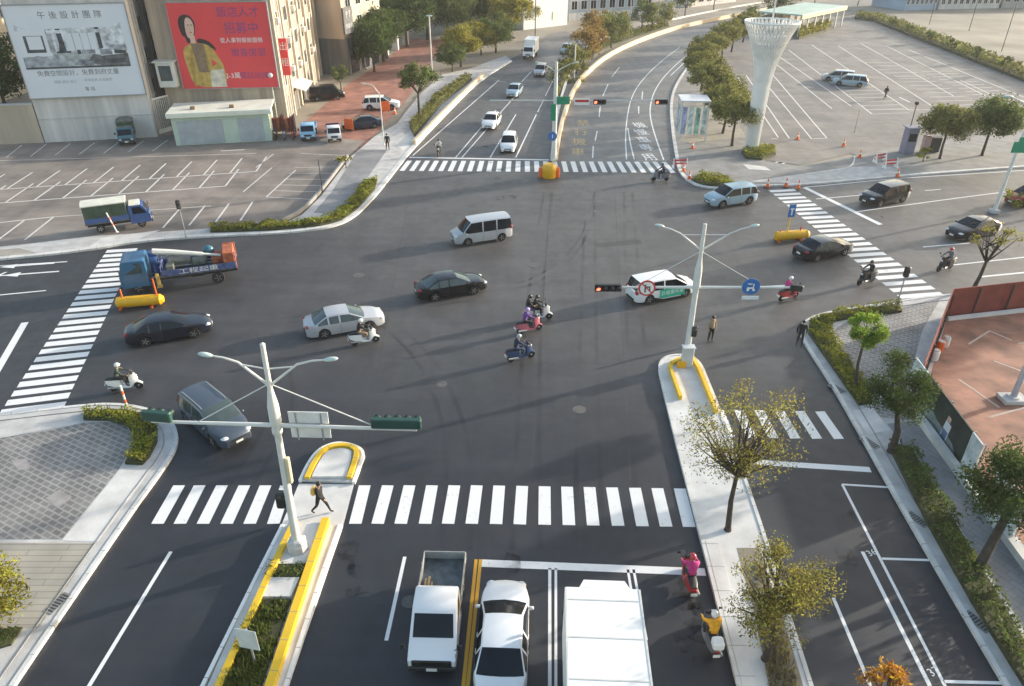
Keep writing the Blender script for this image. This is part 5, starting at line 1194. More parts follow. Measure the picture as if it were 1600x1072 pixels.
# ================================================================ TREES AND PLANTS
def leafmat(k, c, island=.45, trans=.25): return mat('foliage_'+k, c, .65, var=.25, scale=.9, island=island, trans=trans, spec=.25)
F_dark, F_mid, F_lime, F_olive = leafmat('dark', (.060, .095, .022), trans=.35), leafmat('mid', (.105, .140, .035), trans=.35), leafmat('lime', (.20, .29, .035), .6, trans=.4), leafmat('olive', (.185, .190, .050), .55, trans=.35)
F_yel, F_gold, F_sparse = leafmat('yellow', (.25, .235, .035), trans=.4), leafmat('gold', (.40, .20, .025), trans=.4), leafmat('sparse', (.235, .215, .05), .6, trans=.45)
F_aut = leafmat('autumn', (.27, .18, .055), .6, trans=.4)
F_grass, F_hedge, F_dry = leafmat('grass', (.125, .150, .035), trans=.35), leafmat('hedge', (.235, .245, .030), .5, trans=.35), leafmat('dry', (.30, .25, .12))
def leaf(mb, c, s, rn):
    n = Vector((rn.gauss(0, 1), rn.gauss(0, 1), rn.gauss(.5, .8))).normalized(); u = n.orthogonal().normalized()
    a = rn.uniform(0, 6.28); w = n.cross(u); u, w = u*math.cos(a)+w*math.sin(a), w*math.cos(a)-u*math.sin(a)
    l = s*rn.uniform(.7, 1.3); k = l*.42
    mb.v += [tuple(c-u*l*.5), tuple(c+w*k*.5+n*k*.15), tuple(c+u*l*.5), tuple(c-w*k*.5+n*k*.15)]; o = len(mb.v)-4
    mb.f.append((o, o+1, o+2, o+3)); mb.m.append(0)
def tree(name, label, loc, h, crown, trunk_h, trunk_r, leaves, lsize, fm, seed, clumps=26, group=None, flat=.75, limbs=6, lean=(0, 0), tight=.28, cat='tree', base=None):
    """tapered trunk with forking limbs; leaves gathered in clumps at the limb ends and through the crown"""
    rn = random.Random(seed); t = thing(name, label, cat, loc, rn.uniform(0, 6.28) if lean == (0, 0) else 0, group)
    tr = MB(); top = Vector((lean[0], lean[1], trunk_h)); rx, ry, rz_ = crown; cc = Vector((lean[0]*1.3, lean[1]*1.3, h-rz_))
    mid = top*.5+Vector((rn.uniform(-.12, .12), rn.uniform(-.12, .12), 0))
    tr.tube([(0, 0, -.05), (0, 0, .12), mid, top], [trunk_r*1.5, trunk_r*1.1, trunk_r*.9, trunk_r*.7], 8)
    cl = []
    for i in range(clumps):
        while True:
            p = Vector((rn.uniform(-1, 1), rn.uniform(-1, 1), rn.uniform(-flat, 1)))
            if .35 < p.length < 1: break
        cl.append(Vector((cc.x+p.x*rx*.86, cc.y+p.y*ry*.86, cc.z+p.z*rz_*.86)))
    for i in range(min(limbs, len(cl))):
        e = cl[i*len(cl)//limbs]; m_ = top.lerp(e, .5)+Vector((0, 0, -.12*(e-top).length*.3)); tr.tube([top-Vector((0, 0, .1)), m_, e], [trunk_r*.55, trunk_r*.32, trunk_r*.1], 6)
        for j in range(2):
            e2 = cl[rn.randrange(len(cl))]
            if (e2-m_).length < max(rx, rz_)*1.1: tr.tube([m_, m_.lerp(e2, .6)+Vector((0, 0, .06)), e2], [trunk_r*.25, trunk_r*.14, trunk_r*.05], 5)
    tr.build('trunk', M['bark'], t, smooth=50)
    cr = MB(); per = leaves//clumps; sg = tight*(rx+ry+rz_)/3
    for c in cl:
        k = rn.uniform(.55, 1.25)
        for _ in range(int(per*k)):
            d = Vector((rn.gauss(0, 1), rn.gauss(0, 1), rn.gauss(0, .72)));
            if d.length > 2.1: d = d.normalized()*2.1
            leaf(cr, c+d*sg*k*.62, lsize, rn)
    cr.build('crown', fm, t, recalc=False)
    return t
def hedge(name, poly_px, h, dens, lsize, fm, label, z=.12, seed=1, cat='hedge', core=True, kind=None, up=False, corecol=None):
    P = [(G(p).x, G(p).y) for p in poly_px]; cx = sum(p[0] for p in P)/len(P); cy = sum(p[1] for p in P)/len(P)
    P = [(p[0]-cx, p[1]-cy) for p in P]; rn = random.Random(seed)
    area = abs(sum(P[i][0]*P[(i+1) % len(P)][1]-P[(i+1) % len(P)][0]*P[i][1] for i in range(len(P)))/2)
    x0, x1, y0, y1 = min(p[0] for p in P), max(p[0] for p in P), min(p[1] for p in P), max(p[1] for p in P)
    mb = MB(); n = int(area*dens); k = 0
    while k < n:
        x, y = rn.uniform(x0, x1), rn.uniform(y0, y1)
        if not pip(x+rn.gauss(0, .05), y+rn.gauss(0, .05), P): continue
        b = .55+.75*mnoise.noise(Vector((x*1.1+seed*7.3, y*1.1, 0)))+.25*mnoise.noise(Vector((x*3.1, y*3.1, seed)))
        if b < .22 and rn.random() < .8: k += 1; continue
        hh = h*max(.3, min(1.15, b+.35))
        if up:
            l = hh*rn.uniform(.6, 1.1); a = rn.uniform(0, 6.28); w = Vector((math.cos(a), math.sin(a), 0))*lsize*.5; d = Vector((rn.gauss(0, .25), rn.gauss(0, .25), 1))*l; c = Vector((x, y, 0))
            o = len(mb.v); mb.v += [tuple(c-w), tuple(c+w), tuple(c+d)]; mb.f.append((o, o+1, o+2)); mb.m.append(0)
        else: leaf(mb, Vector((x, y, hh*(1-abs(rn.gauss(0, .28))))), lsize, rn)
        k += 1
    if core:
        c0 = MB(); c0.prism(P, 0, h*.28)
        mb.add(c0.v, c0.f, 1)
    o = mb.build(name, [fm, corecol or M['hedge_core']], None, recalc=False, loc=(cx, cy, z)); tag(o, label, cat if kind is None else None, None, kind)
    return o
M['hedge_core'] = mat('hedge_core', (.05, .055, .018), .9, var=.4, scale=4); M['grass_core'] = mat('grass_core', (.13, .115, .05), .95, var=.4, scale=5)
def zpos(p, z=.12): q = at(p[0], p[1], z); return (q.x, q.y, z)
# near-left corner hedge, grass in the left median
hedge('hedge', [(132, 660), (134, 648), (165, 645), (205, 646), (230, 655), (247, 672), (247, 694), (236, 717), (224, 730), (197, 729), (208, 708), (211, 686), (200, 669), (170, 661)], .5, 330, .15, F_hedge, 'curved yellow green hedge on the near left corner', seed=3)
hedge('hedge', [(330, 366), (420, 363), (500, 356), (535, 347), (560, 328), (586, 298), (590, 283), (568, 288), (548, 318), (520, 340), (480, 349), (330, 359)], .5, 200, .2, F_hedge, 'long curved grass hedge along the far left pavement corner', seed=4)
hedge('hedge', [(1264, 506), (1295, 494), (1340, 487), (1404, 480), (1408, 491), (1345, 498), (1302, 506), (1296, 522), (1316, 556), (1346, 600), (1362, 634), (1340, 637), (1312, 596), (1284, 556), (1262, 524)], .5, 300, .16, F_hedge, 'yellow green hedge wrapping the near right corner', seed=5)
hedge('hedge', [(1386, 700), (1420, 706), (1470, 790), (1515, 870), (1562, 950), (1625, 1060), (1690, 1170), (1655, 1170), (1580, 1050), (1515, 945), (1445, 820)], .75, 260, .17, F_mid, 'dark green hedge strip between kerb and walk at the right', seed=6)
hedge('hedge', [(1080, 284), (1095, 274), (1130, 279), (1148, 290), (1130, 294), (1098, 291)], .55, 120, .22, F_hedge, 'low green hedge at the tip of the far right corner', seed=7, z=.1)
hedge('hedge', [(1158, 240), (1205, 232), (1212, 244), (1190, 252), (1165, 250)], .7, 120, .22, F_hedge, 'round green planting at the foot of the lattice tower', seed=8, z=.1)
hedge('planter_grass', [(424, 886), (481, 886), (471, 912), (412, 912)], .42, 500, .1, F_mid, 'square grass planter nearer the signal pole on the left median', seed=9, cat='plant')
hedge('planter_grass', [(406, 944), (455, 944), (385, 1150), (318, 1150)], .45, 420, .11, F_grass, 'long rough grass planter at the bottom of the left median', seed=10, cat='plant', up=True, corecol=M['grass_core'])
hedge('planter_grass', [(1178, 880), (1196, 900), (1228, 1005), (1265, 1150), (1212, 1150), (1180, 950)], .22, 320, .06, F_dry, 'dry grass bed under the right median trees', z=.145, seed=11, cat='plant', up=True, core=False)
hedge('planter_grass', [(0, 988), (38, 985), (20, 1012), (-40, 1030), (-60, 990)], .3, 300, .12, F_mid, 'patch of grass at the bottom left pavement edge', seed=12, cat='plant')
hedge('hedge', [(648, 216), (690, 165), (738, 126), (728, 122), (682, 152), (640, 200)], .8, 70, .3, F_olive, 'rough shrubs along the cream kerb of the far left carriageway', seed=13)
hedge('hedge', [(1335, 30), (1365, 34), (1450, 68), (1600, 128), (1760, 190), (1760, 175), (1600, 114), (1455, 58), (1375, 28), (1340, 25)], 1.3, 14, .6, F_olive, 'long hedge between the right car park and the bare field', z=0, seed=14)
hedge('hedge', [(1248, 62), (1290, 50), (1300, 42), (1290, 40), (1245, 52)], 1.4, 20, .6, F_yel, 'yellow green hedge under the market hall roof', z=0, seed=15)
hedge('hedge', [(868, 165), (886, 125), (910, 98), (950, 76), (995, 60), (1045, 44), (1035, 41), (965, 60), (928, 76), (900, 96), (882, 125), (862, 170)], 1.0, 22, .45, F_olive, 'autumn shrubs along the far median', z=.2, seed=16)
# near right trees
def tp(*a, **k): return tree(*a, **k)
tp('street_tree', 'bright lime green young tree in the near right corner hedge', zpos((1336, 608)), 4.5, (1.2, 1.2, 1.0), 2.9, .09, 7000, .14, F_lime, 21, 20, lean=(.0, .45))
tp('street_tree', 'dark green tree with a stout trunk beside the ad hoarding', zpos((1393, 706)), 5.4, (1.45, 1.35, 1.9), 2.4, .17, 9500, .135, F_dark, 22, 30, lean=(-.22, .3), tight=.25)
tp('street_tree', 'leaning dark green tree at the right edge with dense rounded clumps', zpos((1520, 905)), 5.7, (2.2, 1.8, 2.2), 2.8, .19, 14000, .14, F_dark, 23, 36, lean=(1.0, .9), tight=.22)
tp('street_tree', 'dark tree crown cut off by the right edge behind the leaning tree', zpos((1640, 900)), 4.6, (1.5, 1.3, 1.5), 2.4, .15, 6000, .14, F_dark, 24, 22, lean=(-.1, .4), tight=.25)
tp('street_tree', 'thin leafed olive tree with open crown near the tip of the right median', zpos((1137, 828), .14), 7.2, (2.5, 2.2, 2.6), 2.6, .12, 6000, .115, F_sparse, 25, 50, lean=(.12, .5), limbs=30, tight=.22, flat=.95)
tp('street_tree', 'olive leafed tree in the dry bed at the bottom of the right median', zpos((1196, 1030), .14), 5.3, (1.8, 1.6, 2.3), 1.7, .12, 8600, .11, F_sparse, 26, 40, lean=(.05, .25), limbs=26, tight=.23, flat=.95)
tp('street_tree', 'golden orange treetop peeking in at the bottom right edge', zpos((1362, 1150), 0), 2.9, (1.35, 1.0, .7), 1.8, .09, 800, .17, F_gold, 27, 16, tight=.22)
tp('street_tree', 'yellow green leafy tree reaching in from the left edge', zpos((2, 985)), 4.3, (1.35, 1.3, 2.0), 1.4, .09, 2600, .17, F_yel, 28, 28, tight=.27)
tp('street_tree', 'nearly bare young tree with forked limbs behind the brown fence', zpos((1521, 452)), 4.7, (1.9, 1.4, 1.2), 2.1, .13, 420, .2, F_yel, 29, 10, limbs=10, lean=(.2, 0), tight=.22, flat=.2)
# trees by the right arm and the far pavements
tp('round_tree', 'clipped round tree left of the pair by the right car park', zpos((1468, 248), .1), 5.6, (2.8, 2.6, 1.75), 3.0, .13, 8000, .3, F_olive, 31, 44, limbs=8, flat=.8, group='round trees by the right car park', tight=.3)
tp('round_tree', 'clipped round tree right of the pair by the right car park', zpos((1534, 243), .1), 6.0, (3.2, 2.8, 1.95), 3.2, .14, 9000, .3, F_mid, 32, 46, limbs=8, flat=.8, group='round trees by the right car park', tight=.3)
tp('street_tree', 'spreading dark tree alone on the far left pavement', zpos((656, 190)), 6.6, (2.6, 2.4, 1.6), 3.4, .17, 2600, .34, F_mid, 33, 26, limbs=8, tight=.27)
row = [(1152, 172), (1137, 155), (1131, 136), (1108, 117), (1101, 98), (1101, 82), (1112, 67), (1133, 53), (1148, 45), (1166, 32)]
ords = ['first', 'second', 'third', 'fourth', 'fifth', 'sixth', 'seventh', 'eighth', 'ninth', 'tenth', 'eleventh']
proto = None
for i, p in enumerate(row):
    if proto is None:
        proto = o = tree('round_tree', '', (0, 0, 0), 5.2, (2.9, 2.8, 1.35), 2.8, .14, 6500, .3, F_olive, 41, 40, flat=.7, limbs=8, tight=.27)
    else: o = copy_tree(proto)
    c_ = at(p[0], p[1], 3.9); place(o, (c_.x, c_.y, .1), 1.7*i, ords[i]+' clipped round tree from the lattice tower along the far pavement', 'clipped round trees along the far right pavement', (1.08-.05*(i % 3), 1.08, 1.0))
# woodland patch at the top left
wood = [((570, 108), 'd', 9), ((600, 96), 'd', 9), ((636, 74), 'd', 10), ((668, 62), 'm', 10), ((700, 60), 'm', 10), ((735, 52), 'm', 10), ((765, 50), 'm', 9), ((795, 60), 'y', 8), ((720, 104), 'y', 6.2), ((752, 86), 'y', 5.5), ((775, 82), 'm', 6.5),
        ((560, 60), 'd', 12), ((610, 52), 'd', 11), ((655, 40), 'm', 11), ((690, 34), 'm', 11), ((725, 28), 'y', 11), ((760, 30), 'm', 11), ((790, 34), 'm', 10), ((640, 20), 'd', 11), ((700, 14), 'm', 11), ((745, 8), 'm', 11), ((800, 8), 'm', 11), ((600, 14), 'd', 12), ((820, 44), 'y', 6), ((707, 112), 'm', 4.5), ((585, 112), 'd', 7)]
protos = {}
names = {'d': 'dark green', 'm': 'mid green', 'y': 'yellow green'}
def where(i, p):
    x, y = p
    a = 'by the beige building' if x < 620 else 'above the red side street' if x < 700 else 'left of the white hall' if x > 780 else 'by the far kerb' if y > 80 else 'in the middle of the grove'
    b = 'front row' if y > 80 else 'middle row' if y > 36 else 'back row'
    return a, b
used = {}
for i, (p, k, h) in enumerate(wood):
    if k not in protos:
        o = protos[k] = tree('broadleaf_tree', '', (0, 0, 0), 9, (5.4, 5.2, 3.6), 2.6, .25, 6000, .55, {'d': F_dark, 'm': F_mid, 'y': F_yel}[k], 60+len(protos), 34, limbs=8, tight=.26)
    else: o = copy_tree(protos[k])
    a, b = where(i, p); lab = names[k]+' tree in the '+b+' of the grove '+a; used[lab] = used.get(lab, 0)+1; h *= 1.0
    if used[lab] > 1: lab = names[k]+' tree, '+['', '', 'second', 'third', 'fourth', 'fifth', 'sixth'][used[lab]]+' in the '+b+' '+a
    place(o, zpos(p, 0), 2.1*i, lab, 'trees of the far grove', h/9)
# far median and roadside trees
farm = [((912, 104), 'gold', F_aut, 4.6, 'brown orange tree nearest on the far median'), ((926, 90), 'gold', F_aut, 5.2, 'second brown orange tree from the near end of the far median'), ((940, 80), 'olive', F_olive, 5.4, 'olive tree amid the brown ones on the far median'), ((930, 72), 'gold', F_aut, 5.4, 'brown orange tree at the back left of the far median cluster'), ((955, 76), 'olive', F_mid, 5.2, 'green tree at the right of the far median cluster'), ((968, 68), 'olive', F_olive, 4.8, 'olive tree last in the far median cluster'), ((900, 116), 'gold', F_olive, 3.4, 'low olive tree before the brown ones on the far median'), ((1038, 40), 'olive', F_olive, 4, 'low olive tree right of the yellow hut'), ((1002, 52), 'olive', F_mid, 5.2, 'dark bushy tree on the far median by the yellow hut'), ((1018, 50), 'olive', F_olive, 4.6, 'small olive tree right of the bushy one on the far median'),
        ((1070, 26), 'olive', F_mid, 5.2, 'round tree beyond the curve of the far road'), ((1115, 16), 'olive', F_olive, 5.6, 'tree beyond the far road left of the tower'), ((1205, 34), 'olive', F_dark, 5.0, 'dark tree right of the lattice tower top'), ((1232, 26), 'olive', F_dark, 5.4, 'dark tree by the market hall'), ((1272, 8), 'olive', F_mid, 6, 'tree behind the market hall'), ((1340, 8), 'olive', F_olive, 5, 'tree at the head of the hedge beyond the car park'), ((1170, 46), 'olive', F_mid, 4.2, 'small tree before the lattice tower at the far end of the row'), ((884, 128), 'gold', F_olive, 2.6, 'small tree at the near end of the far median shrubs')]
for i, (p, k, fm, h, lab) in enumerate(farm):
    tree('roadside_tree', lab, zpos(p, .1), h*1.25, (2.9, 2.7, 2.4), h*.4, .14, 1900, .42, fm, 80+i, 22, limbs=6, tight=.28, group='trees along the far road')
for i, p in enumerate([(1391, 46), (1418, 56), (1450, 68), (1485, 82), (1523, 98), (1566, 116)]):
    tree('shrub', ords[i]+' taller shrub from the far end of the field hedge', zpos(p, 0), 2.6, (1.1, 1.1, .9), .8, .06, 240, .4, F_mid, 100+i, 8, limbs=4, group='taller shrubs in the field hedge', cat='shrub')
tree('tree', 'dark green tree between the far left building and the white billboard', zpos((22, 205), 0), 11.5, (4.2, 3.2, 4.6), 4, .25, 4200, .45, F_dark, 120, 36, limbs=8, tight=.27)
tree('shrub', 'dark shrub at the corner of the beige building by the black van', zpos((533, 140), 0), 3.6, (1.2, 1.2, 1.4), 1, .08, 600, .34, F_mid, 121, 10, limbs=4, cat='shrub')
tree('shrub', 'small yellow green shrub at the corner of the left car park', zpos((541, 262), .12), 1.5, (.8, .6, .6), .4, .05, 260, .25, F_yel, 122, 8, limbs=4, cat='shrub')
tree('shrub', 'yellow green bush beside the ticket booth', zpos((1442, 252), .1), 1.5, (1.2, .9, .7), .4, .05, 420, .25, F_hedge, 123, 9, limbs=4, cat='shrub')
tree('shrub', 'green bush by the curved lamp post at the right edge', zpos((1590, 325), .02), 1.6, (1.5, 1.0, .7), .4, .05, 420, .25, F_hedge, 124, 9, limbs=4, cat='shrub')

for i, (x, y, h_) in enumerate([(50, 61, 10), (58, 52, 9), (49, 47.5, 8.5)]):
    tree('street_tree', 'tall tree on the right arm just past the right edge, '+('beyond the curved lamp post', 'on its near pavement', 'behind the red car park')[i], (x, y, .02), h_, (2.6, 2.4, 2.6), 4, .2, 3000, .34, F_mid, 140+i, 28, limbs=8, tight=.27)
# ================================================================ BUILDINGS, WALLS, BILLBOARDS
M['beige_wall'] = mat('beige_wall', (.44, .37, .29), .85, var=.14, scale=.35, bump=.2, detail=10, streak=True); M['grey_wall'] = mat('grey_wall', (.36, .34, .32), .85, var=.16, scale=.4, bump=.2, detail=10, streak=True)
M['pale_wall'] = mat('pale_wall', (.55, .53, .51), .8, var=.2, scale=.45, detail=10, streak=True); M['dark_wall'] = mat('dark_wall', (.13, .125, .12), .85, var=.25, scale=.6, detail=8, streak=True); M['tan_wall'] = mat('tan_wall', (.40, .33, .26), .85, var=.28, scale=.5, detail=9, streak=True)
M['shed_green'] = mat('shed_green', (.46, .56, .48), .6, var=.1, scale=.7); M['shutter'] = mat('shutter', (.36, .40, .43), .5, var=.12, scale=1.2); M['fascia'] = mat('fascia', (.66, .68, .60), .6, var=.1, scale=.8)
M['bill_white'] = mat('bill_white', (.66, .70, .76), .5, var=.03, scale=.3); M['bill_red'] = mat('bill_red', (.72, .055, .065), .5, var=.06, scale=.3); M['ink'] = mat('ink_grey', (.16, .17, .19), .6); M['ink_soft'] = mat('ink_soft', (.38, .40, .44), .6); M['ink_purple'] = mat('ink_purple', (.22, .055, .20), .6)
for k_, c_ in dict(p_light=(.58, .62, .68), p_mid=(.30, .33, .37), p_dark=(.06, .068, .08), p_floor=(.36, .40, .42), p_sofa=(.12, .12, .125), p_rug=(.20, .22, .26), s_yellow=(.50, .34, .085), s_yellow2=(.38, .25, .06), s_brown=(.22, .15, .09), s_skin=(.66, .45, .36), s_hair=(.03, .02, .02), s_pale=(.60, .55, .45)).items(): M[k_] = mat(k_, c_, .55, var=.10 if k_ in ('s_skin', 's_hair') else .5 if k_[0] == 'p' else .28, scale=1.7, detail=6)
def frame_of(a, b):
    d = b-a; W = d.length; rz = math.atan2(d.y, d.x); return W, rz
def wpt(a, rz, x, y, z=0): return Vector((a.x+math.cos(rz)*x-math.sin(rz)*y, a.y+math.sin(rz)*x+math.cos(rz)*y, z))
def windows(t, rects, y, glass='glass', fm='grey_metal', axis='x'):
    """each opening: frame proud of the wall, pane set in it"""
    for (u, z, w, h) in rects:
        mb = MB()
        B = (lambda c, s: mb.box(c, s)) if axis == 'x' else (lambda c, s: mb.box((c[1], c[0], c[2]), (s[1], s[0], s[2])))
        for c, s in (((u, y, z+h/2), (w+.12, .1, .08)), ((u, y, z-h/2), (w+.12, .14, .08)), ((u-w/2, y, z), (.08, .1, h-.08)), ((u+w/2, y, z), (.08, .1, h-.08)), ((u, y, z), (.05, .08, h-.08))): B(c, s)
        o = mb.build('window', M[fm], t); mb = MB()
        B = (lambda c, s: mb.box(c, s)) if axis == 'x' else (lambda c, s: mb.box((c[1], c[0], c[2]), (s[1], s[0], s[2])))
        B((u, y, z), (w-.06, .03, h-.08)); mb.build('pane', M[glass], o)
# ---- building behind the white billboard
a, b = G((71, 223)), G((246, 214)); W, rz = frame_of(a, b)
t = thing('apartment_building', 'grey building whose whole front carries the white furniture billboard', 'building', (a.x, a.y, 0), rz)
mb = MB(); mb.box((W/2, 9, 8.5), (W, 18, 17)); mb.box((W/2, -.04, 2.6), (W, .1, .12)); mb.build('wall', M['pale_wall'], t)
mb = MB(); mb.box((W/2, 9, 17.15), (W+.5, 18.5, .35)); mb.build('roof', M['concrete'], t)
windows(t, [(4+4.2*i, 5+3.2*j, 1.6, 1.5) for i in range(4) for j in range(4)], W+.03, axis='y')
mb = MB()
for y in (1.2, 2.2, 6.5, 11): mb.tube([(W+.12, y, .2), (W+.12, y, 16.5)], .07, 6)
mb.build('downpipe', M['grey_wall'], t)
z0, z1 = 4.75, 13.9
t = thing('billboard', 'white billboard with a grey living room photo and dark characters', 'billboard', tuple(wpt(a, rz, 0, -.18)), rz)
mb = MB(); mb.box((W/2, 0, (z0+z1)/2), (W, .2, z1-z0), bev=.02); mb.build('panel', M['bill_white'], t)
mb = MB()
for z in (z0, z1): mb.box((W/2, -.02, z), (W+.14, .3, .09))
for x in (0, W): mb.box((x, -.02, (z0+z1)/2), (.09, .3, z1-z0-.1))
mb.build('frame', M['grey_metal'], t)
Hb = z1-z0
def flat(lst, mats, t, name, W=W, z0=z0, Hb=Hb, y0=-.108):
    mb = MB()
    for i, (pts, mi) in enumerate(lst):
        if len(pts) > 4 and y0 < -.11: pts = smooth_poly(pts, 2)
        mb.add([(u*W, y0-.0016*i, z0+v*Hb) for u, v in pts], [tuple(range(len(pts)))], mi)
    return mb.build(name, mats, t, recalc=False)
rc = lambda u0, v0, u1, v1: [(u0, v0), (u1, v0), (u1, v1), (u0, v1)]
flat([(rc(.05, .325, .93, .80), 0), ([(.05, .80), (.93, .80), (.80, .755), (.34, .755), (.24, .70)], 1), ([(.05, .325), (.05, .45), (.30, .50), (.55, .49), (.93, .42), (.93, .325)], 4), (rc(.36, .5, .93, .74), 0),
      (rc(.05, .46, .30, .73), 1), (rc(.10, .50, .26, .68), 3), (rc(.125, .535, .245, .675), 1), (rc(.29, .50, .335, .745), 2), ([(.38, .50), (.425, .50), (.415, .75), (.375, .75)], 3), (rc(.70, .53, .735, .755), 3), ([(.36, .49), (.38, .60), (.40, .56), (.42, .49)], 3), ([(.34, .49), (.46, .49), (.46, .51), (.34, .51)], 3),
      (rc(.55, .48, .72, .53), 2), (rc(.51, .475, .54, .525), 3), ([(.45, .36), (.60, .345), (.68, .40), (.52, .42)], 6), (rc(.66, .43, .86, .52), 1), ([(.62, .37), (.70, .45), (.93, .47), (.93, .335), (.72, .335)], 5), (rc(.70, .46, .80, .52), 2), (rc(.82, .47, .92, .53), 3), (rc(.74, .37, .9, .42), 3), ([(.05, .33), (.05, .42), (.17, .47), (.30, .43), (.40, .33)], 2), (rc(.44, .52, .69, .735), 1), (rc(.50, .52, .505, .735), 2), (rc(.565, .52, .57, .735), 2), (rc(.63, .52, .635, .735), 2), ([(.58, .40), (.64, .47), (.70, .46), (.69, .38)], 5), (rc(.05, .325, .93, .345), 3), (rc(.30, .70, .93, .735), 0), ([(.78, .52), (.93, .50), (.93, .56), (.80, .57)], 2)],
     [M['p_light'], M['bill_white'], M['p_mid'], M['p_dark'], M['p_floor'], M['p_sofa'], M['p_rug']], t, 'picture')
mb = MB(); TX = lambda u, v, dy=-.112, W=W, z0=z0, Hb=Hb: Matrix.Translation((u*W, dy, z0+v*Hb)) @ Matrix.Rotation(R(90), 4, 'X')
for i, ch in enumerate('午後設計團隊'): text_mb(mb, ch, TX(.30+.092*i, .885), .80)
text_mb(mb, '免費空間設計，免費到府丈量', TX(.47, .27), .62); text_mb(mb, '電 話', TX(.53, .085), .45)
mb.build('lettering', M['ink'], t, recalc=False)
mb = MB(); text_mb(mb, '規劃 設計 施工', TX(.34, .175), .34); mb.build('small_lettering', M['ink_soft'], t, recalc=False); mb = MB(); text_mb(mb, '系統家具 全室裝修', TX(.62, .185), .34); mb.build('small_lettering', M['ink_soft'], t, recalc=False)
# ---- wall at the far left, dark house behind
a0, b0 = G((-330, 240)), G((69, 223)); W0, rz0 = frame_of(a0, b0)
t = thing('boundary_wall', 'plain beige concrete wall left of the white billboard building', 'wall', (a0.x, a0.y, 0), rz0); mb = MB(); mb.box((W0/2, .2, 2.05), (W0, .4, 4.1)); mb.build('wall', M['beige_wall'], t); mb = MB(); mb.box((W0/2, .2, 4.16), (W0, .55, .12)); mb.build('coping', M['concrete'], t)
t = thing('house', 'sunlit cream building cut off by the top left corner', 'house', (-74, 96, 0), 0); mb = MB(); mb.box((0, 8, 8), (12, 16, 16)); mb.build('wall', mat('cream_wall', (.52, .44, .32), .85, var=.15, scale=.3), t); mb = MB(); mb.box((0, 8, 16.2), (12.6, 16.6, .4)); mb.build('roof', M['concrete_dark'], t); windows(t, [(-3+3*i, 4+3.2*j, 1.4, 1.5) for i in range(3) for j in range(4)], -.03); windows(t, [(3+4*i, 4+3.2*j, 1.4, 1.5) for i in range(3) for j in range(4)], 6.03, axis='y')
# ---- gate in the gap between the buildings
ga, gb = G((246, 213)), G((271, 205)); Wg, rg = frame_of(ga, gb)
t = thing('gate', 'white slatted gate closing the dark gap between the two billboard buildings', 'gate', (ga.x, ga.y+.6, 0), rg); mb = MB()
for i in range(9): mb.box((.1+(Wg-.2)*i/8, 0, 2.1), (.08, .06, 3.8))
mb.box((Wg/2, 0, 3.9), (Wg, .1, .2)); mb.box((Wg/2, 0, .3), (Wg, .1, .5)); mb.build('gate_leaf', M['pole_white'], t)
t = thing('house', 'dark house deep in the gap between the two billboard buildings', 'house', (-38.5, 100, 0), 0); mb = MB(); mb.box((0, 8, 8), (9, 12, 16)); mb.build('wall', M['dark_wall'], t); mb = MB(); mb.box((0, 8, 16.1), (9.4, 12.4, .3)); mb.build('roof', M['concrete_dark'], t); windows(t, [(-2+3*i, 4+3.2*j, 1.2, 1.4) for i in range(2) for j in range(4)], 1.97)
# ---- building with the red billboard
a, b = G((272, 203)), G((447, 199)); W, rz = frame_of(a, b); Dp = 31
t = thing('apartment_building', 'beige building with the red billboard on its front and pipes down its long side', 'building', (a.x, a.y, 0), rz)
mb = MB(); mb.box((W/2, Dp/2, 9), (W, Dp, 18)); mb.build('wall', M['tan_wall'], t); mb = MB(); mb.box((W/2, Dp/2, 18.15), (W+.5, Dp+.5, .3)); mb.build('roof', M['concrete'], t)
for i, y in enumerate((.5, 5.6, 11, 16.4, 21.8, 27.2, 30.4)):
    mb = MB(); mb.box((W+.18, y, 9), (.36, .7, 17.9)); mb.build('pilaster', M['beige_wall'], t)
mb = MB()
for y in (2.1, 4.6, 9.2, 14.8, 19.4, 25): mb.tube([(W+.22, y, .1), (W+.22, y, 17.6)], .09, 6); mb.tube([(W+.2, y, 8), (W+.2, y+1.5, 9.5)], .06, 6)
mb.build('downpipe', M['pole_white'], t)
windows(t, [(3.3+5.4*i, 4.8+3.3*j, 1.7, 1.6) for i in range(5) for j in range(4)], W+.04, axis='y', fm='pole_white')
for i, (y, z) in enumerate([(7.5, 6.2), (7.6, 9.4), (13, 5.9), (13, 12.4), (18.6, 9.2), (24, 5.8), (2.2, 12.3)]):
    mb = MB(); mb.box((W+.35, y, z-.9), (.55, .85, .6), bev=.04); mb.build('air_conditioner', M['pole_white'], t)
mb = MB(); mb.loft([[(W, 6, 3.5), (W, 12, 3.5), (W, 12, 3.4), (W, 6, 3.4)], [(W+1.8, 6, 2.9), (W+1.8, 12, 2.9), (W+1.8, 12, 2.8), (W+1.8, 6, 2.8)]]); mb.build('awning', M['canvas_top'], t)
for i in range(4): mb = MB(); mb.box((W+.02, 3+6*i, 1.4), (.1, 2.6, 2.6)); mb.build('shop_door', M['dark_wall'], t)
mb = MB(); mb.box((W+.75, 1.5, 7.6), (.9, .18, 4.0), bev=.03); o = mb.build('vertical_sign', M['bill_red'], t); mb = MB()
for i, ch in enumerate('出租'): text_mb(mb, ch, Matrix.Translation((W+.75, 1.39, 8.7-1.7*i)) @ Matrix.Rotation(R(90), 4, 'X'), .95)
mb.build('sign_lettering', M['white_paint'], o, recalc=False)
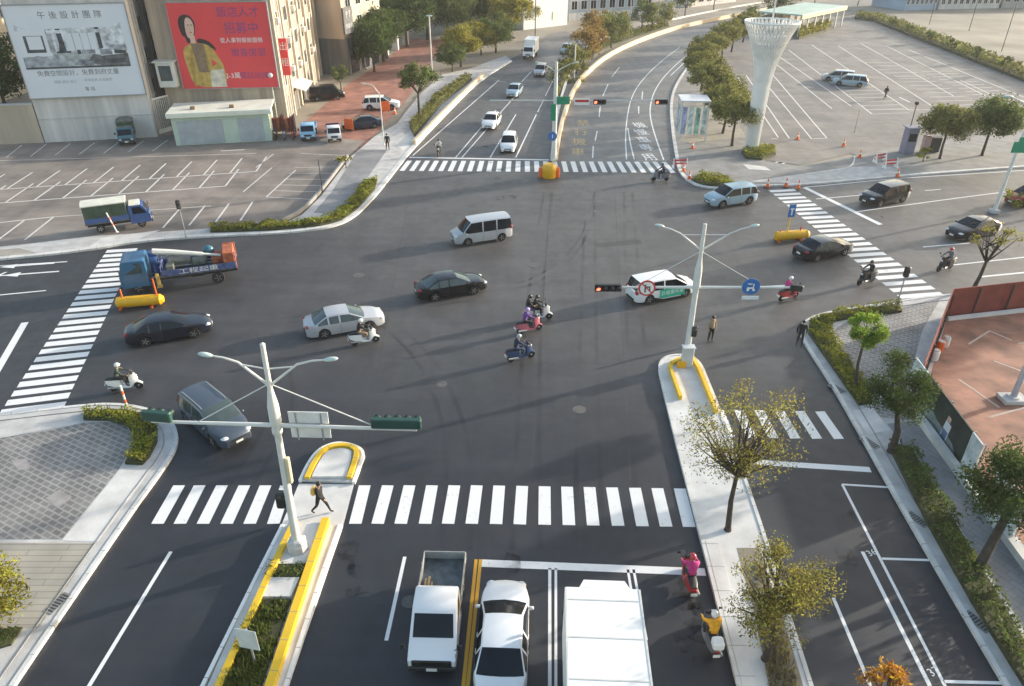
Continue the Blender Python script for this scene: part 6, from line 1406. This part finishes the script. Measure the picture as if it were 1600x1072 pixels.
mb = MB(); mb.box((.9, -.6, 6.3), (1.9, 1.2, 2.6), bev=.03); mb.box((.9, -.65, 7.7), (2.3, 1.5, .14)); mb.build('balcony_box', M['pole_white'], t); mb = MB(); mb.box((.9, -1.21, 6.5), (1.3, .03, 1.6)); mb.build('window', M['glass_green'], t)
z0, z1 = 4.6, 13.6; u0 = .17; Wb = W*(1-u0)
t = thing('billboard', 'red billboard showing a woman in a yellow suit beside purple characters', 'billboard', tuple(wpt(a, rz, W*u0, -.2)), rz); Hb = z1-z0
mb = MB(); mb.box((Wb/2, 0, (z0+z1)/2), (Wb, .22, Hb), bev=.02); mb.build('panel', M['bill_red'], t)
mb = MB()
for z in (z0, z1): mb.box((Wb/2, -.02, z), (Wb+.14, .3, .09))
for x in (0, Wb): mb.box((x, -.02, (z0+z1)/2), (.09, .3, z1-z0-.1))
mb.build('frame', M['grey_metal'], t)
S = dict(W=Wb, z0=z0, Hb=Hb, y0=-.118)
flat([([(.10, .62), (.08, .78), (.12, .86), (.20, .87), (.25, .80), (.25, .72), (.22, .6), (.14, .52), (.13, .62)], 4), ([(.24, .60), (.34, .58), (.41, .50), (.42, .44), (.36, .50), (.24, .53)], 4),
      ([(.145, .60), (.15, .80), (.19, .845), (.235, .79), (.235, .68), (.205, .60)], 3), (rc(.175, .53, .225, .63), 3),
      ([(.07, .47), (.16, .545), (.34, .54), (.42, .40), (.47, .26), (.47, .02), (.12, .02), (.09, .25)], 0), ([(.17, .54), (.30, .54), (.30, .2), (.20, .2)], 2), ([(.345, .37), (.40, .30), (.35, .27)], 5), ([(.31, .22), (.45, .24), (.46, .02), (.30, .02)], 6), ([(.20, .02), (.215, .2), (.225, .2), (.22, .02)], 1), ([(.12, .3), (.17, .5), (.18, .5), (.15, .02), (.13, .02)], 1), ([(.30, .5), (.315, .5), (.32, .2), (.30, .2)], 1),
      (rc(.172, .745, .19, .753), 4), (rc(.207, .745, .225, .753), 4), (rc(.185, .66, .21, .672), 5)], [M['s_yellow'], M['s_yellow2'], M['s_brown'], M['s_skin'], M['s_hair'], M['bill_red'], M['s_pale']], t, 'portrait', **S)
mb = MB(); TX = lambda u, v, dy=-.122: Matrix.Translation((u*Wb, dy, z0+v*Hb)) @ Matrix.Rotation(R(90), 4, 'X')
for s_, u_, v_, z_ in (('飯店人才', .70, .88, 1.15), ('招募中', .71, .70, 1.25), ('徵客房部', .74, .42, .95), ('電話洽詢', .76, .15, .8)): mb = MB(); text_mb(mb, s_, TX(u_, v_), z_); mb.build('purple_lettering', M['ink_purple'], t, recalc=False)
mb = MB(); text_mb(mb, '從人事到餐飲服務', TX(.69, .565), .58); text_mb(mb, '2-3萬', TX(.54, .15), .72); mb.build('white_lettering', M['white_paint'], t, recalc=False)
mb = MB(); mb.ball((.93*Wb, -.3, z0+.155*Hb), .28, 12, 8); mb.tube([(.93*Wb, -.3, z0+.1), (.93*Wb, -.3, .2-0)], .06, 8); mb.build('flood_lamp', M['pole_white'], t, smooth=60)
# ---- pale green garage
a, b = G((276, 228)), G((426, 220)); W, rz = frame_of(a, b)
t = thing('garage', 'pale green flat roofed garage with two roller shutters under the red billboard', 'garage', (a.x, a.y, 0), rz)
mb = MB(); mb.box((W/2, 2.2, 1.65), (W, 4.4, 3.3)); mb.build('wall', M['shed_green'], t)
mb = MB(); mb.box((W/2, 2.2, 3.4), (W+.7, 5.2, .22), bev=.03); mb.box((W/2, -.42, 3.2), (W+.7, .06, .32)); mb.build('roof', M['fascia'], t)
for u, w in ((.28, .46), (.80, .26)):
    mb = MB(); mb.box((u*W, -.03, 1.35), (w*W, .08, 2.5))
    for i in range(12): mb.box((u*W, -.075, .2+.2*i), (w*W-.1, .02, .03))
    mb.build('roller_shutter', M['shutter'], t)
for u in (.22, .62): mb = MB(); mb.box((u*W, 1.3, 3.65), (.5, .5, .3), bev=.03); mb.build('roof_vent', M['s_brown'], t)
# ---- dark building by the side street
a, b = G((548, 118)), G((607, 92)); W, rz = frame_of(a, b)
t = thing('apartment_building', 'dark grey building with a black square sign above the side street', 'building', (a.x, a.y, 0), rz)
mb = MB(); mb.box((W/2, 6, 2.6), (W, 12, 5.2)); mb.build('ground_floor', M['dark_wall'], t); mb = MB(); mb.box((W/2-.5, 6.2, 11), (W-1, 11.6, 11.6)); mb.build('wall', M['beige_wall'], t); mb = MB(); mb.box((W/2-.5, 6.2, 17), (W-.6, 12, .4)); mb.build('roof', M['concrete_dark'], t)
windows(t, [(2.2+3.6*i, 7.2+3.1*j, 1.7, 1.6) for i in range(4) for j in range(3)], .37, fm='pole_white')
for i in range(4): mb = MB(); mb.box((2+3.8*i, -.03, 1.6), (2.6, .1, 2.8)); mb.build('shop_front', M['glass'], t)
mb = MB(); mb.box((-.9, -.9, 8.0), (3.0, .3, 3.6), bev=.04); o = mb.build('black_sign', M['p_dark'], t, ); mb = MB(); text_mb(mb, 'P 7', Matrix.Translation((-.9, -1.07, 8.8)) @ Matrix.Rotation(R(90), 4, 'X'), 1.2); text_mb(mb, '停車場', Matrix.Translation((-.9, -1.07, 7.2)) @ Matrix.Rotation(R(90), 4, 'X'), .75); mb.build('sign_lettering', M['ink_soft'], o, recalc=False)
for i in range(3):
    q = G((602+16*i, 86-8*i)); t = thing('stone_pillar', ['sunlit white pillar nearest in the row under the grove', 'sunlit white pillar in the middle of the row under the grove', 'sunlit white pillar farthest in the row under the grove'][i], 'pillar', (q.x, q.y, 0), 0, 'white pillars under the grove'); mb = MB(); mb.box((0, 0, 1.9), (1.2, 1.2, 3.8), bev=.05); mb.box((0, 0, 3.85), (1.6, 1.6, .3), bev=.04); mb.build('shaft', M['pale_wall'], t)
# ---- white hall, warehouse, market hall and the far row
def hall(nm, lab, p, q, h, dep, wm, rm, cat='building', wn=None, base=None):
    a, b = G(p), G(q); W, rz = frame_of(a, b); t = thing(nm, lab, cat, (a.x, a.y, 0), rz)
    mb = MB(); mb.box((W/2, dep/2, h/2), (W, dep, h)); mb.build('wall', wm, t); mb = MB(); mb.box((W/2, dep/2, h+.12), (W+.6, dep+.6, .24)); mb.build('roof', rm, t)
    if wn: windows(t, [(W*(i+.5)/wn[0], z, W/wn[0]*.6, wn[2]) for i in range(wn[0]) for z in wn[1]], -.04, fm='pole_white')
    if base: mb = MB(); mb.box((W/2, -.1, base/2), (W+.1, .2, base)); mb.build('plinth', M['pale_wall'], t)
    return t, W
t, W = hall('hall', 'bright white windowless hall at the top of the photo', (818, 47), (886, 39), 10, 14, M['white_paint'], M['pale_wall'])
mb = MB(); mb.box((-.04, 3, 1.6), (.1, 3, 3)); mb.box((W*.7, -.04, 2.2), (1.2, .1, 1.6)); mb.build('door', M['fascia'], t)
hall('warehouse', 'long blue grey warehouse with a band of dark windows at the top of the photo', (889, 33), (1018, 25), 9, 16, mat('wall_bluegrey', (.34, .38, .43), .6, var=.12, scale=.3), M['pale_wall'], 'warehouse', (9, (3.2, 6.4), 1.8), 1.6)
hall('hut', 'small yellow hut by the far median trees', (1041, 30), (1053, 29), 2.6, 3, M['fascia'], M['canvas_top'], 'hut')
hall('shop_row', 'low pale shops beyond the curve of the far road', (1075, 12), (1150, 3), 4, 8, M['pale_wall'], M['concrete'], 'shops', (6, (1.8,), 1.6))
hall('office_block', 'blue glazed block beyond the bare field at the top right', (1412, 17), (1462, 15), 8, 12, mat('wall_blue', (.26, .36, .48), .4, var=.1, scale=.4), M['concrete_dark'], 'building', (7, (2.2, 5.2), 1.6))
hall('shop_row', 'white flat roofed shops right of the blue glazed block', (1466, 15), (1560, 13), 5, 10, M['pale_wall'], M['concrete_dark'], 'shops', (10, (2.0,), 1.6))
hall('shop_row', 'grey sheds at the top right edge beyond the bare field', (1564, 13), (1700, 12), 6, 10, M['grey_wall'], M['concrete_dark'], 'sheds', (10, (2.4,), 1.8))
a, b = G((1242, 57)), G((1312, 40)); W, rz = frame_of(a, b)
t = thing('market_hall', 'open hall with a pale green roof and yellow edge behind the lattice tower', 'hall', (a.x, a.y, 0), rz)
mb = MB(); mb.box((W/2, 4, 3.9), (W, 9.5, .25), bev=.03); mb.build('roof', mat('roof_green', (.40, .52, .44), .5, var=.15, scale=.4), t); mb = MB(); mb.box((W/2, -.8, 3.6), (W, .12, .7)); mb.build('fascia_board', mat('fascia_yellow', (.68, .60, .30), .5), t)
for i in range(7):
    for y in (-.4, 8.2): mb = MB(); mb.box((.4+(W-.8)*i/6, y, 1.85), (.25, .25, 3.7)); mb.build('post', M['pole_white'], t)
mb = MB(); mb.box((W/2, 8.5, 1.5), (W*.9, .2, 3)); mb.build('back_wall', M['grey_wall'], t)
# ---- near right: hoarding with the dark photograph, low wall, brown fence
def panel_run(t, pts, z0, z1, segs, th=.06, nm='panel'):
    """segs: (start, end, material) as fractions of the whole run"""
    P = [G(p) for p in pts]; L_ = [0]
    for i in range(len(P)-1): L_.append(L_[-1]+(P[i+1]-P[i]).length)
    def pt(s):
        s *= L_[-1]
        for i in range(len(P)-1):
            if s <= L_[i+1]+1e-6: return P[i].lerp(P[i+1], (s-L_[i])/(L_[i+1]-L_[i]))
        return P[-1]
    cuts = []
    for s0, s1, mt in segs:
        c_ = [s0]+[l/L_[-1] for l in L_[1:-1] if s0+.004 < l/L_[-1] < s1-.004]+[s1]
        cuts += [(u, v, mt) for u, v in zip(c_, c_[1:])]
    for s0, s1, mt in cuts:
        A, B_ = pt(s0), pt(s1); d = (B_-A); n = Vector((-d.y, d.x, 0)).normalized()*th/2
        q = MB(); q.loft([[tuple(A+n+Vector((0, 0, z0))), tuple(A-n+Vector((0, 0, z0))), tuple(A-n+Vector((0, 0, z1))), tuple(A+n+Vector((0, 0, z1)))], [tuple(B_+n+Vector((0, 0, z0))), tuple(B_-n+Vector((0, 0, z0))), tuple(B_-n+Vector((0, 0, z1))), tuple(B_+n+Vector((0, 0, z1)))]]); q.build(nm, mt, t)
    return pt, L_[-1]
t = thing('hoarding', 'site hoarding with a dark green photo panel of a person between white panels', 'hoarding', (0, 0, 0))
M['panel_white'] = mat('panel_white', (.55, .62, .64), .5, var=.25, scale=2.5); M['panel_photo'] = mat('panel_photo', (.018, .030, .022), .4, var=.7, scale=1.4)
pt, LL = panel_run(t, [(1414, 612), (1507, 748), (1600, 884)], .12, 2.2, [(0, .13, M['panel_white']), (.135, .52, M['panel_photo']), (.525, .60, M['panel_white']), (.72, .9, M['panel_white'])])
for s in (0, .133, .33, .522, .60, .72, .9):
    q = pt(s); mb = MB(); mb.box((q.x+.12, q.y, 1.1), (.07, .07, 2.2)); mb.build('post', M['grey_metal'], t)
A, B_ = pt(.14), pt(.51); d = (B_-A).normalized(); n = Vector((d.y, -d.x, 0))
if n.x > 0: n = -n
mb = MB(); Ln = (B_-A).length
P3 = lambda s, z, k=0: tuple(A+d*(s*Ln)+n*(.034+.001*k)+Vector((0, 0, z)))
for k, (pts, mi) in enumerate([([(0, .2), (.3, .2), (.55, .55), (.3, .8), (0, .5)], 0), ([(.3, .15), (.95, .15), (.8, .6), (.4, .7)], 0), ([(.55, .3), (.68, .3), (.70, 1.2), (.58, 1.25)], 1), ([(.57, .2), (.66, .2), (.68, .75), (.56, .75)], 2), ([(.585, 1.27), (.66, 1.27), (.66, 1.52), (.59, 1.52)], 3)]): mb.add([P3(s, z+.1, k) for s, z in pts], [tuple(range(len(pts)))], mi)
mb.build('picture', [mat('photo_mist', (.20, .25, .25), .4, var=.4, scale=2), M['bill_white'], mat('photo_blue', (.10, .16, .32), .4), M['s_skin']], t, recalc=False)
t = thing('low_wall', 'low pale concrete wall along the foot of the site hoarding', 'wall', (0, 0, 0)); panel_run(t, [(1434, 660), (1546, 815), (1640, 945), (1760, 1110)], .12, .48, [(0, 1, M['kerb'])], .32, 'wall')
t = thing('site_fence', 'reddish brown sheet fence round the red car park', 'fence', (0, 0, 0))
M['fence_brown'] = mat('fence_brown', (.20, .040, .030), .6, var=.2, scale=1.2)
pt, LL = panel_run(t, [(1428, 618), (1474, 499), (1700, 473), (1900, 452)], .12, 2.15, [(.0, .18, M['fence_brown']), (.181, .45, M['fence_brown']), (.451, .72, M['fence_brown']), (.721, 1, M['fence_brown'])])
for i in range(14): q = pt(i/13); mb = MB(); mb.box((q.x+.1, q.y-.1, 1.1), (.07, .07, 1.9)); mb.build('post', M['iron'], t)
panel_run(t, [(1478, 503), (1700, 478)], .12, .32, [(0, 1, M['kerb'])], .25, 'footing')
for i, p in enumerate([(1448, 562), (1456, 548), (1465, 541)]):
    q = at(p[0], p[1], .13); t = thing('plastic_barrel', ['white plastic barrel nearest the hoarding inside the brown fence', 'rose plastic barrel in the middle of the three inside the brown fence', 'pale barrel farthest of the three inside the brown fence'][i], 'barrel', (q.x+.4, q.y, .13)); mb = MB(); t.scale = (.75,)*3; mb.lathe([(.26, 0), (.29, .1), (.29, .75), (.24, .85)], n=14); mb.build('barrel_body', [M['white_paint'], M['machine_rose'] if 'machine_rose' in M else M['orange_plastic'], M['pole_white']][i], t, smooth=40); mb = MB(); mb.lathe([(.245, .85), (.23, .89)], n=14); mb.build('lid', M['grey_metal'], t)

# ---- clutter between the garage and the parked trucks
q = at(440, 214, 0); t = thing('scrap_rack', 'rusty red rack of stacked sheets between the pale green garage and the pale blue truck', 'rack', (q.x, q.y+1.2, .01), R(4))
for x in (-1.3, 0, 1.3): mb = MB(); mb.box((x, 0, 1.1), (.1, .9, 2.2)); mb.build('rack_post', M['iron'], t)
for i in range(5): mb = MB(); mb.box((-.95+.48*i, .05, .95+.12*(i % 3)), (.36, .7, 1.7-.2*(i % 2))); mb.build('sheet_stack', M['rust'] if i % 2 else mat('sheet_red', (.22, .04, .04), .7, var=.3), t)
for i, (p, l) in enumerate([((546, 205), 'orange board standing between the white pickup and the dark blue sedan'), ((603, 176), 'orange board leaning at the back of the white parked suv')]):
    q = at(p[0], p[1], 0); t = thing('sign_board', l, 'board', (q.x, q.y, .01), R(-15+40*i)); mb = MB(); mb.box((0, 0, .8), (1.1, .06, 1.2), bev=.02); mb.build('panel', M['orange_plastic'], t)
    for x in (-.4, .4): mb = MB(); mb.box((x, .06, .5), (.06, .06, 1.0)); mb.build('leg', M['iron'], t)
q = at(455, 216, 0)
for i in range(3): o = scooter([S_black, S_grey, S_red][i], ['black scooter parked leftmost before the rusty rack by the garage', 'grey scooter parked in the middle of three before the rusty rack', 'red scooter parked rightmost before the rusty rack, next to the pale blue truck'][i], (q.x-1.6+1.0*i, q.y-.3, .01), R(-80), False)
# ================================================================ LIGHT, SKY, CAMERA
SUN_EL, SUN_AZ = R(12.5), math.atan2(.917, .40)     # azimuth clockwise from +Y
w = bpy.data.worlds.new('World'); scene.world = w; w.use_nodes = True
nt = w.node_tree; bg = nt.nodes['Background']; sky = nt.nodes.new('ShaderNodeTexSky'); sky.sky_type = 'NISHITA'; sky.sun_disc = False
sky.sun_elevation = SUN_EL; sky.sun_rotation = SUN_AZ; sky.air_density = 1.2; sky.dust_density = 2.5; sky.ozone_density = 1.0
nt.links.new(sky.outputs['Color'], bg.inputs['Color']); bg.inputs['Strength'].default_value = .15
sd = bpy.data.lights.new('sun', 'SUN'); sd.energy = 3.1; sd.angle = R(1.0); sd.color = (1.0, .915, .80)
so = bpy.data.objects.new('sun', sd); COL.objects.link(so)
v = Vector((math.sin(SUN_AZ)*math.cos(SUN_EL), math.cos(SUN_AZ)*math.cos(SUN_EL), math.sin(SUN_EL)))
so.rotation_euler = v.to_track_quat('Z', 'Y').to_euler(); so.location = (0, 0, 60)
cd_ = bpy.data.cameras.new('camera'); cam = bpy.data.objects.new('camera', cd_); COL.objects.link(cam)
cd_.sensor_width = 36; cd_.lens = 36*FPX/1600; cd_.clip_end = 6000; cd_.clip_start = .1
cam.location = (0, 0, CAM_H); cam.rotation_euler = (R(90)-PITCH, 0, 0); scene.camera = cam
vs = scene.view_settings; vs.view_transform = 'Standard'; vs.look = 'None'; vs.exposure = 1.4; vs.gamma = 1
scene.cycles.max_bounces = 5; scene.cycles.use_denoising = True; scene.cycles.transparent_max_bounces = 4

hz = bpy.data.materials.new('haze'); hz.use_nodes = True; hn = hz.node_tree; hn.nodes.remove(hn.nodes['Principled BSDF'])
pv = hn.nodes.new('ShaderNodeVolumePrincipled'); pv.inputs['Color'].default_value = (.96, .97, 1.0, 1); pv.inputs['Density'].default_value = .00026; pv.inputs['Anisotropy'].default_value = .2
hn.links.new(pv.outputs['Volume'], hn.nodes['Material Output'].inputs['Volume'])
mb = MB(); mb.box((0, 1700, 19), (3200, 3700, 40.06)); tag(mb.build('haze', hz), kind='stuff')
